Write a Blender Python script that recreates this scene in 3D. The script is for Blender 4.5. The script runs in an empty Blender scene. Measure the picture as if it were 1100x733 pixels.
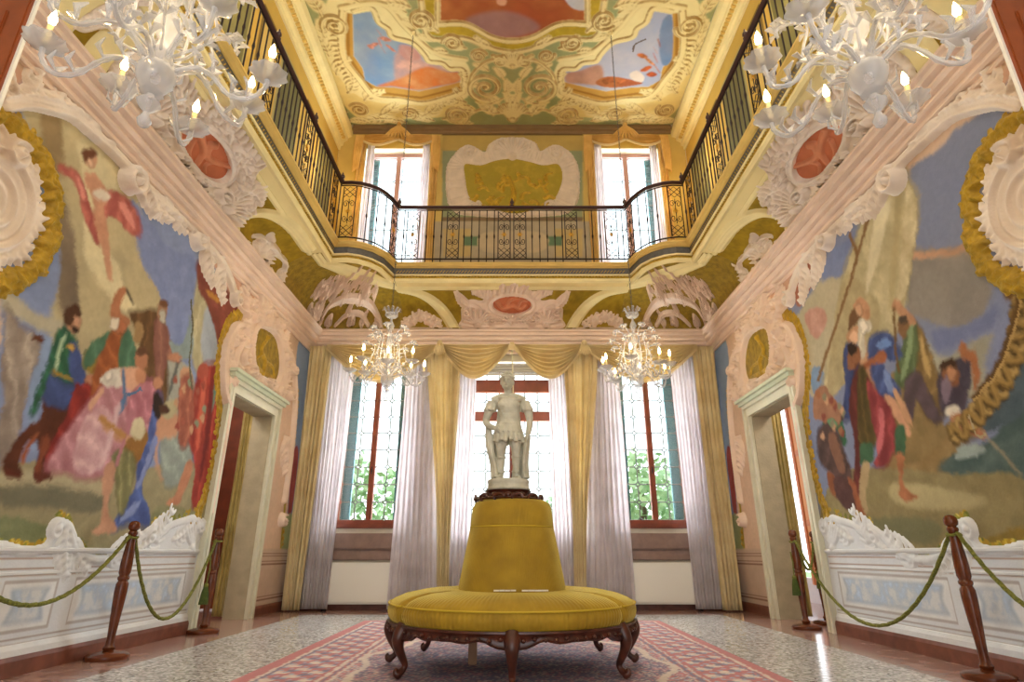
import bpy, bmesh, math, random
import numpy as np
from mathutils import Vector

# ---------------------------------------------------------------- camera, world, lights, exposure
sc = bpy.context.scene
COL = sc.collection
PI = math.pi
CAM_H = 0.8
FPX = 627.0
PITCH = math.atan(228.5 / FPX)
cd = bpy.data.cameras.new('camera')
cd.sensor_width = 36.0
cd.lens = FPX / 1100 * 36.0
cd.clip_start = 0.05
cam = bpy.data.objects.new('camera', cd)
COL.objects.link(cam)
cam.location = (0, 0, CAM_H)
cam.rotation_euler = (PI / 2 + PITCH, 0, 0)
sc.camera = cam

sc.view_settings.view_transform = 'Standard'
sc.view_settings.look = 'None'
sc.view_settings.gamma = 1.0
sc.view_settings.use_curve_mapping = False
sc.view_settings.exposure = 0.5

w = bpy.data.worlds.new('sky')
sc.world = w
w.use_nodes = True
nt = w.node_tree
bg = nt.nodes['Background']
tc = nt.nodes.new('ShaderNodeTexCoord')
sx = nt.nodes.new('ShaderNodeSeparateXYZ')
rp = nt.nodes.new('ShaderNodeValToRGB')
nt.links.new(tc.outputs['Generated'], sx.inputs[0])
nt.links.new(sx.outputs['Z'], rp.inputs[0])
rp.color_ramp.elements[0].position = 0.0
rp.color_ramp.elements[0].color = (0.95, 0.97, 1.0, 1)
rp.color_ramp.elements[1].position = 0.6
rp.color_ramp.elements[1].color = (0.80, 0.90, 1.0, 1)
nt.links.new(rp.outputs[0], bg.inputs['Color'])
bg.inputs['Strength'].default_value = 2.4


def area_light(name, loc, rot, sx_, sy_, power, color):
    l = bpy.data.lights.new(name, 'AREA')
    l.shape = 'RECTANGLE'
    l.size = sx_
    l.size_y = sy_
    l.energy = power
    l.color = color
    o = bpy.data.objects.new(name, l)
    COL.objects.link(o)
    o.location = loc
    o.rotation_euler = rot
    o.visible_camera = False
    o.visible_glossy = False
    return o


def point_light(name, loc, power, color, radius=0.1):
    l = bpy.data.lights.new(name, 'POINT')
    l.energy = power
    l.color = color
    l.shadow_soft_size = radius
    o = bpy.data.objects.new(name, l)
    COL.objects.link(o)
    o.location = loc
    return o


# daylight entering through the windows of the end wall, and an added fill panel behind the camera
for wx_, wz_, ww_, wh_, pw_ in ((-2.33, 2.4, 1.0, 2.3, 190), (0, 2.4, 1.6, 2.4, 300), (2.33, 2.4, 1.0, 2.3, 190),
                                (-2.3, 7.1, 1.1, 2.5, 170), (2.3, 7.1, 1.1, 2.5, 170)):
    area_light('window_daylight', (wx_, 10.35, wz_), (-PI / 2, 0, 0), ww_, wh_, pw_, (0.93, 0.97, 1.0))
area_light('rear_fill_light', (0, -3.2, 3.2), (PI / 2 + 0.1, 0, 0), 6.0, 5.6, 35, (1.0, 0.97, 0.93))  # unseen fill panel added inside the rear end of the hall
# warm gallery lamps on the upper level, plus one added lamp in mid-air
for sx_ in (-1, 1):
    point_light('gallery_and_fill_lamp', (sx_ * 3.05, 8.9, 7.3), 14, (1.0, 0.66, 0.25), 0.12)
    point_light('gallery_and_fill_lamp', (sx_ * 3.05, 5.2, 7.3), 16, (1.0, 0.74, 0.40), 0.12)
point_light('gallery_and_fill_lamp', (0, 2.6, 7.7), 160, (1.0, 0.90, 0.76), 0.12)  # added overhead lamp, rakes the wall reliefs from above

# ---------------------------------------------------------------- helpers
RNG = random.Random(7)


def lin(c):
    if isinstance(c, str):
        c = c.lstrip('#')
        c = tuple(int(c[i:i + 2], 16) / 255 for i in (0, 2, 4))
    return tuple((x / 12.92 if x <= 0.04045 else ((x + 0.055) / 1.055) ** 2.4) for x in c)


MATS = {}


def mat(name, col, rough=0.6, metal=0.0, var=0.0, scale=6.0, bump=0.0, bscale=30.0, spec=0.5,
        emit=None, estr=0.0, trans=0.0, alpha=1.0, sheen=0.0, sub=None):
    if name in MATS:
        return MATS[name]
    m = bpy.data.materials.new(name)
    m.use_nodes = True
    n = m.node_tree
    b = n.nodes['Principled BSDF']
    c = lin(col)
    b.inputs['Base Color'].default_value = (*c, 1)
    b.inputs['Roughness'].default_value = rough
    b.inputs['Metallic'].default_value = metal
    b.inputs['Specular IOR Level'].default_value = spec
    b.inputs['Transmission Weight'].default_value = trans
    b.inputs['Alpha'].default_value = alpha
    b.inputs['Sheen Weight'].default_value = sheen
    if emit:
        b.inputs['Emission Color'].default_value = (*lin(emit), 1)
        b.inputs['Emission Strength'].default_value = estr
    t = n.nodes.new('ShaderNodeTexCoord')
    if var > 0:
        no = n.nodes.new('ShaderNodeTexNoise')
        no.inputs['Scale'].default_value = scale
        no.inputs['Detail'].default_value = 5
        n.links.new(t.outputs['Object'], no.inputs['Vector'])
        r = n.nodes.new('ShaderNodeValToRGB')
        r.color_ramp.elements[0].position = 0.3
        r.color_ramp.elements[1].position = 0.7
        r.color_ramp.elements[0].color = (*[x * (1 - var) for x in c], 1)
        c2 = lin(sub) if sub else [min(1, x * (1 + var * 0.6)) for x in c]
        r.color_ramp.elements[1].color = (*c2, 1)
        n.links.new(no.outputs['Fac'], r.inputs[0])
        n.links.new(r.outputs[0], b.inputs['Base Color'])
    if bump > 0:
        no = n.nodes.new('ShaderNodeTexNoise')
        no.inputs['Scale'].default_value = bscale
        no.inputs['Detail'].default_value = 4
        n.links.new(t.outputs['Object'], no.inputs['Vector'])
        bp = n.nodes.new('ShaderNodeBump')
        bp.inputs['Strength'].default_value = bump
        bp.inputs['Distance'].default_value = 0.02
        n.links.new(no.outputs['Fac'], bp.inputs['Height'])
        n.links.new(bp.outputs[0], b.inputs['Normal'])
    MATS[name] = m
    return m


def vmat(name, rough=0.75, bump=0.15, bscale=60.0, spec=0.3):
    if name in MATS:
        return MATS[name]
    m = mat(name, '#888888', rough, bump=bump, bscale=bscale, spec=spec)
    n = m.node_tree
    a = n.nodes.new('ShaderNodeVertexColor')
    a.layer_name = 'Col'
    n.links.new(a.outputs['Color'], n.nodes['Principled BSDF'].inputs['Base Color'])
    return m


ORG = {}


def wmat(o):
    return ORG.get(o.name, Vector((0, 0, 0)))


def tag(o, label=None, cat=None, group=None, kind=None):
    if label:
        o['label'] = label
    if cat:
        o['category'] = cat
    if group:
        o['group'] = group
    if kind:
        o['kind'] = kind
    return o


def empty(name, loc=(0, 0, 0), label=None, cat=None, group=None, kind=None, rz=0.0, parent=None):
    o = bpy.data.objects.new(name, None)
    COL.objects.link(o)
    o.empty_display_size = 0.1
    if parent is not None:
        o.parent = parent
        o.location = Vector(loc) - wmat(parent)
    else:
        o.location = loc
    o.rotation_euler = (0, 0, rz)
    ORG[o.name] = Vector(loc)
    return tag(o, label, cat, group, kind)


def mesh_obj(name, V, F, m, parent=None, smooth=False, cols=None, uvs=None):
    me = bpy.data.meshes.new(name)
    org = wmat(parent) if parent is not None else Vector((0, 0, 0))
    V = np.asarray(V, dtype=np.float32).reshape(-1, 3) - np.array(org, dtype=np.float32)
    if isinstance(F, np.ndarray):
        nf, k = F.shape
        me.vertices.add(len(V))
        me.vertices.foreach_set('co', V.ravel())
        me.loops.add(nf * k)
        me.loops.foreach_set('vertex_index', F.ravel().astype(np.int32))
        me.polygons.add(nf)
        me.polygons.foreach_set('loop_start', np.arange(0, nf * k, k, dtype=np.int32))
        me.polygons.foreach_set('loop_total', np.full(nf, k, dtype=np.int32))
        me.update(calc_edges=True)
    else:
        me.from_pydata([tuple(v) for v in V], [], F)
    if cols is not None:
        a = me.color_attributes.new('Col', 'FLOAT_COLOR', 'POINT')
        c4 = np.ones((len(V), 4), dtype=np.float32)
        c4[:, :3] = cols
        a.data.foreach_set('color', c4.ravel())
    if m is not None:
        me.materials.append(m)
    if smooth:
        me.polygons.foreach_set('use_smooth', [True] * len(me.polygons))
    me.update()
    o = bpy.data.objects.new(name, me)
    COL.objects.link(o)
    if parent is not None:
        o.parent = parent
    ORG[o.name] = Vector(org)
    return o


class MB:
    def __init__(s):
        s.V = []
        s.F = []

    def add(s, V, F):
        n = len(s.V)
        s.V += [tuple(v) for v in V]
        s.F += [[i + n for i in f] for f in F]
        return s

    def box(s, x0, x1, y0, y1, z0, z1):
        V = [(x, y, z) for x in (x0, x1) for y in (y0, y1) for z in (z0, z1)]
        return s.add(V, [[0, 1, 3, 2], [4, 6, 7, 5], [0, 4, 5, 1], [2, 3, 7, 6], [0, 2, 6, 4], [1, 5, 7, 3]])

    def bevbox(s, x0, x1, y0, y1, z0, z1, b=0.01):
        bm = bmesh.new()
        bmesh.ops.create_cube(bm, size=1)
        for v in bm.verts:
            v.co = Vector(((x0 + x1) / 2 + v.co.x * (x1 - x0), (y0 + y1) / 2 + v.co.y * (y1 - y0),
                           (z0 + z1) / 2 + v.co.z * (z1 - z0)))
        bmesh.ops.bevel(bm, geom=bm.edges[:], offset=b, segments=2, affect='EDGES')
        bm.verts.index_update()
        V = [v.co[:] for v in bm.verts]
        F = [[v.index for v in f.verts] for f in bm.faces]
        bm.free()
        return s.add(V, F)

    def tube(s, pts, r, n=8, cap=True, flat=1.0):
        pts = [Vector(p) for p in pts]
        N = len(pts)
        rs = r if isinstance(r, (list, tuple)) else [r] * N
        V = []
        up = None
        for i, p in enumerate(pts):
            d = (pts[min(i + 1, N - 1)] - pts[max(i - 1, 0)])
            if d.length < 1e-9:
                d = Vector((0, 0, 1))
            d.normalize()
            if up is None:
                up = Vector((0, 0, 1)) if abs(d.z) < 0.9 else Vector((1, 0, 0))
            a = d.cross(up)
            if a.length < 1e-6:
                a = d.cross(Vector((1, 0, 0.1)))
            a.normalize()
            b = a.cross(d).normalized()
            up = b
            for k in range(n):
                t = 2 * PI * k / n
                V.append(p + a * (math.cos(t) * rs[i]) + b * (math.sin(t) * rs[i] * flat))
        F = []
        for i in range(N - 1):
            for k in range(n):
                k2 = (k + 1) % n
                F.append([i * n + k, i * n + k2, (i + 1) * n + k2, (i + 1) * n + k])
        if cap:
            F.append(list(range(n - 1, -1, -1)))
            F.append([(N - 1) * n + k for k in range(n)])
        return s.add(V, F)

    def lathe(s, prof, c=(0, 0, 0), n=24, lob=None):
        V = []
        for r, z in prof:
            for k in range(n):
                t = 2 * PI * k / n
                rr = r * (lob(t, z) if lob else 1)
                V.append((c[0] + rr * math.cos(t), c[1] + rr * math.sin(t), c[2] + z))
        F = []
        for i in range(len(prof) - 1):
            for k in range(n):
                k2 = (k + 1) % n
                F.append([i * n + k, i * n + k2, (i + 1) * n + k2, (i + 1) * n + k])
        F.append(list(range(n - 1, -1, -1)))
        F.append([(len(prof) - 1) * n + k for k in range(n)])
        return s.add(V, F)

    def ball(s, c, r, n=8, sq=(1, 1, 1)):
        m = max(4, n // 2 + 1)
        V = []
        F = []
        for i in range(m + 1):
            ph = PI * i / m
            for k in range(n):
                t = 2 * PI * k / n
                V.append((c[0] + r * sq[0] * math.sin(ph) * math.cos(t), c[1] + r * sq[1] * math.sin(ph) * math.sin(t),
                          c[2] - r * sq[2] * math.cos(ph)))
        for i in range(m):
            for k in range(n):
                k2 = (k + 1) % n
                F.append([i * n + k, i * n + k2, (i + 1) * n + k2, (i + 1) * n + k])
        return s.add(V, F)

    def sweep(s, prof, path, closed=True):
        """prof: list of (out, z); path: list of (x, y) walked with the room on the LEFT side; out = towards the room"""
        P = [Vector((p[0], p[1])) for p in path]
        N = len(P)
        V = []
        for i, p in enumerate(P):
            d0 = (P[i] - P[i - 1]).normalized() if i > 0 else None
            d1 = (P[i + 1] - P[i]).normalized() if i < N - 1 else None
            if d0 is None:
                d0 = d1
            if d1 is None:
                d1 = d0
            n0 = Vector((-d0.y, d0.x))
            n1 = Vector((-d1.y, d1.x))
            nn = (n0 + n1)
            if nn.length < 1e-5:
                nn = n0
            nn.normalize()
            k = 1 / max(0.35, nn.dot(n0))
            for o_, z in prof:
                V.append((p.x + nn.x * o_ * k, p.y + nn.y * o_ * k, z))
        M = len(prof)
        F = []
        for i in range(N - 1):
            for j in range(M if closed else M - 1):
                j2 = (j + 1) % M
                F.append([i * M + j, (i + 1) * M + j, (i + 1) * M + j2, i * M + j2])
        if closed:
            F.append(list(range(M)))
            F.append([(N - 1) * M + j for j in range(M - 1, -1, -1)])
        return s.add(V, F)

    def prism(s, pts, z0, z1):
        n = len(pts)
        V = [(x, y, z0) for x, y in pts] + [(x, y, z1) for x, y in pts]
        F = [list(range(n - 1, -1, -1)), [n + i for i in range(n)]]
        F += [[i, (i + 1) % n, n + (i + 1) % n, n + i] for i in range(n)]
        return s.add(V, F)

    def build(s, name, m, parent=None, smooth=False, fix=True):
        o = mesh_obj(name, s.V, s.F, m, parent, smooth)
        if fix:
            bm = bmesh.new()
            bm.from_mesh(o.data)
            bmesh.ops.recalc_face_normals(bm, faces=bm.faces)
            bm.to_mesh(o.data)
            bm.free()
        if smooth:
            try:
                o.data.set_sharp_from_angle(angle=math.radians(48))
            except Exception:
                pass
        return o


def copy_tree(o, parent=None):
    c = o.copy()
    COL.objects.link(c)
    if parent is not None:
        c.parent = parent
    for ch in o.children:
        copy_tree(ch, c)
    return c


# pixel of the photograph -> point on a plane of the room (used to read wall positions off the photo)
_c, _s = math.cos(PITCH), math.sin(PITCH)


def ray(px, py):
    a = (px - 550) / FPX
    b = (366.5 - py) / FPX
    return a, _c - b * _s, _s + b * _c


def on_x(px, py, x):
    r = ray(px, py)
    t = x / r[0]
    return r[1] * t, CAM_H + r[2] * t


def on_y(px, py, y):
    r = ray(px, py)
    t = y / r[1]
    return r[0] * t, CAM_H + r[2] * t


def on_z(px, py, z):
    r = ray(px, py)
    t = (z - CAM_H) / r[2]
    return r[0] * t, r[1] * t


def vnoise(H, W, cell, seed, octv=3):
    rs = np.random.RandomState(seed)
    out = np.zeros((H, W))
    amp, tot = 1.0, 0.0
    cell = float(cell)
    for _ in range(octv):
        gh, gw = int(H / cell) + 3, int(W / cell) + 3
        g = rs.rand(gh, gw)
        y = np.arange(H) / cell
        x = np.arange(W) / cell
        yi, xi = y.astype(int), x.astype(int)
        fy, fx = y - yi, x - xi
        fy = (fy * fy * (3 - 2 * fy))[:, None]
        fx = (fx * fx * (3 - 2 * fx))[None, :]
        a = g[np.ix_(yi, xi)] * (1 - fx) + g[np.ix_(yi, xi + 1)] * fx
        b = g[np.ix_(yi + 1, xi)] * (1 - fx) + g[np.ix_(yi + 1, xi + 1)] * fx
        out += amp * (a * (1 - fy) + b * fy)
        tot += amp
        amp *= 0.55
        cell = max(1.0, cell / 2)
    return out / tot


def catmull(P, closed=False, n=6):
    P = [np.array(p, float) for p in P]
    N = len(P)
    out = []
    rng = range(N) if closed else range(N - 1)
    for i in rng:
        if closed:
            p0, p1, p2, p3 = P[i - 1], P[i], P[(i + 1) % N], P[(i + 2) % N]
        else:
            p0, p1, p2, p3 = P[max(i - 1, 0)], P[i], P[i + 1], P[min(i + 2, N - 1)]
        for k in range(n):
            t = k / n
            out.append(0.5 * ((2 * p1) + (-p0 + p2) * t + (2 * p0 - 5 * p1 + 4 * p2 - p3) * t * t
                              + (-p0 + 3 * p1 - 3 * p2 + p3) * t ** 3))
    if not closed:
        out.append(P[-1])
    return np.array(out)


def blur(a, k):
    for _ in range(k):
        b = np.pad(a, 1, mode='edge')
        a = (b[:-2, 1:-1] + b[1:-1, 1:-1] + b[2:, 1:-1]) / 3
        b = np.pad(a, 1, mode='edge')
        a = (b[1:-1, :-2] + b[1:-1, 1:-1] + b[1:-1, 2:]) / 3
    return a


class Canvas:
    """a raster in wall metres: paint goes to C (pigment), modelling to H (relief height)"""

    def __init__(s, u0, u1, v0, v1, res, base='#cccccc', conv=None):
        s.u0, s.v0, s.res = u0, v0, res
        s.W = int((u1 - u0) / res) + 1
        s.Hn = int((v1 - v0) / res) + 1
        s.C = np.tile(np.array(lin(base)), (s.Hn, s.W, 1))
        s.H = np.zeros((s.Hn, s.W))
        s.U = u0 + np.arange(s.W) * res
        s.Vv = v0 + np.arange(s.Hn) * res
        s.conv = conv or (lambda a, b: (a, b))
        s.keep = None

    def cv(s, pts):
        return np.array([s.conv(*p) for p in pts])

    def win(s, u0, u1, v0, v1, pad=2):
        i0 = max(0, int((u0 - s.u0) / s.res) - pad)
        i1 = min(s.W, int((u1 - s.u0) / s.res) + pad + 2)
        j0 = max(0, int((v0 - s.v0) / s.res) - pad)
        j1 = min(s.Hn, int((v1 - s.v0) / s.res) + pad + 2)
        return i0, i1, j0, j1

    def mask(s, Q, i0, i1, j0, j1):
        U = s.U[i0:i1][None, :]
        V = s.Vv[j0:j1][:, None]
        m = np.zeros((j1 - j0, i1 - i0), bool)
        n = len(Q)
        for k in range(n):
            x0, y0 = Q[k]
            x1, y1 = Q[(k + 1) % n]
            if y0 == y1:
                continue
            c = (y0 > V) != (y1 > V)
            xs = (x1 - x0) * (V - y0) / (y1 - y0) + x0
            m ^= (c & (U < xs))
        return m

    def poly(s, pts, col, smooth=True, feather=1, amp=0.12, fold=None, seed=0, raw=False, lo=None, alpha=1.0, cell=9):
        Q = np.array(pts, float) if raw else s.cv(pts)
        if smooth:
            Q = catmull(Q, True, 5)
        i0, i1, j0, j1 = s.win(Q[:, 0].min(), Q[:, 0].max(), Q[:, 1].min(), Q[:, 1].max(), 3 + feather * 2)
        if i1 <= i0 or j1 <= j0:
            return
        m = s.mask(Q, i0, i1, j0, j1).astype(float)
        if feather:
            m = blur(m, feather)
        m = m * alpha
        c = np.array(lin(col))
        hh, ww = m.shape
        v = (vnoise(hh, ww, cell, seed + 3, 4) - 0.5) * 2 * amp
        if fold:
            ang, fr, am = fold
            U = s.U[i0:i1][None, :]
            V = s.Vv[j0:j1][:, None]
            ph = (U * math.cos(ang) + V * math.sin(ang)) * fr * 1.7 + 0.9 * vnoise(hh, ww, 20, seed + 9, 3)
            v = v + am * 0.5 * (1 - 1.9 * np.abs(np.sin(ph * PI)) ** 0.8)
        cc = c[None, None, :] * (1 + v[..., None])
        if lo is not None:
            l = np.array(lin(lo))
            k = (0.75 * np.clip(0.45 - v * 3.0, 0, 1))[..., None]
            cc = cc * (1 - k) + l[None, None, :] * k
        cc = np.clip(cc, 0, 1)
        s.C[j0:j1, i0:i1] = s.C[j0:j1, i0:i1] * (1 - m[..., None]) + cc * m[..., None]

    def line(s, pts, wd, col, amp=0.1, raw=False, smooth=True, seed=0, w1=None):
        Q = np.array(pts, float) if raw else s.cv(pts)
        if smooth and len(Q) > 2:
            Q = catmull(Q, False, 6)
        n = len(Q)
        L, R = [], []
        for i in range(n):
            d = Q[min(i + 1, n - 1)] - Q[max(i - 1, 0)]
            d = d / (np.hypot(*d) + 1e-9)
            t = i / (n - 1)
            ww = (wd + ((w1 if w1 is not None else wd) - wd) * t) / 2
            L.append(Q[i] + np.array((-d[1], d[0])) * ww)
            R.append(Q[i] - np.array((-d[1], d[0])) * ww)
        s.poly(L + R[::-1], col, smooth=False, feather=0 if wd < s.res * 3 else 1, amp=amp, raw=True, seed=seed)

    def warp(s, amt, cell, seed):
        dx = (vnoise(s.Hn, s.W, cell, seed, 2) - 0.5) * 2 * amt
        dy = (vnoise(s.Hn, s.W, cell, seed + 1, 2) - 0.5) * 2 * amt
        J, I = np.meshgrid(np.arange(s.Hn), np.arange(s.W), indexing='ij')
        s.C = s.C[np.clip(J + dy, 0, s.Hn - 1).astype(int), np.clip(I + dx, 0, s.W - 1).astype(int)]

    # ---- modelling
    def dab(s, u, v, r, h):
        i0, i1, j0, j1 = s.win(u - r, u + r, v - r, v + r, 1)
        if i1 <= i0 or j1 <= j0:
            return
        d = ((s.U[i0:i1][None, :] - u) ** 2 + (s.Vv[j0:j1][:, None] - v) ** 2) / (r * r)
        p = h * np.sqrt(np.clip(1 - d, 0, 1))
        s.H[j0:j1, i0:i1] = np.maximum(s.H[j0:j1, i0:i1], p)

    def stroke(s, pts, r0, r1=None, h=None, h1=None, raw=True, smooth=True, ribs=0.0, ribn=10):
        Q = np.array(pts, float) if raw else s.cv(pts)
        if smooth and len(Q) > 2:
            Q = catmull(Q, False, 6)
        if r1 is None:
            r1 = r0
        if h is None:
            h = r0
        if h1 is None:
            h1 = h * (r1 / r0) ** 0.5
        seg = np.hypot(*(Q[1:] - Q[:-1]).T)
        L = np.concatenate([[0], np.cumsum(seg)])
        tot = L[-1] + 1e-9
        step = max(s.res * 0.8, min(r0, max(r1, 0.004)) * 0.35)
        n = max(2, int(tot / step))
        for k in range(n + 1):
            t = k / n
            u = np.interp(t * tot, L, Q[:, 0])
            v = np.interp(t * tot, L, Q[:, 1])
            m = 1 + (ribs * math.sin(t * ribn * 2 * PI) if ribs else 0)
            s.dab(u, v, max(s.res * 0.9, (r0 + (r1 - r0) * t) * m), (h + (h1 - h) * t) * m)

    def plate(s, pts, h, raw=False, smooth=True, edge=2):
        Q = np.array(pts, float) if raw else s.cv(pts)
        if smooth:
            Q = catmull(Q, True, 5)
        i0, i1, j0, j1 = s.win(Q[:, 0].min(), Q[:, 0].max(), Q[:, 1].min(), Q[:, 1].max(), edge + 2)
        if i1 <= i0 or j1 <= j0:
            return
        m = blur(s.mask(Q, i0, i1, j0, j1).astype(float), edge) * h
        s.H[j0:j1, i0:i1] = np.maximum(s.H[j0:j1, i0:i1], m)

    def cut(s, pts, raw=False, smooth=True):
        Q = np.array(pts, float) if raw else s.cv(pts)
        if smooth:
            Q = catmull(Q, True, 5)
        i0, i1, j0, j1 = s.win(Q[:, 0].min(), Q[:, 0].max(), Q[:, 1].min(), Q[:, 1].max(), 2)
        if i1 <= i0 or j1 <= j0:
            return
        m = s.mask(Q, i0, i1, j0, j1)
        a = s.H[j0:j1, i0:i1]
        a[m] = 0

    def volute(s, c, r, ang=0, turns=1.6, d=1, w=None, h=None, tail=None, raw=True):
        c = np.array(c if raw else s.conv(*c), float)
        w = w or r * 0.24
        n = int(22 * turns)
        P = []
        for k in range(n + 1):
            t = k / n
            rr = r * (1 - t) ** 0.8 * 0.92 + r * 0.08
            a = ang + d * t * turns * 2 * PI
            P.append(c + rr * np.array((math.cos(a), math.sin(a))))
        if tail is not None:
            P = list(catmull([np.array(q, float) for q in tail] + P[:2], False, 6))[:-1] + P
        s.stroke(P, w, w * 0.5, h or w * 1.2, (h or w * 1.2) * 1.1, smooth=False)
        s.dab(c[0], c[1], w * 1.1, (h or w * 1.2) * 1.3)

    def leaf(s, c, ang, L, bend=0.6, w=None, h=None, n=5, raw=True):
        c = np.array(c if raw else s.conv(*c), float)
        w = w or L * 0.09
        h = h or w * 1.1
        P = []
        p = c.copy()
        a = ang
        K = 12
        for k in range(K + 1):
            P.append(p.copy())
            p = p + (L / K) * np.array((math.cos(a), math.sin(a)))
            a += bend / K
        s.stroke(P, w, w * 0.35, h, h * 0.6)
        for k in range(n):
            t = (k + 0.6) / n
            i = int(t * K)
            q = P[i]
            aa = ang + bend * t
            l2 = L * 0.36 * (1 - t * 0.55) * (0.75 + 0.4 * math.sin(PI * min(1, t + 0.2)))
            for sd in (-1, 1):
                a0 = aa + sd * 0.95
                a1 = aa + sd * 0.35
                m = q + 0.55 * l2 * np.array((math.cos(a0), math.sin(a0)))
                e = m + 0.6 * l2 * np.array((math.cos(a1), math.sin(a1)))
                s.stroke([q, m, e], w * 0.75, w * 0.3, h * 0.8, h * 0.45)

    def shell(s, c, ang, spread, R, n=9, w=None, h=None, raw=True, r0=0.15):
        c = np.array(c if raw else s.conv(*c), float)
        w = w or R * spread / n * 0.42
        h = h or w * 1.3
        for k in range(n):
            a = ang + spread * (k / (n - 1) - 0.5)
            rr = R * (0.86 + 0.14 * math.cos((k / (n - 1) - 0.5) * PI))
            d = np.array((math.cos(a), math.sin(a)))
            s.stroke([c + d * R * r0, c + d * rr * 0.6, c + d * rr], w * 0.4, w, h * 0.6, h)
        s.dab(c[0], c[1], R * 0.2, h * 1.4)

    def rocaille(s, path, L, n, w=0.012, h=0.02, side=1, raw=True, lean=0.5):
        Q = np.array(path, float) if raw else s.cv(path)
        Q = catmull(Q, False, 8)
        for k in range(n):
            t = (k + 0.5) / n * (len(Q) - 1)
            i = int(t)
            p = Q[i]
            d = Q[min(i + 1, len(Q) - 1)] - Q[max(i - 1, 0)]
            d = d / (np.hypot(*d) + 1e-9)
            nn = np.array((-d[1], d[0])) * side
            l = L * (0.75 + 0.35 * math.sin(k * 1.3))
            s.stroke([p, p + nn * l * 0.6 + d * l * lean * 0.3, p + nn * l + d * l * lean], w, w * 0.55, h, h * 0.6)

    def garland(s, path, wd, n, h=0.03, raw=True, seed=1, r=(0.012, 0.03)):
        Q = np.array(path, float) if raw else s.cv(path)
        Q = catmull(Q, False, 8)
        rr = random.Random(seed)
        for k in range(n):
            t = rr.random() * (len(Q) - 1)
            i = int(t)
            d = Q[min(i + 1, len(Q) - 1)] - Q[max(i - 1, 0)]
            d = d / (np.hypot(*d) + 1e-9)
            o = rr.uniform(-0.5, 0.5) * wd
            p = Q[i] + d * rr.uniform(-0.02, 0.02) + np.array((-d[1], d[0])) * o
            q = rr.uniform(*r)
            a = rr.random() * 6.28
            e = np.array((math.cos(a), math.sin(a))) * q * 1.2
            s.stroke([p - e, p + e], q * 0.5, q * 0.3, h * rr.uniform(0.6, 1.1) * (1 - 0.5 * abs(o) / wd * 2 * 0.5), smooth=False)

    def frame(s, path, w=0.05, h=0.03, raw=False, closed=False, beads=False):
        Q = np.array(path, float) if raw else s.cv(path)
        if closed:
            Q = np.vstack([Q, Q[:1]])
        s.stroke(Q, w, w, h * 0.55)
        C = catmull(Q, False, 6)
        for sd in (-0.78, 0.1, 0.78):
            R = []
            for i in range(len(C)):
                d = C[min(i + 1, len(C) - 1)] - C[max(i - 1, 0)]
                d = d / (np.hypot(*d) + 1e-9)
                R.append(C[i] + np.array((-d[1], d[0])) * w * sd)
            s.stroke(R, w * 0.2, w * 0.2, h * (1.0 if sd != 0.1 else 0.75), smooth=False)

    def painted(s, name, m, f, parent=None):
        """whole canvas as a coloured grid; f(U, V) -> xyz arrays"""
        U, V = np.meshgrid(s.U, s.Vv)
        P = np.stack(f(U, V, np.zeros_like(U)), -1).reshape(-1, 3)
        idx = np.arange(s.W * s.Hn).reshape(s.Hn, s.W)
        F = np.stack([idx[:-1, :-1], idx[:-1, 1:], idx[1:, 1:], idx[1:, :-1]], -1).reshape(-1, 4)
        C = s.C.reshape(-1, 3)
        if s.keep is not None:
            k = s.keep
            kk = (k[:-1, :-1] & k[:-1, 1:] & k[1:, 1:] & k[1:, :-1]).reshape(-1)
            F = F[kk]
            used = np.unique(F)
            mp = -np.ones(len(P), int)
            mp[used] = np.arange(len(used))
            P, C, F = P[used], C[used], mp[F]
        return mesh_obj(name, P, F, m, parent, False, C)

    def relief(s, name, m, f, parent=None, soft=1, thr=0.0012, cols=False, gain=1.0):
        H = blur(s.H, soft) if soft else s.H
        U, V = np.meshgrid(s.U, s.Vv)
        k = H > thr
        kk = (k[:-1, :-1] | k[:-1, 1:] | k[1:, 1:] | k[1:, :-1])
        idx = np.arange(s.W * s.Hn).reshape(s.Hn, s.W)
        quad = np.stack([idx[:-1, :-1], idx[:-1, 1:], idx[1:, 1:], idx[1:, :-1]], -1)
        P = np.stack(f(U, V, H * gain - 0.002), -1).reshape(-1, 3)
        # connected pieces of the raster
        lab = np.where(kk, np.arange(kk.size).reshape(kk.shape) + 1, 0)
        big_ = kk.size + 5
        while True:
            w_ = np.where(lab == 0, big_, lab)
            b = np.pad(w_, 1, constant_values=big_)
            n = np.minimum.reduce([b[1:-1, 1:-1], b[:-2, 1:-1], b[2:, 1:-1], b[1:-1, :-2], b[1:-1, 2:], b[:-2, :-2], b[2:, 2:], b[:-2, 2:], b[2:, :-2]])
            n = np.where(kk, n, 0)
            fl_ = n.ravel()
            m_ = fl_ > 0
            fl_[m_] = fl_[fl_[m_] - 1]
            n = fl_.reshape(n.shape)
            if (n == lab).all():
                break
            lab = n
        ids, cnt = np.unique(lab[lab > 0], return_counts=True)
        ids = [i for i, c_ in zip(ids, cnt) if c_ > 60]
        if not ids:
            return None
        root = parent
        if parent is None and len(ids) > 1:
            c0 = P[idx[:-1, :-1][kk]].mean(0)
            root = empty(name, tuple(float(t) for t in c0))
            name = 'scroll_piece'
        out = None
        for i in ids:
            F = quad[lab == i]
            used = np.unique(F)
            mp = -np.ones(len(P), int)
            mp[used] = np.arange(len(used))
            C = s.C.reshape(-1, 3)[used] if cols else None
            out = mesh_obj(name, P[used], mp[F], m, root, True, C)
        return root if (parent is None and len(ids) > 1) else out

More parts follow.
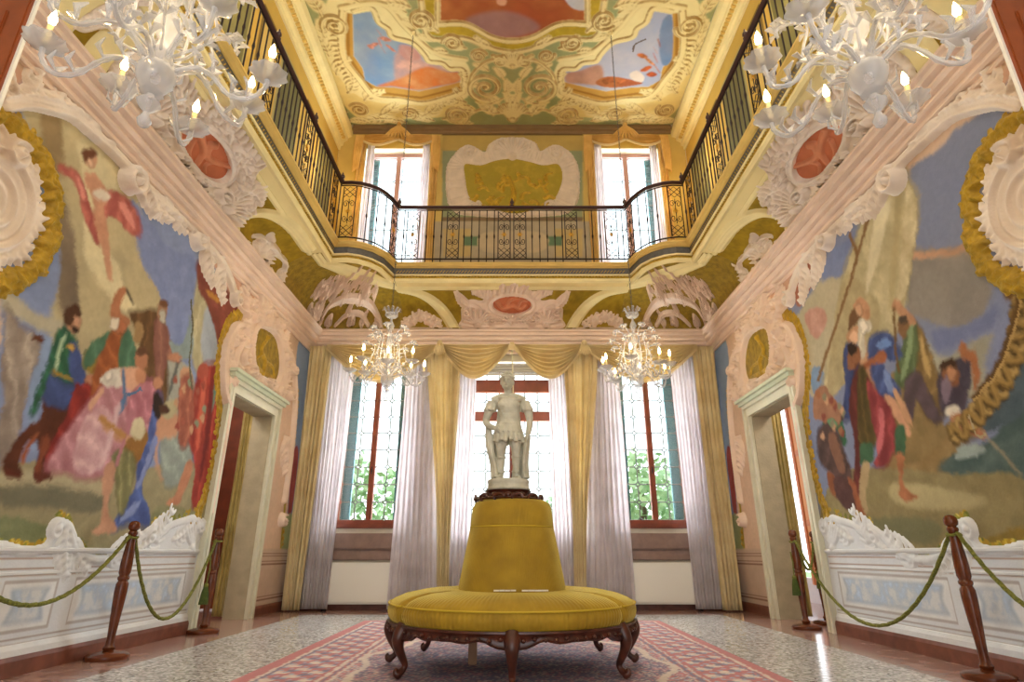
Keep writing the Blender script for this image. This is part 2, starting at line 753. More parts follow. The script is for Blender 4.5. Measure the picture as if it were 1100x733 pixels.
# ---------------------------------------------------------------- dimensions of the hall
XW = 3.48          # side walls at +-XW
YB = 9.70          # end wall
YR = -3.4          # where the modelled part of the hall ends behind the camera
ZC = 8.98          # ceiling
Z_CORN = 4.5
Z_BAL = 5.22

M_plain = mat('plain_plaster', '#d8cdb8', 0.8, var=0.05)
M_stucco = mat('stucco_ivory', '#ead9c8', 0.62, var=0.10, scale=3.0, bump=0.25, bscale=45, sub='#f2e6da')
M_stucco_pink = mat('stucco_blush', '#ebd3c0', 0.62, var=0.10, scale=3.0, bump=0.25, bscale=45)
M_gold = mat('gilded_plaster', '#b8962a', 0.45, metal=0.25, var=0.35, scale=14, bump=0.5, bscale=60)
M_paint = vmat('fresco_plaster', 0.8, 0.12, 50)
M_iron = mat('dark_iron', '#2a2026', 0.45, metal=0.6)
M_wood = mat('polished_walnut', '#8e4520', 0.28, var=0.3, scale=5)
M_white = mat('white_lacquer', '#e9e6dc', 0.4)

# --- floor
cols = None


def floor_mat():
    m = mat('terrazzo', '#b3aaa6', 0.16, spec=0.5)
    n = m.node_tree
    b = n.nodes['Principled BSDF']
    t = n.nodes.new('ShaderNodeTexCoord')
    v1 = n.nodes.new('ShaderNodeTexVoronoi')
    v1.inputs['Scale'].default_value = 46
    r1 = n.nodes.new('ShaderNodeValToRGB')
    r1.color_ramp.interpolation = 'CONSTANT'
    els = [(0.0, '#c3c0be'), (0.28, '#9b9896'), (0.45, '#dedcda'), (0.62, '#b0aba8'), (0.84, '#7f7c7b'), (0.9, '#cfcac6')]
    cr = r1.color_ramp
    while len(cr.elements) < len(els):
        cr.elements.new(0.5)
    for e, (p, c) in zip(cr.elements, els):
        e.position = p
        e.color = (*lin(c), 1)
    n.links.new(t.outputs['Object'], v1.inputs['Vector'])
    sp = n.nodes.new('ShaderNodeSeparateColor')
    n.links.new(v1.outputs['Color'], sp.inputs[0])
    n.links.new(sp.outputs[0], r1.inputs[0])
    # border tone of reddish terrazzo
    n2 = n.nodes.new('ShaderNodeTexNoise')
    n2.inputs['Scale'].default_value = 5
    n2.inputs['Detail'].default_value = 8
    n.links.new(t.outputs['Object'], n2.inputs['Vector'])
    r2 = n.nodes.new('ShaderNodeValToRGB')
    r2.color_ramp.elements[0].position = 0.35
    r2.color_ramp.elements[0].color = (*lin('#8d685c'), 1)
    r2.color_ramp.elements[1].position = 0.65
    r2.color_ramp.elements[1].color = (*lin('#b08f83'), 1)
    n.links.new(n2.outputs['Fac'], r2.inputs[0])
    sx = n.nodes.new('ShaderNodeSeparateXYZ')
    n.links.new(t.outputs['Object'], sx.inputs[0])
    ab = n.nodes.new('ShaderNodeMath'); ab.operation = 'ABSOLUTE'
    n.links.new(sx.outputs[0], ab.inputs[0])
    g1 = n.nodes.new('ShaderNodeMath'); g1.operation = 'GREATER_THAN'; g1.inputs[1].default_value = 2.92
    n.links.new(ab.outputs[0], g1.inputs[0])
    g2 = n.nodes.new('ShaderNodeMath'); g2.operation = 'GREATER_THAN'; g2.inputs[1].default_value = 8.95
    n.links.new(sx.outputs[1], g2.inputs[0])
    mx = n.nodes.new('ShaderNodeMath'); mx.operation = 'MAXIMUM'
    n.links.new(g1.outputs[0], mx.inputs[0])
    n.links.new(g2.outputs[0], mx.inputs[1])
    mi = n.nodes.new('ShaderNodeMix'); mi.data_type = 'RGBA'
    n.links.new(mx.outputs[0], mi.inputs[0])
    n.links.new(r1.outputs[0], mi.inputs[6])
    n.links.new(r2.outputs[0], mi.inputs[7])
    n.links.new(mi.outputs[2], b.inputs['Base Color'])
    return m


fl = MB().box(-6.5, 6.5, YR, 13.0, -0.2, 0.0).build('floor', floor_mat())
tag(fl, kind='structure')


def wall_x(name, x0, x1, ys, zs, holes, m):
    """wall of boxes with rectangular holes; ys, zs = outer extent"""
    yc = sorted({ys[0], ys[1], *[h[0] for h in holes], *[h[1] for h in holes]})
    b = MB()
    for a, c in zip(yc[:-1], yc[1:]):
        hs = sorted([(h[2], h[3]) for h in holes if h[0] <= a and h[1] >= c])
        z = zs[0]
        for h0, h1 in hs:
            if h0 > z:
                b.box(x0, x1, a, c, z, h0)
            z = h1
        if z < zs[1]:
            b.box(x0, x1, a, c, z, zs[1])
    o = b.build(name, m)
    return tag(o, kind='structure')


def wall_y(name, y0, y1, xs, zs, holes, m):
    xc = sorted({xs[0], xs[1], *[h[0] for h in holes], *[h[1] for h in holes]})
    b = MB()
    for a, c in zip(xc[:-1], xc[1:]):
        hs = sorted([(h[2], h[3]) for h in holes if h[0] <= a and h[1] >= c])
        z = zs[0]
        for h0, h1 in hs:
            if h0 > z:
                b.box(a, c, y0, y1, z, h0)
            z = h1
        if z < zs[1]:
            b.box(a, c, y0, y1, z, zs[1])
    o = b.build(name, m)
    return tag(o, kind='structure')


DOOR = (7.04, 8.34, 0.0, 2.68)      # y0, y1, z0, z1 of the side doorways
wall_x('wall_left', -XW - 0.28, -XW, (YR, YB), (0, ZC), [DOOR], M_plain)
wall_x('wall_right', XW, XW + 0.28, (YR, YB), (0, ZC), [DOOR], M_plain)
WINS = [(-2.88, -1.78, 1.22, 3.95), (-0.95, 0.95, 1.12, 3.95), (1.78, 2.88, 1.22, 3.95)]
UWINS = [(-2.92, -1.66, 5.5, 8.45), (1.66, 2.92, 5.5, 8.45)]
wall_y('wall_back', YB, YB + 0.35, (-4.2, 4.2), (0, ZC), WINS + UWINS, M_plain)
tag(MB().box(-4.0, 4.0, YR, YB + 0.35, ZC, ZC + 0.2).build('ceiling', M_plain), kind='structure')

wall_y('wall_front', YR - 0.35, YR, (-4.2, 4.2), (0, ZC), [(-2.9, -1.7, 1.0, 4.0), (-1.2, 1.2, 0, 4.2), (1.7, 2.9, 1.0, 4.0), (-2.9, -1.7, 5.6, 8.3), (1.7, 2.9, 5.6, 8.3)], M_plain)

# --- cornice round the hall between the storeys
PATH_C = [(XW, YR), (XW, 9.62), (-XW, 9.62), (-XW, YR)]
cprof = [(0, 4.06), (0.035, 4.06), (0.045, 4.075), (0.035, 4.09), (0.02, 4.095), (0.02, 4.12), (0.05, 4.125), (0.07, 4.14), (0.07, 4.155), (0.045, 4.16), (0.045, 4.20),
         (0.085, 4.205), (0.105, 4.22), (0.105, 4.235), (0.08, 4.24), (0.08, 4.27), (0.12, 4.275), (0.145, 4.30), (0.145, 4.32), (0.125, 4.325), (0.125, 4.345),
         (0.19, 4.35), (0.195, 4.38), (0.18, 4.385), (0.18, 4.40), (0.215, 4.41), (0.215, 4.44), (0.19, 4.46), (0.10, 4.50), (0, 4.50)]
tag(MB().sweep(cprof, PATH_C).build('trim_1', M_stucco_pink), kind='structure')

# --- balcony
BAL_R = [(2.62, YR), (2.62, 7.72), (2.46, 7.71), (2.27, 7.77), (2.09, 7.90), (1.95, 8.10), (1.86, 8.42)]
BAL = BAL_R + [(-x, y) for x, y in BAL_R[::-1]]


def offs(path, o):
    P = [Vector(p) for p in path]
    out = []
    for i, p in enumerate(P):
        d0 = (P[i] - P[i - 1]).normalized() if i else (P[1] - P[0]).normalized()
        d1 = (P[i + 1] - P[i]).normalized() if i < len(P) - 1 else d0
        n0 = Vector((-d0.y, d0.x))
        nn = (n0 + Vector((-d1.y, d1.x))).normalized()
        k = 1 / max(0.5, nn.dot(n0))
        out.append((p.x + nn.x * o * k, p.y + nn.y * o * k))
    return out


M_cream = mat('cream_plaster', '#e9d9a0', 0.6, var=0.08, scale=4)
M_ochre = mat('ochre_plaster', '#d9b868', 0.6, var=0.12, scale=4)
M_olive = mat('olive_gold', '#957a1e', 0.6, var=0.35, scale=12, bump=0.6, bscale=40)
M_slate = mat('slate_band', '#5f5c58', 0.6, var=0.2, scale=20)
bs = MB()
bs.sweep([(-0.16, 4.93), (-0.10, 4.90), (-0.075, 4.93), (-0.075, 4.97), (-0.16, 4.97)], BAL)
tag(bs.build('trim_2', M_cream), kind='structure')
tag(MB().sweep([(-0.16, 4.97), (-0.085, 4.97), (-0.07, 4.99), (-0.085, 5.01), (-0.16, 5.01)], BAL).build('trim_3', M_gold), kind='structure')
tag(MB().sweep([(-0.16, 5.01), (-0.05, 5.01), (-0.045, 5.03), (-0.06, 5.04), (-0.16, 5.04)], BAL).build('trim_4', M_cream), kind='structure')
tag(MB().sweep([(-0.16, 5.04), (-0.055, 5.04), (-0.055, 5.14), (-0.16, 5.14)], BAL).build('trim_5', M_slate), kind='structure')
tag(MB().sweep([(-0.16, 5.14), (-0.035, 5.14), (-0.03, 5.15), (0.0, 5.16), (0.015, 5.185), (0.03, 5.19), (0.03, 5.212), (0.0, Z_BAL), (-0.16, Z_BAL)],
               BAL).build('trim_6', M_ochre), kind='structure')
sl = MB()
BO = offs(BAL, -0.14)
for sg in (-1, 1):
    xs = sorted((sg * 2.76, sg * XW))
    sl.box(xs[0], xs[1], YR, 7.85, 5.03, Z_BAL - 0.002)
    pts = [(sg * XW, 7.85), (sg * XW, YB), (sg * 1.98, YB), (sg * 1.98, 8.56), (sg * 2.07, 8.17), (sg * 2.18, 8.0), (sg * 2.33, 7.9), (sg * 2.47, 7.85), (sg * 2.76, 7.85)]
    if sg > 0:
        pts = pts[::-1]
    sl.prism(pts, 5.03, Z_BAL - 0.002)
sl.box(-1.98, 1.98, 8.56, YB, 5.03, Z_BAL - 0.002)
tag(sl.build('balcony_slab', M_ochre), kind='structure')

# small blocks of the fascia: dentils under the top moulding, rope beads on the gold band (one object each, moulding ornament)
den = MB()
y = 2.6
while y < 7.6:
    for sg in (-1, 1):
        xs = sorted((sg * 2.655, sg * 2.69))
        den.box(xs[0], xs[1], y, y + 0.03, 5.142, 5.162)
    y += 0.06
x = -1.8
while x < 1.8:
    den.box(x, x + 0.03, 8.455, 8.49, 5.142, 5.162)
    x += 0.06
tag(den.build('trim_7', M_cream), kind='structure')
bd = MB()
y = 2.6
k = 0
while y < 7.7:
    for sg in (-1, 1):
        bd.tube([(sg * 2.70, y - 0.018, 4.975), (sg * 2.697, y + 0.018, 5.005)], [0.012, 0.016], 5)
        bd.tube([(sg * 2.675, y + 0.01, 5.06), (sg * 2.672, y + 0.034, 5.1)], [0.006, 0.006], 4)
    y += 0.05
x = -1.85
while x < 1.85:
    bd.tube([(x - 0.018, 8.50, 4.975), (x + 0.018, 8.497, 5.005)], [0.012, 0.016], 5)
    bd.tube([(x - 0.018, 8.475, 5.06), (x + 0.02, 8.472, 5.10)], [0.006, 0.006], 4)
    x += 0.05
tag(bd.build('trim_8', M_gold), kind='structure')

# --- cove between cornice and balcony
ARC = 0.84
CV = [(0.10, 4.49), (0.62, 0.46)]     # start offset, z ; horizontal and vertical radius


def cove_pt(v, h):
    th = np.clip(v / ARC, 0, 1) * PI / 2
    o = CV[0][0] + CV[1][0] * (1 - np.cos(th))
    z = CV[0][1] + CV[1][1] * np.sin(th)
    nx, nz = np.cos(th) * CV[1][1], -np.sin(th) * CV[1][0]
    L = np.sqrt(nx * nx + nz * nz)
    return o + h * nx / L, z + h * nz / L


def cove_left(U, V, H):
    o, z = cove_pt(V, H)
    return -XW + o, U, z


def cove_right(U, V, H):
    o, z = cove_pt(V, H)
    return XW - o, U, z


CB = 9.62 - 0.34          # at the end wall the cove is deeper: reaches y = 8.52


def cove_back(U, V, H):
    o, z = cove_pt(V, H)
    k = (9.62 - 0.10 - 8.54) / 0.62
    return U, 9.62 - 0.10 - (o - 0.10) * k, z


# corner coves: loft from the cornice corner to the bulging balcony corner
def corner_cove(sg, name):
    bot = [(3.38, 7.6), (3.38, 8.2), (3.38, 8.9), (3.38, 9.52), (2.9, 9.52), (2.3, 9.52), (1.9, 9.52)]
    top = [(2.76, 7.6), (2.74, 7.85), (2.47, 7.85), (2.20, 8.0), (2.09, 8.15), (2.0, 8.4), (1.9, 8.54)]
    B = catmull(bot, False, 5) if False else np.array(bot)
    n, mK = len(bot), 14
    V = []
    bb = [np.array([np.interp(t, range(n), [p[j] for p in bot]) for j in (0, 1)]) for t in np.linspace(0, n - 1, 31)]
    tt = [np.array([np.interp(t, range(n), [p[j] for p in top]) for j in (0, 1)]) for t in np.linspace(0, n - 1, 31)]
    for a, b in zip(bb, tt):
        for k in range(mK + 1):
            th = k / mK * PI / 2
            p = a + (b - a) * (1 - math.cos(th))
            V.append((sg * p[0], p[1], 4.49 + 0.46 * math.sin(th)))
    F = []
    for i in range(30):
        for k in range(mK):
            a = i * (mK + 1) + k
            F.append([a, a + mK + 1, a + mK + 2, a + 1])
    o = mesh_obj(name, V, F, M_olive, smooth=True)
    return tag(o, kind='structure')


corner_cove(-1, 'trim_9')
corner_cove(1, 'trim_10')

# --- upper cornice (side walls project, end wall thin)
uprof = [(0, 8.42), (0.03, 8.42), (0.04, 8.50), (0.08, 8.52), (0.09, 8.60), (0.16, 8.64), (0.17, 8.70), (0.24, 8.74), (0.26, 8.83), (0.22, 8.88), (0.22, ZC), (0, ZC)]
for sg, nm in ((-1, 'trim_11'), (1, 'trim_12')):
    pth = [(XW, YR), (XW, YB)] if sg > 0 else [(-XW, YB), (-XW, YR)]
    tag(MB().sweep(uprof, pth).build(nm, M_cream), kind='structure')
dn = MB()
y = 4.0
while y < 9.6:
    for sg in (-1, 1):
        xs = sorted((sg * (XW - 0.15), sg * (XW - 0.09)))
        dn.box(xs[0], xs[1], y, y + 0.04, 8.59, 8.635)
    y += 0.08
tag(dn.build('trim_13', M_ochre), kind='structure')
tag(MB().sweep([(0, 8.80), (0.03, 8.80), (0.04, 8.86), (0.08, 8.88), (0.08, ZC), (0, ZC)], [(XW - 0.26, YB), (-XW + 0.26, YB)]).build('trim_14', mat('umber_moulding', '#7d6240', 0.6, var=0.1)), kind='structure')

# --- skirting and dado moulding, right side then left, broken at the doorways
M_skirt = mat('red_marble_skirting', '#7c4a3a', 0.35, var=0.3, scale=10)
for nm, pth in (('baseboard_right', [(XW, YR), (XW, DOOR[0] - 0.17)]), ('baseboard_left', [(-XW, DOOR[0] - 0.17), (-XW, YR)])):
    tag(MB().sweep([(0, 0), (0.04, 0), (0.04, 0.10), (0.03, 0.13), (0, 0.13)], pth).build(nm, M_skirt), kind='structure')
tag(MB().sweep([(0, 0), (0.04, 0), (0.04, 0.10), (0.03, 0.13), (0, 0.13)], [(XW, DOOR[1] + 0.17), (XW, YB), (-XW, YB), (-XW, DOOR[1] + 0.17)]).build('baseboard_back', M_skirt), kind='structure')

# ---------------------------------------------------------------- painted side walls
def mx(pts, sg):
    return pts if sg < 0 else [(1101 - x, y) for x, y in pts]


def side_conv(sg):
    return lambda px, py: on_x(px, py, sg * 3.47)


def side_map(sg):
    def f(U, V, H):
        return sg * (XW - 0.004 - H), U, V
    return f


WALLC = {}
LEFT_ART = [
    # base
    ('#8797bd', None, None, [(0, 100), (60, 110), (135, 185), (240, 300), (255, 420), (215, 580), (0, 600), (0, 300)]),
    ('#c4b68e', '#a89c80', None, [(25, 110), (75, 125), (135, 190), (160, 262), (185, 330), (180, 400), (110, 430), (62, 400), (52, 330), (72, 290), (62, 240), (48, 170)]),
    ('#8a7a66', '#6f6256', None, [(58, 200), (78, 230), (86, 290), (76, 345), (60, 330), (64, 280), (56, 230)]),
    ('#a08a64', None, None, [(45, 120), (70, 130), (60, 190), (50, 170)]),
    ('#d8cda6', None, None, [(85, 155), (112, 170), (125, 200), (110, 260), (130, 300), (150, 330), (120, 330), (100, 300), (92, 230)]),
    ('#8b99c2', '#7788b8', None, [(140, 222), (180, 262), (216, 292), (212, 350), (196, 395), (182, 370), (168, 318), (146, 270)]),
    ('#b7b09a', None, None, [(0, 318), (30, 330), (70, 348), (60, 362), (20, 345), (0, 340)]),
    ('#8fa5c8', None, None, [(36, 368), (55, 372), (48, 430), (36, 480), (28, 470), (32, 420)]),
    ('#b4a79a', '#7f716a', (0.5, 3.2, 0.22), [(0, 350), (20, 356), (37, 364), (38, 382), (26, 430), (14, 480), (4, 520), (0, 520)]),
    ('#6a3b28', None, None, [(33, 361), (44, 364), (44, 369), (33, 367)]),
    # ground and steps
    ('#a89f7e', '#8f8768', None, [(0, 505), (60, 498), (120, 505), (180, 500), (232, 500), (220, 580), (120, 600), (0, 600)]),
    ('#7d7a66', None, None, [(0, 518), (60, 524), (112, 532), (112, 553), (50, 546), (0, 540)]),
    ('#b5ab8c', None, None, [(0, 508), (60, 512), (112, 522), (112, 533), (50, 525), (0, 519)]),
    ('#8c9270', '#6f7a4c', None, [(0, 556), (40, 562), (70, 572), (95, 585), (60, 594), (30, 592), (0, 586)]),
    # tent post, column on the right
    ('#c6bf9d', '#a79e7c', (0.0, 2.4, 0.16), [(214, 296), (226, 312), (234, 350), (236, 392), (226, 402), (212, 400), (206, 360)]),
    ('#a9b2bd', None, None, [(222, 330), (232, 350), (233, 385), (222, 396), (216, 370)]),
    ('#9a5648', '#7a3d34', (0.9, 1.8, 0.2), [(213, 283), (228, 294), (244, 312), (256, 336), (246, 352), (236, 376), (231, 352), (222, 326), (214, 310)]),
    ('#c28a3c', None, None, [(222, 312), (238, 322), (240, 328), (226, 320)]),
    ('#b2b3a8', '#93968e', None, [(176, 388), (205, 396), (212, 440), (206, 478), (172, 470), (174, 420)]),
    ('#6d6f6c', None, None, [(189, 392), (192, 392), (184, 422), (181, 422)]),
    # flying figure
    ('#c7766a', '#a04b48', (0.7, 3.4, 0.2), [(65, 178), (80, 184), (88, 194), (94, 212), (100, 232), (106, 262), (98, 250), (90, 232), (84, 206), (76, 192), (64, 184)]),
    ('#c7766a', '#a04b48', (0.2, 3.4, 0.2), [(116, 206), (134, 212), (148, 232), (150, 252), (140, 252), (128, 238), (118, 232), (110, 240), (108, 262), (98, 244), (106, 222)]),
    ('#d6a486', '#b37c62', None, [(92, 186), (102, 187), (110, 196), (117, 210), (112, 224), (116, 244), (118, 270), (121, 300), (116, 300), (110, 270), (102, 240), (100, 215), (93, 200)]),
    ('#ddd3c4', None, None, [(100, 204), (115, 206), (118, 214), (104, 214)]),
    ('#cfa082', None, None, [(92, 165), (99, 163), (104, 170), (102, 180), (96, 181), (91, 174)]),
    ('#7a4c34', None, None, [(90, 162), (98, 160), (104, 166), (98, 169), (92, 174), (89, 168)]),
    # soldier in green and blue
    ('#6e3c26', '#4c2a1e', None, [(48, 424), (74, 430), (80, 462), (62, 478), (52, 500), (56, 512), (38, 518), (37, 506), (42, 480), (32, 474), (20, 496), (24, 514), (10, 514), (2, 506), (8, 488), (26, 462), (44, 448)]),
    ('#a0362e', '#6f2226', (1.0, 3.0, 0.25), [(74, 408), (92, 410), (104, 420), (100, 446), (78, 480), (60, 500), (50, 506), (52, 482), (64, 460), (74, 440)]),
    ('#4b5f94', '#35426e', (1.2, 3.0, 0.15), [(54, 396), (78, 408), (77, 424), (70, 440), (50, 434), (46, 420)]),
    ('#3e7d5a', '#285240', (0.9, 4.0, 0.2), [(62, 356), (76, 358), (83, 372), (82, 396), (76, 412), (56, 400), (56, 380)]),
    ('#3b7a5c', '#264c40', (1.2, 4.0, 0.2), [(66, 354), (74, 358), (62, 384), (52, 406), (40, 440), (35, 447), (33, 442), (44, 408), (54, 384)]),
    ('#4f639c', '#394878', None, [(74, 372), (82, 368), (88, 386), (92, 408), (86, 414), (76, 404)]),
    ('#bf8468', None, None, [(92, 406), (102, 402), (104, 408), (96, 414)]),
    ('#c08e6e', None, None, [(76, 338), (85, 340), (85, 352), (79, 358), (72, 352)]),
    ('#5b3c2a', None, None, [(70, 332), (80, 327), (87, 335), (85, 342), (78, 346), (76, 352), (69, 348)]),
    ('#a58a3c', '#75602a', None, [(94, 376), (106, 380), (102, 400), (96, 402), (88, 392)]),
    # raised arm figure
    ('#5f8a70', '#44694f', (0.6, 3.4, 0.2), [(90, 384), (98, 370), (112, 360), (122, 358), (120, 372), (106, 384), (92, 396)]),
    ('#b26a3a', '#864824', (1.1, 3.6, 0.22), [(124, 352), (134, 356), (132, 384), (126, 398), (112, 410), (104, 430), (98, 424), (102, 396), (112, 374)]),
    ('#5f8a70', '#44694f', (0.1, 4.0, 0.2), [(134, 354), (142, 362), (148, 392), (132, 398), (128, 384)]),
    ('#c0835e', '#99603f', None, [(121, 352), (119, 334), (125, 314), (132, 308), (137, 312), (130, 326), (129, 334), (140, 346), (132, 352)]),
    ('#b9744e', None, None, [(124, 344), (134, 346), (136, 356), (126, 358)]),
    ('#d8cfbc', None, None, [(119, 344), (128, 343), (126, 354), (120, 353)]),
    ('#3c3430', None, None, [(136, 312), (138, 312), (144, 326), (143, 326)]),
    # brown cloaked group
    ('#80603c', '#5c4228', (0.1, 3.4, 0.22), [(139, 338), (152, 336), (165, 334), (174, 342), (177, 372), (180, 410), (174, 448), (156, 440), (146, 400), (150, 366)]),
    ('#a98a5e', None, None, [(146, 348), (154, 350), (152, 368), (144, 366)]),
    ('#b78060', None, None, [(148, 376), (158, 378), (158, 394), (150, 400), (145, 390)]),
    ('#a67464', '#80524a', (0.3, 3.0, 0.2), [(168, 344), (178, 350), (184, 368), (194, 380), (192, 390), (180, 388), (176, 408), (170, 420), (166, 380)]),
    ('#a37c60', None, None, [(171, 326), (179, 327), (180, 338), (175, 346), (169, 340)]),
    ('#8fa0a0', None, None, [(182, 366), (194, 372), (202, 352), (204, 340), (208, 366), (204, 384), (190, 386)]),
    # pink lady
    ('#cc9aa2', '#a2646f', (1.0, 3.0, 0.2), [(104, 424), (120, 408), (146, 408), (166, 418), (166, 450), (150, 486), (136, 512), (110, 512), (90, 514), (72, 508), (52, 504), (62, 480), (86, 446)]),
    ('#dab8bc', '#b58088', (1.3, 3.2, 0.15), [(92, 450), (112, 438), (122, 460), (108, 500), (88, 512), (78, 494)]),
    ('#ddd6ca', '#b7aea0', None, [(112, 402), (126, 396), (134, 404), (132, 416), (116, 416), (108, 410)]),
    ('#d3a58a', None, None, [(130, 398), (148, 396), (152, 408), (148, 420), (134, 416)]),
    ('#5b7ba0', None, None, [(131, 400), (134, 400), (136, 430), (130, 446), (126, 444), (132, 424)]),
    ('#c78f6d', None, None, [(146, 398), (156, 400), (154, 414), (146, 410)]),
    ('#cf9f80', '#a6744f', None, [(110, 448), (124, 458), (142, 470), (140, 478), (122, 472), (108, 456)]),
    ('#c98a96', '#9d5767', (0.8, 3.4, 0.2), [(144, 420), (164, 412), (170, 430), (166, 446), (150, 458), (138, 446)]),
    # kneeling figure in blue, seated one in olive
    ('#5c72b2', '#3e4f86', (0.95, 3.2, 0.22), [(166, 430), (173, 432), (172, 462), (164, 492), (152, 520), (160, 548), (164, 566), (140, 562), (122, 568), (130, 548), (146, 524), (148, 500), (158, 470)]),
    ('#a87c3c', '#7e5828', None, [(150, 460), (160, 468), (154, 486), (146, 500), (132, 486), (124, 492), (130, 484)]),
    ('#a09c6e', '#6f6e48', (0.3, 5.0, 0.25), [(121, 490), (134, 484), (146, 496), (142, 520), (132, 552), (126, 540), (124, 514)]),
    ('#d0a287', '#aa7a60', None, [(113, 504), (120, 496), (124, 504), (122, 520), (116, 550), (126, 568), (116, 574), (98, 573), (108, 562), (111, 540), (110, 520)]),
    ('#cfc6a4', None, None, [(142, 452), (152, 450), (156, 462), (150, 474), (140, 466)]),
    # bending figures at the right
    ('#a6b0a8', '#7e8c88', (1.0, 3.0, 0.15), [(174, 470), (190, 462), (204, 466), (206, 500), (192, 520), (176, 518)]),
    ('#c9997a', None, None, [(171, 444), (184, 440), (194, 452), (188, 470), (172, 474), (170, 500), (176, 516), (172, 514), (166, 490)]),
    ('#b4aa88', None, None, [(172, 440), (186, 430), (192, 440), (180, 452)]),
    ('#b94b3c', '#8a2c2a', (0.15, 3.6, 0.25), [(206, 440), (214, 402), (226, 394), (236, 402), (233, 470), (226, 506), (212, 544), (206, 538), (210, 500), (202, 470)]),
    ('#cf9474', '#a3694e', None, [(202, 496), (208, 500), (198, 530), (190, 544), (178, 542), (188, 532), (194, 516)]),
    ('#b55a48', None, None, [(213, 394), (222, 392), (224, 404), (214, 408)]),
    ('#c79c7c', None, None, [(194, 398), (204, 396), (206, 412), (196, 414)]),
    ('#b9735c', '#8a4c40', (0.2, 3.6, 0.2), [(194, 412), (206, 408), (208, 450), (200, 480), (192, 470)]),
    ('#6f9a8a', None, None, [(232, 404), (236, 404), (228, 442), (224, 440)]),
    ('#9d9a78', '#777a54', None, [(168, 545), (200, 548), (212, 552), (206, 575), (180, 590), (160, 582)]),
]
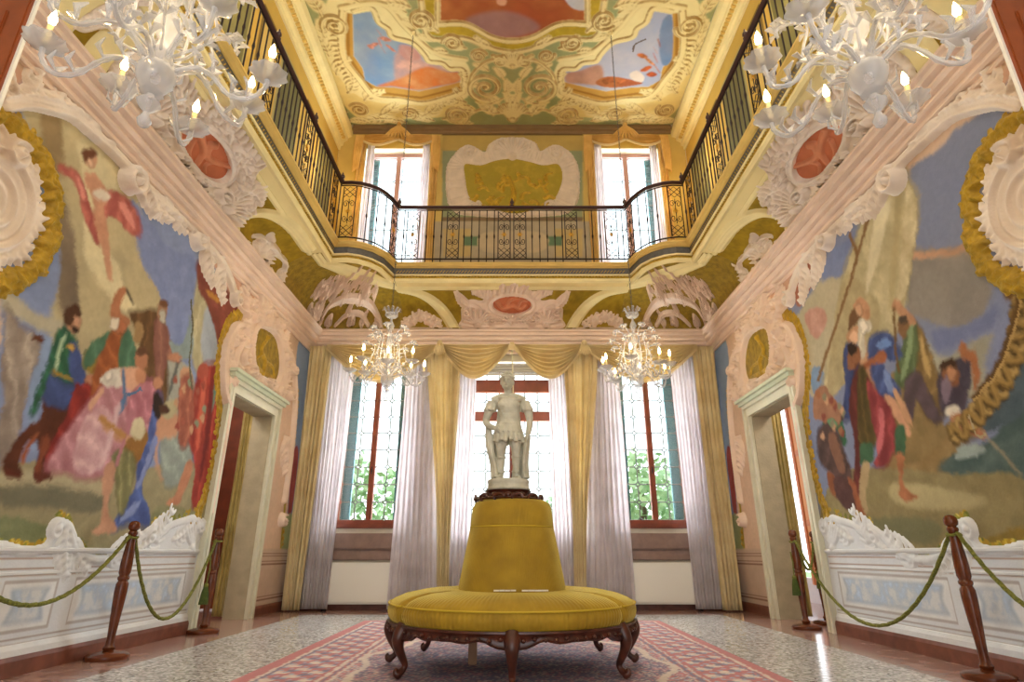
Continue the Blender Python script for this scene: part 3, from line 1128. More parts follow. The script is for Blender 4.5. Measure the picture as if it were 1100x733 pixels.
RIGHT_ART = [
    ('#7f89aa', '#8f97ae', None, [(1100, 90), (1060, 110), (980, 180), (900, 240), (850, 300), (850, 420), (880, 580), (1100, 600), (1100, 300)]),
    ('#9a938a', '#86827e', None, [(980, 272), (1010, 268), (1040, 262), (1062, 280), (1070, 310), (1040, 350), (990, 350), (974, 330)]),
    ('#c69a7a', None, None, [(982, 274), (1010, 270), (1040, 262), (1060, 278), (1040, 270), (1010, 277), (986, 281)]),
    ('#7c86ac', None, None, [(1000, 362), (1040, 348), (1074, 326), (1074, 344), (1050, 362), (1010, 378)]),
    ('#a9a694', None, None, [(990, 372), (1020, 384), (1060, 362), (1070, 360), (1060, 400), (1040, 430), (1010, 410), (985, 384)]),
    ('#bab095', None, None, [(850, 350), (880, 300), (905, 296), (930, 260), (930, 330), (900, 420), (870, 430), (850, 400)]),
    ('#7e8cb4', None, None, [(884, 296), (910, 252), (930, 236), (932, 262), (912, 292), (890, 300)]),
    ('#7e9aba', None, None, [(872, 400), (882, 396), (890, 430), (880, 440), (872, 420)]),
    # sail
    ('#cbbf98', '#a99d78', (0.12, 1.5, 0.10), [(930, 226), (966, 190), (978, 200), (982, 240), (978, 290), (972, 330), (962, 350), (952, 370), (920, 400), (890, 432), (884, 420), (896, 360), (906, 310)]),
    ('#d6cca8', '#b09c70', (0.05, 2.4, 0.10), [(972, 196), (982, 220), (982, 280), (974, 318), (960, 322), (968, 280)]),
    ('#bfb18a', '#9e8e66', None, [(906, 300), (930, 310), (946, 340), (930, 390), (900, 420), (888, 430), (892, 380)]),
    ('#c9a294', '#b67f70', None, [(864, 340), (878, 330), (888, 340), (884, 356), (874, 364)]),
    # sky hem and pink corner
    ('#b97a62', '#a06650', None, [(852, 300), (872, 276), (888, 262), (880, 290), (866, 318), (856, 330)]),
    # ship hull
    ('#8f7a4c', '#6f5c34', (0.8, 2.4, 0.12), [(1092, 300), (1101, 300), (1101, 400), (1080, 440), (1040, 474), (1016, 480), (1008, 466), (1040, 440), (1070, 400), (1086, 350)]),
    ('#7c5c30', None, None, [(1078, 290), (1088, 286), (1094, 300), (1088, 322), (1079, 318)]),
    ('#a38a5c', '#8b7146', (0.5, 2.0, 0.10), [(960, 470), (990, 462), (1030, 470), (1020, 510), (980, 530), (950, 520)]),
    ('#9c8558', '#7e6a44', None, [(960, 400), (1000, 440), (1016, 470), (980, 500), (956, 480), (950, 440)]),
    # sea
    ('#5d706e', '#48605f', (1.2, 2.2, 0.2), [(1020, 492), (1060, 476), (1101, 440), (1101, 520), (1060, 516), (1014, 508)]),
    ('#9aa8a4', None, None, [(1030, 482), (1050, 478), (1060, 486), (1040, 494), (1026, 494)]),
    ('#5a6c76', '#465862', None, [(1076, 416), (1101, 390), (1101, 440), (1070, 462), (1056, 462)]),
    # ground
    ('#9d9068', '#847850', None, [(900, 510), (960, 504), (1020, 510), (1101, 516), (1101, 600), (1000, 600), (900, 590), (880, 560)]),
    ('#7c7a5a', None, None, [(935, 560), (980, 556), (1010, 566), (1000, 584), (950, 580)]),
    ('#b7aa80', None, None, [(960, 520), (1020, 526), (1060, 540), (1010, 550), (960, 540)]),
    ('#a08438', '#7c7040', None, [(1060, 580), (1101, 566), (1101, 588), (1070, 590)]),
    # olive man with rope, brown legs
    ('#9a7f4e', '#76603a', (0.9, 3.2, 0.2), [(984, 350), (992, 360), (1006, 400), (1016, 440), (1000, 450), (986, 430), (984, 400), (980, 370)]),
    ('#6e8058', '#4f6040', (0.2, 3.6, 0.2), [(972, 350), (982, 346), (986, 370), (982, 400), (974, 416), (962, 412), (964, 390), (970, 370)]),
    ('#c89a78', '#a06f50', None, [(959, 322), (964, 322), (974, 334), (984, 346), (978, 352), (966, 338), (958, 330)]),
    ('#8c6a48', None, None, [(966, 342), (974, 342), (976, 356), (970, 364), (964, 356)]),
    ('#6b5a62', '#4e4248', (0.9, 3.0, 0.15), [(974, 408), (988, 402), (996, 420), (1010, 448), (1006, 456), (994, 446), (984, 430), (980, 452), (972, 440)]),
    # rower in grey leaning over the side
    ('#5d5260', '#433a48', (0.9, 3.0, 0.15), [(1008, 404), (1022, 396), (1036, 396), (1040, 416), (1036, 440), (1018, 446), (1010, 440)]),
    ('#57505e', '#40394a', None, [(1026, 388), (1040, 386), (1044, 402), (1038, 420), (1028, 412)]),
    ('#b77a50', '#915a38', None, [(1030, 372), (1034, 366), (1040, 378), (1046, 376), (1052, 396), (1050, 416), (1046, 420), (1044, 396), (1038, 388), (1032, 384)]),
    ('#a3704c', '#7e5236', None, [(1012, 392), (1024, 390), (1030, 402), (1028, 414), (1020, 414), (1012, 406)]),
    ('#4b3322', None, None, [(1011, 390), (1020, 385), (1028, 390), (1026, 400), (1014, 398), (1010, 402)]),
    ('#d9d1c0', None, None, [(1016, 440), (1026, 436), (1032, 442), (1024, 450), (1016, 448)]),
    ('#bd835c', '#94603f', None, [(1020, 450), (1030, 444), (1044, 456), (1060, 466), (1056, 474), (1038, 466), (1024, 458)]),
    ('#a2957c', None, None, [(1056, 466), (1060, 468), (1094, 506), (1092, 508)]),
    # woman lifted
    ('#d2a27c', '#ab7b58', None, [(909, 362), (916, 352), (922, 350), (928, 362), (930, 372), (936, 392), (950, 430), (956, 440), (948, 446), (936, 430), (912, 372)]),
    ('#ddd5c2', '#b5ab94', (0.5, 4.0, 0.2), [(922, 344), (932, 344), (936, 354), (928, 360), (930, 376), (926, 386), (918, 372), (922, 356)]),
    ('#d0a07c', '#a97956', None, [(918, 326), (924, 320), (932, 326), (935, 336), (932, 344), (924, 340), (916, 332)]),
    ('#7b5a3c', None, None, [(913, 336), (922, 332), (924, 342), (916, 352), (911, 356)]),
    ('#52669c', '#3a4a78', (0.8, 3.6, 0.22), [(934, 366), (950, 358), (962, 368), (968, 384), (956, 388), (948, 380), (950, 396), (964, 414), (966, 424), (950, 430), (940, 414), (934, 392)]),
    ('#b2704a', '#8c4f32', None, [(926, 394), (938, 384), (946, 376), (953, 382), (950, 390), (938, 392), (928, 400)]),
    ('#cf9e7c', None, None, [(950, 424), (960, 430), (972, 450), (979, 466), (974, 468), (962, 450), (950, 440)]),
    ('#cc9e78', None, None, [(958, 418), (966, 424), (978, 450), (980, 460), (970, 448)]),
    # abductor in blue and red
    ('#465688', '#323e66', (0.3, 3.6, 0.2), [(908, 372), (920, 372), (922, 392), (920, 416), (916, 446), (904, 448), (908, 416), (906, 392)]),
    ('#9c6a48', '#6d4730', None, [(912, 376), (922, 374), (924, 386), (918, 398), (910, 394)]),
    ('#7b3a34', '#5c2826', (0.1, 3.6, 0.2), [(918, 402), (926, 404), (928, 440), (924, 500), (926, 550), (922, 562), (916, 540), (918, 480), (912, 440)]),
    ('#6e5c2e', '#4c4224', (0.1, 5.0, 0.25), [(922, 400), (932, 404), (940, 440), (942, 474), (930, 480), (922, 470)]),
    ('#a94a4e', '#7c3038', (0.4, 3.2, 0.25), [(932, 410), (944, 424), (956, 440), (963, 470), (956, 494), (948, 502), (938, 498), (944, 482), (938, 460), (934, 436)]),
    ('#4e7656', '#38573e', None, [(924, 480), (936, 476), (938, 494), (930, 500), (924, 498)]),
    ('#4e7656', '#38573e', None, [(962, 460), (972, 458), (972, 488), (962, 488)]),
    ('#c08058', '#93593a', None, [(962, 490), (971, 490), (970, 516), (976, 528), (986, 536), (974, 539), (966, 534), (966, 512)]),
    ('#b26e4c', '#83482f', None, [(912, 520), (920, 522), (922, 548), (930, 560), (926, 566), (920, 556)]),
    ('#b8a078', None, None, [(926, 500), (934, 500), (930, 530), (932, 548), (926, 560), (922, 540)]),
    # bent worker at the left edge
    ('#3f7a5a', '#2b5440', None, [(884, 452), (894, 446), (904, 452), (910, 476), (904, 478), (898, 462), (886, 462)]),
    ('#4c3c36', None, None, [(894, 442), (902, 440), (906, 450), (898, 452)]),
    ('#6d5450', '#4b3a3a', (0.8, 3.0, 0.2), [(880, 462), (890, 456), (900, 466), (908, 490), (914, 510), (904, 520), (894, 510), (882, 498), (878, 480)]),
    ('#a96a44', '#7c4a2e', None, [(888, 508), (896, 512), (900, 530), (896, 534), (890, 524)]),
    ('#ae6c48', '#7f4a30', None, [(910, 514), (916, 518), (924, 540), (930, 556), (922, 552), (914, 536)]),
    ('#6b4a48', '#503636', None, [(896, 514), (910, 516), (920, 548), (910, 548), (898, 534)]),
    # crowd far left
    ('#b08266', '#8a5e48', None, [(874, 424), (884, 414), (892, 424), (902, 440), (900, 458), (884, 452), (874, 450)]),
]


LEFT_ART += [
    # belt, cuffs, hair, faces, limbs
    ('#b08a34', None, None, [(56, 398), (66, 402), (77, 408), (77, 411), (65, 406), (56, 401)]),
    ('#c9a24a', None, None, [(72, 372), (78, 370), (82, 374), (76, 377)]),
    ('#c9987a', None, None, [(80, 341), (86, 342), (86, 348), (83, 354), (79, 352)]),
    ('#3d2a22', None, None, [(78, 349), (84, 353), (82, 358), (77, 355)]),
    ('#3a2c28', None, None, [(165, 424), (172, 425), (175, 438), (171, 450), (165, 444)]),
    ('#6d4a34', None, None, [(147, 376), (156, 374), (160, 382), (157, 380), (149, 382)]),
    ('#d0a287', None, None, [(96, 434), (104, 424), (110, 418), (112, 421), (104, 432), (98, 442)]),
    ('#c28d6e', None, None, [(166, 408), (172, 406), (175, 414), (169, 419), (165, 414)]),
    ('#e0d8cc', None, None, [(112, 404), (118, 400), (120, 404), (115, 410)]),
    ('#d9b8be', None, None, [(124, 440), (130, 436), (122, 470), (112, 500), (106, 504), (114, 478)]),
    ('#b57a86', None, None, [(140, 440), (146, 446), (134, 476), (128, 500), (124, 500), (132, 470)]),
    ('#8896c8', None, None, [(166, 470), (170, 474), (160, 500), (150, 524), (147, 522), (156, 498)]),
    ('#8c9ccc', None, None, [(146, 540), (152, 540), (140, 556), (128, 563), (134, 552)]),
    ('#8a4a30', None, None, [(46, 470), (54, 474), (44, 500), (42, 512), (38, 506), (42, 488)]),
    ('#a05c3c', None, None, [(22, 492), (28, 480), (38, 466), (42, 468), (30, 486), (24, 500)]),
    ('#6a3324', None, None, [(38, 508), (52, 511), (56, 516), (38, 518)]),
    ('#6a3324', None, None, [(2, 504), (14, 508), (24, 515), (8, 514)]),
    ('#7a5236', None, None, [(172, 322), (179, 323), (180, 329), (172, 328)]),
    ('#b9b4a4', None, None, [(172, 334), (178, 335), (177, 346), (173, 346)]),
    ('#c08a6c', None, None, [(180, 382), (190, 380), (196, 384), (190, 389), (182, 388)]),
    ('#d06a50', None, None, [(218, 410), (222, 408), (218, 450), (214, 480), (211, 478), (214, 440)]),
    ('#7d2a28', None, None, [(226, 410), (230, 412), (226, 460), (218, 510), (214, 516), (221, 460)]),
    ('#5a3a2c', None, None, [(171, 438), (178, 436), (182, 442), (174, 446)]),
    ('#e3bda0', None, None, [(94, 172), (98, 171), (100, 177), (96, 180)]),
    ('#e0958a', None, None, [(132, 216), (140, 228), (146, 244), (143, 246), (134, 232), (128, 220)]),
    ('#e0958a', None, None, [(82, 190), (88, 198), (92, 214), (89, 214), (84, 200)]),
    ('#a9c0a0', None, None, [(66, 364), (72, 360), (64, 384), (60, 398), (58, 394), (62, 378)]),
]
RIGHT_ART += [
    ('#7090c8', None, None, [(940, 372), (950, 364), (958, 370), (948, 376)]),
    ('#7c92c4', None, None, [(950, 398), (956, 404), (960, 420), (955, 422), (950, 410)]),
    ('#e6dece', None, None, [(924, 346), (930, 347), (932, 354), (926, 358)]),
    ('#e2b896', None, None, [(912, 364), (918, 356), (922, 362), (918, 372)]),
    ('#d2a684', None, None, [(919, 330), (924, 328), (926, 336), (921, 340)]),
    ('#3a2a22', None, None, [(910, 372), (917, 370), (920, 378), (913, 382)]),
    ('#c96e72', None, None, [(944, 440), (950, 446), (948, 476), (944, 490), (941, 480), (944, 460)]),
    ('#8fa57a', None, None, [(976, 352), (981, 352), (978, 384), (970, 408), (967, 406), (973, 380)]),
    ('#c2a468', None, None, [(988, 362), (993, 372), (1000, 402), (997, 404), (990, 384)]),
    ('#8a7888', None, None, [(1012, 410), (1020, 404), (1022, 420), (1016, 434), (1012, 428)]),
    ('#d09a70', None, None, [(1022, 452), (1030, 449), (1042, 460), (1036, 461)]),
    ('#b88662', None, None, [(1018, 396), (1026, 396), (1026, 406), (1020, 408)]),
    ('#5a4c42', None, None, [(966, 340), (973, 340), (974, 346), (968, 348)]),
    ('#d8cfae', None, None, [(944, 212), (958, 204), (950, 250), (940, 290), (930, 316), (934, 270)]),
    ('#b5a67e', None, None, [(962, 206), (968, 206), (966, 270), (960, 320), (954, 330), (958, 270)]),
    ('#8a6450', None, None, [(889, 470), (896, 466), (904, 488), (908, 506), (902, 508), (894, 490)]),
    ('#6c9a74', None, None, [(888, 452), (894, 450), (900, 456), (894, 460)]),
]


def side_wall(sg):
    side = 'left' if sg < 0 else 'right'
    cvs = Canvas(2.5, 9.70, 0.10, 4.10, 0.0115, base='#dcbfa6', conv=side_conv(sg))
    H_, W_ = cvs.Hn, cvs.W
    # tinted wall field
    nz = vnoise(H_, W_, 40, 5 + sg, 4)[..., None]
    cvs.C *= 0.9 + 0.2 * nz
    P = lambda pts: mx(pts, sg)
    # spandrel above the arch, rosy
    cvs.poly(P([(0, 60), (60, 110), (150, 180), (240, 270), (300, 340), (300, 360), (250, 320), (180, 240), (110, 160), (50, 112), (0, 104)]), '#d9b09a', amp=0.06, seed=2)
    art = LEFT_ART if sg < 0 else RIGHT_ART
    Craw = cvs
    for k, (c, lo, fold, pts) in enumerate(art):
        A_ = np.array(pts, float)
        sky = (A_.max(0) - A_.min(0)).max() > 60 and lo is None or k < 3
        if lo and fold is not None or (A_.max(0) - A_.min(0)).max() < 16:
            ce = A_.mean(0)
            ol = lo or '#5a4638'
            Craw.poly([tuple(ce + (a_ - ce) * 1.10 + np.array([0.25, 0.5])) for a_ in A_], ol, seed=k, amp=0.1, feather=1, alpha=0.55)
        Craw.poly(pts, c, lo=lo, fold=fold, seed=k * 7 + 11, amp=0.22 if sky else 0.14, feather=3 if sky else 1, cell=36 if sky else 10)
        if k == (12 if sg < 0 else 9):
            Craw.warp(7, 30, 41)
    if sg > 0:
        # guilloche on the prow, ropes
        hull = catmull([side_conv(sg)(*p_) for p_ in [(1099, 318), (1094, 360), (1084, 396), (1066, 426), (1044, 450), (1022, 468)]], False, 16)
        for sg2, colr in ((1, '#b89a5c'), (-1, '#a5874a')):
            pth = []
            for i in range(len(hull)):
                dd = hull[min(i + 1, len(hull) - 1)] - hull[max(i - 1, 0)]
                dd = dd / (np.hypot(*dd) + 1e-9)
                pth.append(tuple(hull[i] + np.array((-dd[1], dd[0])) * 0.075 * sg2 * math.sin(i * 0.55)))
            Craw.line([(u_ + 0.012, v_ - 0.016) for u_, v_ in pth], 0.05, '#4f3d1e', raw=True, smooth=False)
            Craw.line(pth, 0.042, colr, raw=True, smooth=False)
        Craw.line([(1096, 300), (1088, 350), (1070, 396), (1044, 430)], 0.05, '#6b4f28')
        Craw.line([(1098, 300), (1091, 350), (1074, 396), (1046, 432)], 0.02, '#b8995c')
        Craw.line([(936, 222), (914, 300), (884, 392), (878, 410)], 0.05, '#8b6a44', smooth=False)
        Craw.line([(912, 250), (922, 276)], 0.05, '#8b6a44', smooth=False)
        Craw.line([(1040, 448), (1050, 470), (1060, 468)], 0.02, '#b5a680')
        Craw.line([(960, 330), (962, 376), (966, 400)], 0.035, '#7a5a30')
        for k in range(16):
            x = 876 + (k * 37 % 28)
            y_ = 424 + (k * 53 % 46)
            Craw.poly([(x, y_), (x + 3, y_ - 4), (x + 5, y_), (x + 3, y_ + 5)], ['#a8704e', '#c49a78', '#8f4f42', '#8d8a70'][k % 4], seed=k)
    else:
        for k in range(14):
            x = 186 + (k * 29 % 36)
            y_ = 408 + (k * 41 % 60)
            Craw.poly([(x, y_), (x + 3, y_ - 4), (x + 5, y_), (x + 3, y_ + 6)], ['#a8604e', '#c49a78', '#9f4f42', '#8d9a80'][k % 4], seed=k)
        Craw.line([(205, 322), (207, 350), (204, 390), (207, 420)], 0.03, '#6c6a54')
        Craw.line([(107, 450), (124, 462), (136, 470)], 0.05, '#b98a50')
        Craw.line([(136, 424), (146, 422), (152, 418)], 0.03, '#5b7ba0')
    gr = cvs.C.mean(2, keepdims=True)
    cvs.C = cvs.C * 0.9 + gr * np.array([1.06, 1.0, 0.90]) * 0.10
    cvs.C = np.clip(cvs.C, 0, 1) ** 1.12
    # painterly edges
    cvs.warp(1.3, 5, 31 + sg)
    br = vnoise(H_, W_, 3, 77 + sg, 2)[..., None]
    cvs.C = np.clip(cvs.C * (0.93 + 0.14 * br), 0, 1)
    # gilt foliage strips painted beside the door surround
    for pts, wd in (([(262, 336), (247, 346), (238, 370), (234, 410), (238, 446), (232, 490), (222, 530), (208, 566), (190, 580)], 0.10),
                    ([(316, 392), (319, 420), (316, 470), (308, 530), (302, 590)], 0.07)):
        cvs.line(P(pts), wd, '#a8922e', amp=0.3)
    # blue-grey strip toward the window corner with a figure
    cvs.poly(P([(320, 372), (334, 366), (326, 480), (312, 610), (302, 612), (308, 560), (316, 470)]), '#8296b4', amp=0.1)
    cvs.poly(P([(316, 486), (321, 488), (314, 548), (309, 560)]), '#93403a', fold=(0.2, 4, 0.2))
    cvs.poly(P([(306, 558), (316, 556), (312, 598), (303, 600)]), '#9aa070')
    # dado
    dz = [(2.5, 1.02), (3.3, 0.98), (3.9, 0.95)]
    top = [(-60, 586), (0, 586), (20, 592), (40, 592), (52, 586), (58, 568), (66, 560), (76, 566), (82, 588), (96, 600), (112, 604), (128, 600), (146, 586), (160, 572), (176, 560), (198, 560), (214, 556), (222, 576), (222, 590)]
    lo = [(222, 690), (0, 780), (-60, 800)]
    Q = [side_conv(sg)(*p) for p in mx(top + lo, sg)]
    Q = [(u, v) for u, v in Q]
    cvs.poly(Q, '#d8dce2', smooth=False, raw=True, amp=0.07, seed=9)
    # behind door to the corner
    cvs.poly([(8.5, 0.0), (9.72, 0.0), (9.72, 0.86), (8.5, 0.86)], '#c9b09c', smooth=False, raw=True, amp=0.1)
    u_end = 6.84
    for z, wd, c in ((0.80, 0.016, '#9c8072'), (0.765, 0.010, '#b79d90'), (0.70, 0.014, '#a58c80'), (0.66, 0.02, '#c3b4ac'), (0.24, 0.014, '#a79c98'), (0.20, 0.02, '#c0b9b6')):
        cvs.poly([(2.5, z - wd / 2), (u_end, z - wd / 2), (u_end, z + wd / 2), (2.5, z + wd / 2)], c, smooth=False, raw=True, feather=0, amp=0.15)
        cvs.poly([(8.52, z - wd / 2), (9.7, z - wd / 2), (9.7, z + wd / 2), (8.52, z + wd / 2)], '#8f6f60', smooth=False, raw=True, feather=0, amp=0.15)
    for a, b in ((2.6, 4.12), (4.32, 4.84), (5.02, 6.7)):
        cvs.poly([(a, 0.28), (b, 0.28), (b, 0.62), (a, 0.62)], '#b5b0b0', smooth=False, raw=True, feather=0)
        cvs.poly([(a + .02, 0.30), (b - .02, 0.30), (b - .02, 0.60), (a + .02, 0.60)], '#dfe1e4', smooth=False, raw=True, feather=0)
        cc = [(a + .07, 0.34), (b - .07, 0.34), (b - .12, 0.45), (b - .07, 0.57), (a + .07, 0.57), (a + .12, 0.45)]
        cvs.poly(cc, '#9fb0c4', smooth=False, raw=True, amp=0.35, lo='#c8ced4')
        cvs.poly([(a + .12, 0.36), (b - .12, 0.36), (b - .16, 0.45), (b - .12, 0.55), (a + .12, 0.55), (a + .16, 0.45)], '#a9b9cc', smooth=False, raw=True, amp=0.6, cell=7, lo='#e4e6e8', seed=int(a * 10))
    fl_ = []
    # flowers above the dado edge
    rr = random.Random(3)
    for k in range(260):
        t = rr.random() * (len(top) - 1)
        i = int(t)
        x = top[i][0] + (top[i + 1][0] - top[i][0]) * (t - i)
        y_ = top[i][1] + (top[i + 1][1] - top[i][1]) * (t - i) - rr.uniform(1, 10)
        px = x if sg < 0 else 1101 - x
        u, v = side_conv(sg)(px, y_)
        q = rr.uniform(0.012, 0.03)
        cvs.poly([(u - q, v), (u, v + q), (u + q, v), (u, v - q)], rr.choice(['#c2a63a', '#8d8a3a', '#d0bc5c', '#6f7434', '#a98a30']), raw=True, feather=0)
    # holes
    keep = np.ones((H_, W_), bool)
    U, V = np.meshgrid(cvs.U, cvs.Vv)
    keep &= ~((U > DOOR[0]) & (U < DOOR[1]) & (V < DOOR[3]))
    cvs.keep = keep
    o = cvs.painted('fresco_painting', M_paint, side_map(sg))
    if sg < 0:
        tag(o, 'left fresco with a soldier in green and blue and a lady in pink', 'fresco')
    else:
        tag(o, 'right fresco with a pale sail, a ship prow and a lifted woman', 'fresco')
    o.name = 'fresco_painting'
    return cvs


for sg in (-1, 1):
    side_wall(sg)


# ---------------------------------------------------------------- stucco of the side walls (modelled relief)
def wall_stucco(sg):
    C = lambda: Canvas(2.5, 9.70, 0.10, 4.12, 0.0105, conv=side_conv(sg))
    P = lambda pts: mx(pts, sg)
    f = side_map(sg)
    conv = side_conv(sg)
    side = 'left' if sg < 0 else 'right'
    d = 1                                            # in wall coordinates both sides look alike (mirror across x)

    def q(px, py):
        return conv(*(P([(px, py)])[0]))

    def qs(pts):
        return [q(*p) for p in pts]
    # arch moulding with foliage
    a = C()
    arch = qs([(0, 112), (25, 108), (50, 113), (75, 122), (100, 143), (122, 163), (138, 180)])
    a.frame(arch, 0.055, 0.05, raw=True)
    a.rocaille(qs([(0, 104), (25, 100), (50, 105), (78, 116), (104, 137), (126, 158), (142, 176)]), 0.10, 26, 0.017, 0.04, side=1 if True else -1)
    for px, py, an, L in ((10, 98, 2.2, .35), (28, 96, 1.2, .36), (48, 104, 0.6, .30), (66, 112, 0.2, .26), (90, 132, 0.2, .22), (112, 152, 0.2, .2)):
        a.leaf(q(px, py), an, L, 0.9, 0.022, 0.045, 5)
    a.volute(q(137, 193), 0.12, 1.2, 1.7, -1, 0.035, 0.07)
    a.leaf(q(140, 180), -0.2, 0.5, -0.6, 0.035, 0.06, 6)
    a.leaf(q(150, 196), -0.5, 0.45, 0.5, 0.03, 0.05, 6)
    a.garland(qs([(160, 208), (180, 228), (196, 244)]), 0.16, 70, 0.05, seed=4)
    a.frame(qs([(146, 196), (172, 216), (206, 246), (232, 274), (246, 300), (252, 322)]), 0.045, 0.045, raw=True)
    a.volute(q(210, 258), 0.11, 1.0, 1.5, -1, 0.03, 0.06)
    a.leaf(q(218, 262), -0.9, 0.5, 0.3, 0.03, 0.05, 6)
    a.leaf(q(236, 285), -1.2, 0.45, 0.4, 0.028, 0.05, 6)
    a.volute(q(252, 322), 0.10, 1.6, 1.4, 1, 0.026, 0.055)
    a.garland(qs([(188, 236), (216, 262), (240, 296)]), 0.10, 50, 0.045, seed=9)
    o = a.relief('arch_stucco', M_stucco, f, gain=2.0)
    tag(o, 'ivory stucco arch of scrolls and leaves over the %s fresco' % side, 'stucco moulding')
    # big medallion at the image edge
    root = empty('stucco_medallion', (sg * XW, q(-8, 222)[0], q(-8, 222)[1]),
                 'large round %s stucco shell medallion ringed by a gilt garland' % ('left wall' if sg < 0 else 'right wall'), 'medallion')
    g = C()
    cu, cvv = 3.29, 3.02
    rq = [(cu + 0.565 * math.cos(t), cvv + 0.60 * math.sin(t)) for t in np.linspace(0, 2 * PI, 60)]
    g.stroke(rq, 0.055, 0.055, 0.025, smooth=False)
    g.garland(rq, 0.15, 620, 0.06, seed=5, r=(0.014, 0.034))
    g.relief('garland', M_gold, f, root, gain=1.3)
    s_ = C()
    rim = [(cu + (0.43 + 0.025 * math.sin(9 * t)) * math.cos(t), cvv + (0.45 + 0.025 * math.sin(9 * t)) * math.sin(t)) for t in np.linspace(0, 2 * PI, 80)[:-1]]
    s_.plate(rim, 0.025, raw=True, edge=3)
    s_.rocaille(rim + rim[:1], 0.07, 44, 0.018, 0.05, side=-1)
    s_.rocaille(rim + rim[:1], 0.09, 40, 0.016, 0.045, side=1)
    for rad, h in ((0.33, 0.07), (0.27, 0.045), (0.19, 0.06), (0.11, 0.045)):
        c_ = [(cu + rad * math.cos(t), cvv + rad * 1.05 * math.sin(t)) for t in np.linspace(0, 2 * PI, 60)]
        s_.stroke(c_, 0.020, 0.020, h, smooth=False)
    s_.volute((3.36, 3.40), 0.10, 1.0, 1.7, 1, 0.028, 0.09)
    s_.volute((3.22, 2.62), 0.10, 3.0, 1.7, 1, 0.028, 0.09)
    s_.relief('shell_rim', M_stucco, f, root, gain=1.2)
    # door surround: oval cartouche, wings and flourishes
    root = empty('door_cartouche', (sg * XW, 7.6, 3.3), 'rosy stucco cartouche with a gilt oval over the %s doorway' % side, 'cartouche')
    c = C()
    wing = [(262, 350), (252, 352), (243, 368), (238, 392), (239, 418), (246, 420), (252, 402), (262, 392), (268, 376), (266, 360)]
    c.plate(P(wing), 0.014, edge=2)
    c.frame(qs([(264, 352), (253, 350), (243, 366), (238, 390), (239, 420), (244, 436)]), 0.035, 0.05, raw=True)
    c.stroke(qs([(264, 356), (258, 366), (250, 384), (247, 410)]), 0.03, 0.02, 0.055)
    c.volute(q(260, 384), 0.10, 2.0, 1.5, 1, 0.026, 0.06)
    c.volute(q(262, 356), 0.08, -1.0, 1.4, -1, 0.024, 0.06)
    oval = [(276, 353), (286, 354), (296, 364), (300, 384), (299, 402), (293, 412), (282, 406), (272, 398), (269, 380), (270, 362)]
    big = [(268, 336), (286, 334), (302, 350), (310, 376), (310, 410), (304, 424), (292, 420), (276, 410), (264, 400), (262, 380), (262, 350)]
    c.plate(P(big), 0.010, edge=2)
    c.frame(qs(oval), 0.032, 0.06, raw=True, closed=True)
    c.cut(P(oval))
    c.rocaille(qs(big + big[:1]), 0.07, 34, 0.017, 0.05, side=-1)
    c.leaf(q(276, 350), 1.7, 0.5, -0.7, 0.03, 0.06, 6)
    c.leaf(q(284, 350), 1.2, 0.42, 0.9, 0.03, 0.06, 6)
    c.leaf(q(262, 340), 2.2, 0.5, -1.2, 0.03, 0.05, 6)
    c.leaf(q(296, 352), 0.9, 0.5, -1.0, 0.028, 0.05, 6)
    c.shell(q(280, 334), 1.45, 2.0, 0.30, 9, None, 0.05)
    c.garland(qs([(262, 322), (276, 330), (292, 346), (306, 372)]), 0.14, 60, 0.055, seed=11)
    for x_, y_, a_ in ((250, 372, 1.4), (246, 396, 1.6), (256, 398, 2.6), (304, 366, 0.6), (307, 396, -1.2), (300, 416, -1.8), (280, 344, 1.5), (270, 330, 2.4), (290, 336, 0.6), (266, 372, 2.8)):
        c.leaf(q(x_, y_), a_, 0.24, 0.9, 0.02, 0.05, 5)
    for x_, y_, d_ in ((248, 410, 1), (306, 384, -1), (272, 342, 1), (296, 346, -1), (256, 364, 1)):
        c.volute(q(x_, y_), 0.065, x_, 1.5, d_, 0.018, 0.055)
    c.volute(q(288, 414), 0.09, 0.6, 1.4, 1, 0.024, 0.055)
    c.volute(q(268, 400), 0.08, 2.6, 1.4, -1, 0.024, 0.055)
    # right hand strip down to the dado
    c.frame(qs([(306, 372), (313, 388), (316, 420), (314, 460), (309, 505), (304, 540)]), 0.035, 0.045, raw=True)
    c.volute(q(310, 424), 0.10, 1.5, 1.6, -1, 0.026, 0.055)
    c.volute(q(313, 398), 0.08, 4.0, 1.5, 1, 0.024, 0.055)
    c.leaf(q(306, 470), -1.4, 0.55, 0.3, 0.03, 0.05, 7)
    c.volute(q(302, 560), 0.10, 1.0, 1.5, 1, 0.026, 0.05)
    # left strip alongside the door frame
    c.frame(qs([(244, 436), (240, 470), (232, 510), (224, 552)]), 0.028, 0.035, raw=True)
    c.relief('stucco_ornament', M_stucco_pink, f, root, gain=2.2)
    m_ = C()
    m_.plate(P(oval), 0.012, edge=1)
    m_.relief('gilt_oval', M_olive, f, root)
    fg = C()
    fg.stroke(qs([(281, 404), (284, 388), (280, 376), (286, 366)]), 0.045, 0.03, 0.05)
    fg.stroke(qs([(284, 388), (292, 394), (294, 404)]), 0.03, 0.02, 0.045)
    fg.stroke(qs([(282, 380), (274, 386)]), 0.022, 0.016, 0.045)
    fg.dab(*q(287, 363), 0.05, 0.06)
    fg.stroke(qs([(274, 396), (286, 402), (294, 406)]), 0.04, 0.03, 0.04)
    fg.relief('gilt_relief_figure', M_gold, f, root)
    # gilt foliage beside the surround
    g2 = C()
    g2.garland(qs([(262, 336), (248, 344), (239, 366), (234, 400), (236, 440), (230, 490), (220, 534), (206, 566)]), 0.11, 330, 0.03, seed=21, r=(0.012, 0.026))
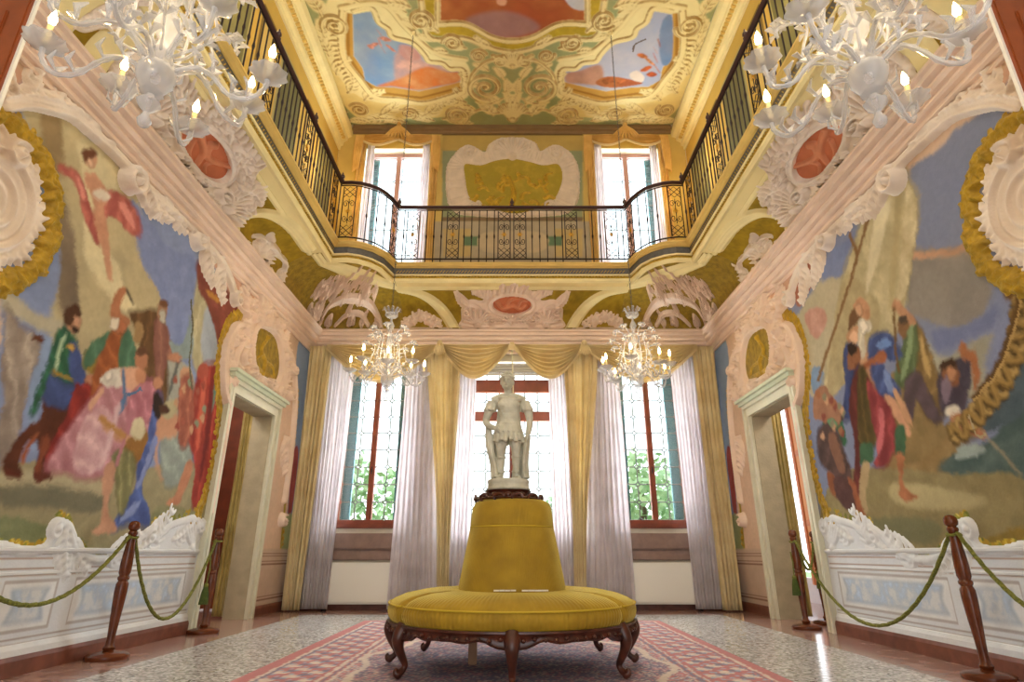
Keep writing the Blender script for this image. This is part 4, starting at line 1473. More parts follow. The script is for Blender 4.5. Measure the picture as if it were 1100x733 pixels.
    g2.garland(qs([(316, 388), (320, 420), (317, 470), (309, 530), (303, 590)]), 0.07, 120, 0.03, seed=22, r=(0.012, 0.024))
    g2.relief('gilt_foliage', M_gold, f, root)
    # crest of the dado
    c = C()
    edge = [(-30, 588), (0, 587), (20, 592), (40, 592), (52, 586), (58, 570), (66, 562)]
    e2 = [(66, 562), (76, 568), (84, 590), (98, 600), (114, 602), (130, 598), (146, 584), (158, 572), (168, 566)]
    e3 = [(168, 580), (182, 566), (198, 560), (210, 557), (218, 566), (221, 580)]
    for e in (edge, e2, e3):
        c.frame(qs(e), 0.024, 0.03, raw=True)
    c.volute(q(60, 570), 0.07, 1.5, 1.4, 1, 0.02, 0.045)
    c.volute(q(215, 566), 0.08, 1.0, 1.4, -1, 0.02, 0.045)
    c.volute(q(162, 578), 0.07, 1.0, 1.4, 1, 0.02, 0.04)
    c.leaf(q(70, 572), -1.4, 0.36, 0.5, 0.022, 0.04, 6)
    c.leaf(q(76, 576), -1.0, 0.40, 0.6, 0.02, 0.035, 6)
    c.leaf(q(112, 604), 0.3, 0.5, 0.6, 0.022, 0.035, 7)
    c.leaf(q(150, 590), 0.4, 0.6, 0.7, 0.022, 0.035, 7)
    c.leaf(q(186, 580), 0.2, 0.4, 0.8, 0.02, 0.035, 6)
    c.shell(q(206, 590), 1.6, 1.6, 0.26, 8, None, 0.03)
    o = c.relief('dado_crest', mat('dado_white', '#dfe2e6', 0.6, var=0.06, bump=0.2), f)
    tag(o, 'white scrolled stucco crest along the top of the %s dado' % side, 'stucco moulding')


for sg in (-1, 1):
    wall_stucco(sg)

# dado mouldings in the round
M_dado = mat('dado_white', '#dfe2e6', 0.6, var=0.06, bump=0.2)
for nm, pth in (('trim_15', [(XW, 2.0), (XW, DOOR[0] - 0.19)]), ('trim_16', [(-XW, DOOR[0] - 0.19), (-XW, 2.0)])):
    b = MB()
    b.sweep([(0, 0.795), (0.02, 0.80), (0.035, 0.82), (0.035, 0.835), (0.015, 0.845), (0, 0.845)], pth)
    b.sweep([(0, 0.655), (0.012, 0.66), (0.012, 0.675), (0, 0.68)], pth)
    b.sweep([(0, 0.13), (0.03, 0.13), (0.028, 0.17), (0.012, 0.20), (0, 0.205)], pth)
    tag(b.build(nm, M_dado), kind='structure')

# near parts of the side walls behind the camera side keep plain plaster
# ---------------------------------------------------------------- doorways
M_frame = mat('door_stone', '#d9d6bf', 0.5, var=0.08, scale=5, bump=0.15)
M_frameg = mat('door_stone_green', '#c9cfb4', 0.5, var=0.08, scale=5)
M_reveal = mat('door_reveal', '#b3a88c', 0.7, var=0.15, scale=6, bump=0.2)
for sg, nm in ((-1, 'door_1'), (1, 'door_2')):
    root = empty(nm, (sg * XW, 7.69, 0), kind='structure')
    y0, y1, _, z1 = DOOR
    b = MB()

    def bx(a, b_, c_, d_, e_, f_):
        xs = sorted((sg * (XW + a), sg * (XW - b_)))
        b.box(xs[0], xs[1], c_, d_, e_, f_)
    # architrave, stepped
    for dd, w0, w1 in ((0.045, 0.0, 0.06), (0.03, 0.06, 0.12), (0.065, 0.12, 0.17)):
        bx(0.0, dd, y0 - w1, y0 - w0, 0, z1 + w0)
        bx(0.0, dd, y1 + w0, y1 + w1, 0, z1 + w0)
        bx(0.0, dd, y0 - w1, y1 + w1, z1 + w0, z1 + w1)
    b.build('door_frame', M_frame, root)
    b = MB()
    bx(0.0, 0.10, y0 - 0.20, y1 + 0.20, z1 + 0.17, z1 + 0.22)
    bx(0.0, 0.14, y0 - 0.23, y1 + 0.23, z1 + 0.22, z1 + 0.26)
    b.build('door_cornice', M_frameg, root)
    b = MB()
    xs = sorted((sg * (XW + 0.275), sg * (XW - 0.002)))
    b.box(xs[0], xs[1], y1 - 0.012, y1, 0, z1)
    b.box(xs[0], xs[1], y0, y0 + 0.012, 0, z1)
    b.box(xs[0], xs[1], y0, y1, z1 - 0.012, z1)
    b.build('door_reveal', M_reveal, root)

# ---------------------------------------------------------------- coves: paint and stucco
def inverse(f, us, vs):
    U, V = np.meshgrid(us, vs)
    X, Y, Z = f(U, V, np.zeros_like(U))
    Z = Z - CAM_H
    dd = Y * _c + Z * _s
    PX = 550 + FPX * X / dd
    PY = 366.5 - FPX * (Z * _c - Y * _s) / dd

    def g(px, py):
        k = np.argmin((PX - px) ** 2 + (PY - py) ** 2)
        return U.ravel()[k], V.ravel()[k]
    return g


CB_BOT = [(3.38, 7.6), (3.38, 8.2), (3.38, 8.9), (3.38, 9.52), (2.9, 9.52), (2.3, 9.52), (1.9, 9.52)]
CB_TOP = [(2.76, 7.6), (2.74, 7.85), (2.47, 7.85), (2.20, 8.0), (2.09, 8.15), (2.0, 8.4), (1.9, 8.54)]


def corner_map(sg):
    def f(U, V, H):
        n = range(len(CB_BOT))
        bx_ = np.interp(U, n, [p[0] for p in CB_BOT])
        by_ = np.interp(U, n, [p[1] for p in CB_BOT])
        tx_ = np.interp(U, n, [p[0] for p in CB_TOP])
        ty_ = np.interp(U, n, [p[1] for p in CB_TOP])
        th = np.clip(V / ARC, 0, 1) * PI / 2
        k = 1 - np.cos(th)
        L = np.hypot(tx_ - bx_, ty_ - by_) + 1e-6
        dx, dy = (tx_ - bx_) / L, (ty_ - by_) / L
        nx, nz = np.cos(th) * 0.46, -np.sin(th) * L
        q = np.sqrt(nx * nx + nz * nz)
        return sg * (bx_ + (tx_ - bx_) * k + dx * H * nx / q), by_ + (ty_ - by_) * k + dy * H * nx / q, 4.49 + 0.46 * np.sin(th) + H * nz / q
    return f


def lift(f, e):
    return lambda U, V, H: f(U, V, H + e)


M_terra = mat('terracotta', '#c4714c', 0.7, var=0.12, scale=6)
M_terra2 = mat('terracotta_figures', '#cf8560', 0.65, var=0.12, scale=8)

for sg in (-1, 1):
    f = cove_left if sg < 0 else cove_right
    inv = inverse(f, np.linspace(2.6, 7.7, 400), np.linspace(0, ARC, 90))
    P = lambda pts: mx(pts, sg)
    q = lambda px, py: inv(*(P([(px, py)])[0]))
    qs = lambda pts: [q(*p) for p in pts]
    side = 'left' if sg < 0 else 'right'
    cv = Canvas(YR, 7.62, 0, ARC, 0.02, base='#957a1e')
    nzz = vnoise(cv.Hn, cv.W, 4, 8, 3)[..., None]
    cv.C = np.clip(cv.C * (0.6 + 0.8 * nzz), 0, 1)
    cv.poly([(YR, 0), (7.62, 0), (7.62, 0.06), (YR, 0.06)], '#e3cfae', smooth=False, raw=True, feather=0)
    cv.poly([(YR, 0.70), (7.62, 0.70), (7.62, ARC + .1), (YR, ARC + .1)], '#e6d49a', smooth=False, raw=True, feather=0, amp=0.05)
    o = cv.painted('cove_paint', M_paint, f)
    o.name = 'trim_%d' % (17 if sg < 0 else 18)
    tag(o, kind='structure')
    # cream ribs framing the olive panels
    c = Canvas(YR, 7.66, 0, ARC, 0.012)
    c.stroke([(2.6, 0.66), (7.6, 0.66)], 0.022, 0.022, 0.03, smooth=False)
    rib = qs([(251, 252), (254, 240), (266, 231), (286, 229), (304, 236), (318, 249), (332, 268)])
    for e in (-0.05, 0, 0.05):
        c.stroke([(u, v - e) for u, v in rib], 0.03, 0.03, 0.05)
    for y0 in (3.15, 3.55):
        c.plate([(y0, 0.02), (y0 + 0.22, 0.02), (y0 + 0.2, 0.66), (y0 + 0.02, 0.66)], 0.05, raw=True, smooth=False, edge=1)
    o = c.relief('cove_rib', M_cream, f)
    o.name = 'trim_%d' % (19 if sg < 0 else 20)
    tag(o, kind='structure')
    # terracotta cartouche
    root = empty('cove_cartouche', tuple(float(t) for t in f(np.array(5.6), np.array(0.3), np.array(0.0))),
                 'big shell stucco cartouche round a terracotta oval on the %s cove' % side, 'cartouche')
    oval = [(199, 140), (206, 130), (222, 132), (242, 140), (254, 150), (261, 163), (256, 176), (245, 184), (230, 188), (214, 176), (203, 158)]
    ov = qs(oval)
    cu = sum(p[0] for p in ov) / len(ov)
    cw = sum(p[1] for p in ov) / len(ov)
    cw = 0.36
    ru, rv = 0.48, 0.235
    ov = [(cu + ru * math.cos(t), cw + rv * math.sin(t)) for t in np.linspace(0, 2 * PI, 40)[:-1]]
    s_ = Canvas(3.6, 7.6, 0, ARC, 0.0095)
    body = [(cu + (ru + 0.28 + 0.08 * math.sin(5 * t)) * math.cos(t), max(0.01, cw + (rv + 0.18 + 0.04 * math.sin(7 * t)) * math.sin(t))) for t in np.linspace(0, 2 * PI, 60)[:-1]]
    s_.plate(body, 0.018, raw=True, edge=2)
    s_.cut([(cu + ru * 0.98 * math.cos(t), cw + rv * 0.98 * math.sin(t)) for t in np.linspace(0, 2 * PI, 40)[:-1]], raw=True)
    s_.frame(ov, 0.04, 0.07, raw=True, closed=True)
    s_.rocaille(body + body[:1], 0.10, 46, 0.02, 0.06, side=-1)
    for sd in (-1, 1):
        bu = cu + sd * (ru + 0.10)
        s_.volute((bu, 0.18), 0.13, 0 if sd > 0 else PI, 1.7, sd, 0.032, 0.08)
        s_.shell((bu + sd * 0.16, 0.08), PI / 2 - sd * 0.55, 2.0, 0.42, 10, None, 0.07)
        s_.leaf((bu + sd * 0.05, 0.45), PI / 2 - sd * 0.9, 0.5, -sd * 1.2, 0.03, 0.07, 6)
        s_.leaf((bu + sd * 0.35, 0.12), PI / 2 - sd * 1.3, 0.42, sd * 1.4, 0.03, 0.06, 6)
        s_.volute((bu + sd * 0.36, 0.40), 0.10, 1, 1.6, -sd, 0.026, 0.065)
        s_.garland([(cu + sd * 0.15, 0.66), (cu + sd * 0.5, 0.6), (cu + sd * 0.72, 0.45)], 0.16, 90, 0.08, seed=3)
        s_.volute((cu + sd * 0.2, 0.06), 0.09, 1, 1.5, sd, 0.024, 0.07)
        s_.leaf((cu + sd * 0.05, 0.64), PI / 2 - sd * 0.8, 0.25, -sd * 0.9, 0.025, 0.06, 5)
    s_.relief('stucco_shell', M_stucco, f, root, gain=1.9)
    t_ = Canvas(3.6, 7.6, 0, ARC, 0.012)
    t_.plate([(cu + ru * 0.97 * math.cos(t), cw + rv * 0.97 * math.sin(t)) for t in np.linspace(0, 2 * PI, 40)[:-1]], 0.012, raw=True, edge=1)
    t_.relief('terracotta_oval', M_terra, f, root)
    g_ = Canvas(3.6, 7.6, 0, ARC, 0.0095)
    g_.stroke([(cu - 0.3, cw + 0.08), (cu - 0.14, cw + 0.05), (cu, cw - 0.02), (cu + 0.05, cw - 0.16)], 0.05, 0.035, 0.06)
    g_.stroke([(cu - 0.05, cw + 0.1), (cu + 0.05, cw), (cu + 0.2, cw + 0.04), (cu + 0.3, cw + 0.1)], 0.05, 0.03, 0.06)
    g_.stroke([(cu - 0.2, cw - 0.02), (cu - 0.12, cw - 0.14), (cu - 0.02, cw - 0.18)], 0.032, 0.022, 0.05)
    g_.stroke([(cu + 0.18, cw + 0.04), (cu + 0.14, cw - 0.08), (cu + 0.22, cw - 0.14)], 0.03, 0.02, 0.05)
    g_.dab(cu - 0.3, cw + 0.11, 0.045, 0.07)
    g_.dab(cu - 0.02, cw + 0.13, 0.045, 0.07)
    g_.dab(cu + 0.32, cw + 0.12, 0.04, 0.06)
    g_.relief('terracotta_relief_figure', M_terra2, f, root)
    # putto and shells inside the arch
    pu = Canvas(6.0, 7.66, 0, ARC, 0.0095)
    a0 = q(282, 276)
    pu.shell(q(276, 282), PI / 2, 2.2, 0.34, 10, None, 0.07)
    pu.stroke(qs([(278, 268), (288, 262), (298, 272)]), 0.06, 0.05, 0.09)
    pu.stroke(qs([(288, 262), (280, 254), (272, 254)]), 0.03, 0.02, 0.07)
    pu.stroke(qs([(296, 272), (306, 280), (304, 290)]), 0.035, 0.025, 0.07)
    pu.dab(*q(290, 254), 0.055, 0.10)
    pu.volute(q(302, 300), 0.13, 1.0, 1.7, -1, 0.034, 0.08)
    pu.leaf(q(296, 296), 0.6, 0.4, 0.9, 0.03, 0.06, 6)
    pu.leaf(q(316, 310), 0.8, 0.35, 0.9, 0.03, 0.06, 6)
    pu.garland(qs([(262, 262), (284, 290), (306, 312)]), 0.14, 60, 0.06, seed=7)
    o = pu.relief('stucco_putto', M_stucco, f, gain=1.3)
    tag(o, 'ivory stucco putto among shells under the arched rib of the %s cove' % side, 'stucco figure')
    # scrollwork further back along the cove, over the camera side
    e_ = Canvas(2.3, 4.3, 0, ARC, 0.0105)
    for k, u0 in enumerate((2.9, 3.35, 3.85)):
        e_.leaf((u0, 0.1), 1.2 + k * 0.3, 0.5, -0.9, 0.034, 0.06, 6)
        e_.volute((u0 + 0.12, 0.42), 0.11, k, 1.6, 1, 0.03, 0.07)
        e_.leaf((u0 + 0.1, 0.5), 0.4 + k, 0.3, 1.2, 0.028, 0.05, 5)
    o = e_.relief('stucco_scrollwork', M_stucco, f)
    tag(o, 'ivory scroll ornament on the %s cove behind the near chandelier' % side, 'stucco moulding')
    # corner: consoles and foliage
    fc = corner_map(sg)
    inv2 = inverse(fc, np.linspace(0, 6, 300), np.linspace(0, ARC, 90))
    q2 = lambda px, py: inv2(*(P([(px, py)])[0]))
    # canvas u is a parameter here, so strokes are stretched by the path length
    def sc_pts(pts):
        return [q2(*p) for p in pts]
    c = Canvas(0, 6, 0, ARC, 0.0095)

    class _: pass
    c.frame(sc_pts([(346, 340), (356, 326), (376, 320), (396, 326), (406, 340), (410, 354)]), 0.05, 0.07, raw=True)
    c.frame(sc_pts([(360, 350), (372, 338), (388, 338), (396, 350)]), 0.035, 0.06, raw=True)
    for x_, y_, r_, d_ in ((352, 346, .12, 1), (404, 350, .12, -1), (376, 346, .11, 1), (345, 322, .13, -1), (360, 314, .10, 1), (392, 316, .10, -1), (332, 334, .13, 1), (376, 330, .09, -1)):
        c.volute(q2(x_, y_), r_, x_ * 0.3, 1.6, d_, r_ * 0.26, 0.07)
    for x_, y_, a_ in ((350, 318, 0.4), (362, 310, 0.8), (376, 308, 1.1), (390, 312, 1.5), (402, 322, 1.9), (338, 318, 0.2), (366, 326, 2.2), (384, 326, 0.9), (330, 348, 1.4), (342, 352, 1.2), (388, 352, 1.7)):
        c.leaf(q2(x_, y_), a_, 0.30, 0.9 if x_ % 4 else -0.9, 0.024, 0.06, 5)
    c.garland(sc_pts([(340, 310), (360, 304), (384, 304), (404, 314)]), 0.20, 190, 0.07, seed=5)
    c.shell(q2(334, 350), 1.6, 2.0, 0.34, 9, None, 0.06)
    o = c.relief('corner_console', M_stucco_pink, fc, gain=1.5)
    tag(o, 'blush stucco console and foliage filling the %s back corner of the cove' % side, 'console')
    c = Canvas(0, 6, 0, ARC, 0.0105)
    for v in (0.70, 0.76):
        c.stroke([(u, v) for u in np.linspace(0.02, 5.98, 40)], 0.024, 0.024, 0.03, smooth=False)
    o = c.relief('cove_rib', M_cream, fc)
    o.name = 'trim_%d' % (21 if sg < 0 else 22)
    tag(o, kind='structure')

# end wall cove
invb = inverse(cove_back, np.linspace(-2.0, 2.0, 400), np.linspace(0, ARC, 90))
cv = Canvas(-1.94, 1.94, 0, ARC, 0.02, base='#957a1e')
cv.C = np.clip(cv.C * (0.6 + 0.8 * vnoise(cv.Hn, cv.W, 4, 9, 3)[..., None]), 0, 1)
cv.poly([(-2, 0.72), (2, 0.72), (2, 1), (-2, 1)], '#e0c98c', smooth=False, raw=True, feather=0)
o = cv.painted('cove_paint', M_paint, cove_back)
o.name = 'trim_23'
tag(o, kind='structure')
c = Canvas(-1.94, 1.94, 0, ARC, 0.0105)
for sg in (-1, 1):
    rib = [invb(*p) for p in mx([(432, 312), (452, 316), (468, 326), (480, 340), (488, 356)], sg)]
    for e in (-0.06, -0.02, 0.02, 0.06):
        c.stroke([(u + e, v) for u, v in rib], 0.035, 0.035, 0.05)
c.stroke([(-1.9, 0.7), (1.9, 0.7)], 0.022, 0.022, 0.03, smooth=False)
o = c.relief('cove_rib', M_cream, cove_back)
o.name = 'trim_24'
tag(o, kind='structure')
for sg in (-1, 1):
    c = Canvas(-1.94, 1.94, 0, ARC, 0.0095)
    a = [invb(*p) for p in mx([(434, 350), (450, 340), (474, 350)], sg)]
    c.garland(a, 0.16, 130, 0.07, seed=3)
    c.stroke([invb(*p) for p in mx([(430, 356), (484, 356)], sg)], 0.03, 0.03, 0.03, smooth=False)
    for px, py in ((444, 346), (453, 340), (462, 346), (470, 352)):
        u, v = invb(*(mx([(px, py)], sg)[0]))
        for k in range(6):
            c.dab(u + 0.04 * math.cos(k), v + 0.04 * math.sin(k), 0.025, 0.07)
        c.dab(u, v, 0.03, 0.09)
    o = c.relief('stucco_flowers', M_stucco_pink, cove_back)
    tag(o, 'bunch of stucco flowers under the %s arched rib of the end cove' % ('left' if sg < 0 else 'right'), 'stucco moulding')
root = empty('cove_cartouche', (0, 9.3, 4.7), 'small pale cartouche with a terracotta oval over the middle window', 'cartouche')
c = Canvas(-1.3, 1.3, 0, ARC, 0.009)
ru, rv, cw = 0.37, 0.19, 0.44
body = [(-0.78, 0.02), (-0.86, 0.2), (-0.84, 0.42), (-0.7, 0.5), (-0.5, 0.48), (-0.4, 0.6), (-0.2, 0.68), (0, 0.7), (0.2, 0.68), (0.4, 0.6), (0.5, 0.48), (0.7, 0.5), (0.84, 0.42), (0.86, 0.2), (0.78, 0.02)]
c.plate(body, 0.018, raw=True, edge=2)
ov = [(ru * math.cos(t), cw + rv * math.sin(t)) for t in np.linspace(0, 2 * PI, 40)[:-1]]
c.cut([(ru * .98 * math.cos(t), cw + rv * .98 * math.sin(t)) for t in np.linspace(0, 2 * PI, 40)[:-1]], raw=True)
c.frame(ov, 0.035, 0.06, raw=True, closed=True)
c.rocaille([(-0.45, 0.55), (-0.2, 0.66), (0, 0.69), (0.2, 0.66), (0.45, 0.55)], 0.08, 22, 0.02, 0.06, side=1)
for sd in (-1, 1):
    c.shell((sd * 0.6, 0.06), PI / 2, 2.4, 0.3, 10, None, 0.06)
    c.frame([(sd * 0.46, 0.1), (sd * 0.56, 0.36), (sd * 0.7, 0.44), (sd * 0.84, 0.34)], 0.035, 0.06, raw=True)
    c.volute((sd * 0.78, 0.3), 0.08, 1, 1.5, sd, 0.024, 0.07)
    c.leaf((sd * 0.74, 0.42), PI / 2 - sd * 1.1, 0.3, sd * 0.8, 0.026, 0.06, 6)
    c.volute((sd * 0.34, 0.12), 0.08, 1, 1.5, -sd, 0.024, 0.07)
    c.leaf((sd * 0.1, 0.14), PI / 2 - sd * 1.3, 0.32, -sd * 0.8, 0.026, 0.06, 6)
    c.leaf((sd * 0.42, 0.55), PI / 2 - sd * 0.8, 0.26, -sd, 0.024, 0.05, 5)
c.shell((0, 0.10), PI / 2, 2.2, 0.16, 7, None, 0.06)
c.relief('stucco_shell', M_stucco_pink, cove_back, root, gain=1.9)
c = Canvas(-1.3, 1.3, 0, ARC, 0.012)
c.plate([(ru * .97 * math.cos(t), cw + rv * .97 * math.sin(t)) for t in np.linspace(0, 2 * PI, 40)[:-1]], 0.012, raw=True, edge=1)
c.relief('terracotta_oval', M_terra, cove_back, root)
c = Canvas(-1.3, 1.3, 0, ARC, 0.009)
c.stroke([(-0.26, 0.5), (-0.16, 0.38), (0.02, 0.42), (0.14, 0.36), (0.24, 0.42)], 0.04, 0.03, 0.06)
c.stroke([(-0.1, 0.4), (-0.04, 0.5), (0.06, 0.54)], 0.035, 0.025, 0.05)
c.stroke([(0.1, 0.4), (0.16, 0.5), (0.26, 0.5)], 0.03, 0.02, 0.05)
c.dab(0.1, 0.55, 0.035, 0.06)
c.dab(-0.28, 0.52, 0.035, 0.06)
c.relief('terracotta_relief_figure', M_terra2, cove_back, root)

# ---------------------------------------------------------------- ceiling painting
ZP = ZC - 0.004


def ceil_map(U, V, H):
    return U, V, ZP - H


cc = lambda px, py: on_z(px, py, ZP)
cv = Canvas(-3.26, 3.26, 5.0, 9.62, 0.0125, base='#8f9c72', conv=cc)
cv.C *= 0.85 + 0.3 * vnoise(cv.Hn, cv.W, 14, 3, 4)[..., None]
rl = Canvas(-3.26, 3.26, 5.0, 9.62, 0.0125, conv=cc)
PANEL = [(379, 15), (399, 12), (406, 26), (416, 33), (421, 42), (442, 48), (454, 60), (459, 68), (474, 70), (481, 76), (495, 77), (494, 88), (470, 94), (450, 98), (424, 94), (404, 93), (392, 86), (390, 74), (380, 60)]
PFR = [(368, 14), (379, 14), (380, 60), (390, 74), (392, 86), (404, 93), (424, 94), (450, 98), (470, 94), (494, 88), (496, 99), (470, 107), (452, 110), (430, 106), (403, 103), (386, 84), (368, 58)]
for sg in (-1, 1):
    P = lambda pts: mx(pts, sg)
    q = lambda px, py: cc(*(P([(px, py)])[0]))
    qs = lambda pts: [q(*p) for p in pts]
    # cream field round the panel
    cv.poly(P([(352, 0), (420, 0), (470, 60), (500, 66), (506, 100), (470, 116), (400, 116), (364, 90), (350, 60)]), '#e6dba6', amp=0.06)
    cv.poly(P([(330, 20), (350, 60), (380, 100), (420, 112), (500, 112), (500, 124), (400, 128), (374, 118), (350, 80)]), '#dfcd8c', amp=0.1)
    # painted panels
    cv.poly(P(PFR), '#b98f45', smooth=False, amp=0.12)
    cv.poly(P([(372, 14), (375, 14), (376, 60), (390, 82), (404, 98), (428, 101), (452, 104), (495, 93), (495, 95), (452, 106), (426, 103), (402, 100), (386, 84), (372, 60)]), '#8d6224', smooth=False)
    if sg < 0:
        cv.poly(PANEL, '#5f86b2', smooth=False, amp=0.35, lo='#8fb0cc', cell=30)
        cv.poly([(424, 60), (440, 50), (456, 66), (474, 71), (480, 77), (440, 90), (426, 92)], '#c59a94', amp=0.3, feather=5, cell=16, lo='#8f8aa0')
        cv.poly([(404, 93), (430, 84), (456, 72), (480, 77), (494, 78), (493, 88), (470, 93), (450, 97), (424, 93)], '#bd6434', amp=0.4, lo='#dca070', feather=4, cell=20)
        cv.poly([(430, 48), (446, 52), (452, 62), (440, 66), (430, 58)], '#b07a7c', amp=0.3, feather=4, lo='#c9a0a0')
        for x, y_, a_, L_ in ((408, 36, .9, 12), (414, 42, .2, 14), (408, 46, 1.3, 12), (420, 52, .6, 14), (402, 48, -.2, 10), (412, 54, 1.0, 10), (398, 50, .3, 8)):
            dx, dy = math.cos(a_) * L_ / 2, math.sin(a_) * L_ / 2
            cv.poly([(x - dx, y_ - dy), (x - dy * .3, y_ - 2.5), (x + dx, y_ + dy), (x + dy * .3, y_ + 2.5)], '#c9837a', amp=0.3, lo='#9a5a58', seed=x, fold=(0.5, 5, 0.2))
    else:
        cv.poly(P(PANEL), '#8a9cc2', smooth=False, amp=0.3, lo='#c0c4d4', cell=30)
        cv.poly([(711, 24), (722, 18), (722, 62), (712, 70), (708, 50)], '#5f83b0', amp=0.1)
        cv.poly([(608, 79), (622, 76), (645, 70), (646, 90), (620, 90), (608, 88)], '#b08478', amp=0.3, feather=4, cell=18)
        cv.poly([(640, 88), (654, 82), (680, 86), (690, 90), (664, 94), (646, 93)], '#8e4630', amp=0.25, lo='#c0704a')
        for x, y_, a_, L_, c_ in ((690, 60, .2, 12, '#c9683f'), (698, 66, .6, 14, '#d88a5c'), (704, 62, 1.2, 12, '#b84a2c'), (694, 74, -.3, 14, '#c2512f'), (706, 74, .9, 12, '#d0764a'), (700, 80, 0, 12, '#a8412a'),
                                   (708, 46, 1.4, 10, '#b9807a'), (704, 54, 1.0, 10, '#c08a80'), (656, 86, .1, 12, '#9a4a34'), (668, 88, -.1, 12, '#b5603c'), (650, 88, .3, 8, '#7d3a2a')):
            dx, dy = math.cos(a_) * L_ / 2, math.sin(a_) * L_ / 2
            cv.poly([(x - dx, y_ - dy), (x - dy * .35, y_ - 3), (x + dx, y_ + dy), (x + dy * .3, y_ + 3)], c_, amp=0.3, lo='#7c3826', seed=x, fold=(0.5, 5, 0.2))
        cv.poly([(684, 76), (692, 82), (690, 88), (680, 86), (676, 80)], '#d8cdc6', amp=0.1)
        cv.line([(694, 42), (682, 48), (680, 56)], 0.03, '#4a4a58')
    # modelling of the surrounds
    rl.frame(qs([(368, 12), (368, 58), (386, 85), (403, 104), (430, 107), (452, 111), (470, 108), (498, 99)]), 0.05, 0.05, raw=True)
    rl.frame(qs([(379, 12), (399, 9), (407, 24), (417, 31), (422, 40), (443, 46), (456, 59), (461, 66), (475, 68), (483, 74), (498, 76), (498, 99)]), 0.035, 0.04, raw=True)
    rl.stroke(qs([(366, 8), (410, 4), (436, 30), (466, 56), (500, 64)]), 0.05, 0.05, 0.03)
    for px, py, r, d in ((522, 94, .34, 1), (490, 124, .24, -1), (537, 66, .12, 1), (452, 22, .20, -1), (486, 46, .17, 1), (360, 28, .22, 1), (386, 118, .18, 1), (440, 122, .16, -1), (352, 96, .16, 1), (514, 60, .14, -1)):
        rl.volute(q(px, py), r, 1 + px, 1.8, d * (-sg), r * 0.16, 0.06)
    for px, py, an, L, bd in ((500, 110, 0.4, .6, .9), (512, 120, 0.1, .5, -.8), (530, 124, 1.2, .5, .6), (546, 128, 1.8, .5, .5), (476, 128, 3.0, .6, -.9), (456, 124, 2.6, .6, .8),
                              (430, 118, 3.3, .6, -.8), (408, 124, 2.8, .6, .9), (392, 108, 2.2, .5, -.9), (374, 100, 2.4, .5, .9), (362, 80, 1.9, .5, -.9), (354, 60, 1.7, .5, .8),
                              (350, 40, 1.4, .45, -.8), (346, 16, 1.5, .5, .8), (470, 34, 1.0, .45, 1), (440, 8, .6, .4, 1), (500, 52, .3, .4, -1), (528, 50, .3, .35, -.8), (372, 120, .2, .5, .6), (420, 128, .1, .6, .5)):
        p0 = q(px, py)
        a_ = an if sg > 0 else PI - an
        rl.leaf(p0, -a_, L, bd * sg, 0.021, 0.045, 7)
    rl.rocaille(qs([(470, 118), (486, 108), (500, 88), (500, 76)]), 0.12, 14, 0.024, 0.05, side=sg)
    rl.rocaille(qs([(364, 20), (363, 60), (380, 92)]), 0.12, 18, 0.024, 0.045, side=-sg)
for sg in (-1, 1):
    qq = lambda px, py: cc(*(mx([(px, py)], sg)[0]))
    rl.stroke([qq(*p_) for p_ in ((540, 62), (520, 68), (506, 84), (508, 102), (524, 112), (540, 106))], 0.035, 0.02, 0.045)
    rl.stroke([qq(*p_) for p_ in ((546, 118), (532, 122), (516, 118), (500, 126), (484, 130))], 0.03, 0.02, 0.045)
    for x_, y_, a_, L_ in ((544, 100, 1.2, .35), (536, 112, 2.0, .35), (516, 92, 2.8, .3), (524, 76, 2.2, .3), (540, 84, 1.7, .3), (548, 112, 1.5, .35), (504, 114, 3.0, .35), (466, 44, 2.4, .3), (480, 56, 2.8, .3), (448, 30, 2.2, .3), (436, 14, 2.4, .3), (388, 4, 2.4, .3), (358, 110, 2.0, .3), (372, 128, 2.6, .4), (396, 132, 2.6, .4), (436, 132, 2.6, .4), (466, 130, 2.6, .35)):
        a_ = a_ if sg < 0 else PI - a_
        rl.leaf(qq(x_, y_), -a_, L_, 0.9 * sg, 0.017, 0.04, 6)
# centre panel
CP = [(470, -60), (470, 26), (500, 26), (528, 40), (550.5, 44), (573, 40), (601, 26), (631, 26), (631, -60)]
cv.poly([(448, -80), (452, 0), (461, 38), (498, 39), (522, 48), (550.5, 54), (579, 48), (603, 39), (640, 38), (649, 0), (653, -80)], '#b09a2c', smooth=False, amp=0.3)
cv.poly(CP, '#8a3c26', smooth=False, amp=0.5, lo='#b8663f', cell=34)
cv.poly([(500, 22), (530, 12), (560, 16), (580, 30), (552, 40), (528, 38)], '#8d7280', amp=0.3, alpha=0.75, feather=8, cell=20)
cv.poly([(604, -10), (628, -10), (630, 10), (614, 8)], '#b4bac8', amp=0.1)
cv.poly([(536, -4), (544, 0), (542, 6), (534, 4)], '#d09c84')
rl.frame([cc(*p) for p in CP[1:-1]], 0.035, 0.05, raw=True)
rl.stroke([cc(470, -60), cc(470, 26)], 0.035, 0.035, 0.04, smooth=False)
rl.stroke([cc(631, -60), cc(631, 26)], 0.035, 0.035, 0.04, smooth=False)
rl.frame([cc(*p) for p in [(452, 0), (461, 40), (498, 41), (522, 50), (550.5, 56), (579, 50), (603, 41), (640, 40), (649, 0)]], 0.03, 0.045, raw=True)
rl.shell(cc(550.5, 128), -PI / 2 * -1 * -1, 1.6, 0.45, 9, None, 0.05)
rl.shell(cc(550.5, 70), PI / 2 * -1, 2.4, 0.28, 9, None, 0.05)
rl.stroke([cc(530, 60), cc(550.5, 72), cc(571, 60)], 0.04, 0.04, 0.04)
m_ = blur(rl.H, 2) > 0.004
mk = blur(m_.astype(float), 1)[..., None]
cream = np.array(lin('#e4d6a0'))[None, None, :]
cv.C = cv.C * (1 - mk) + cream * mk
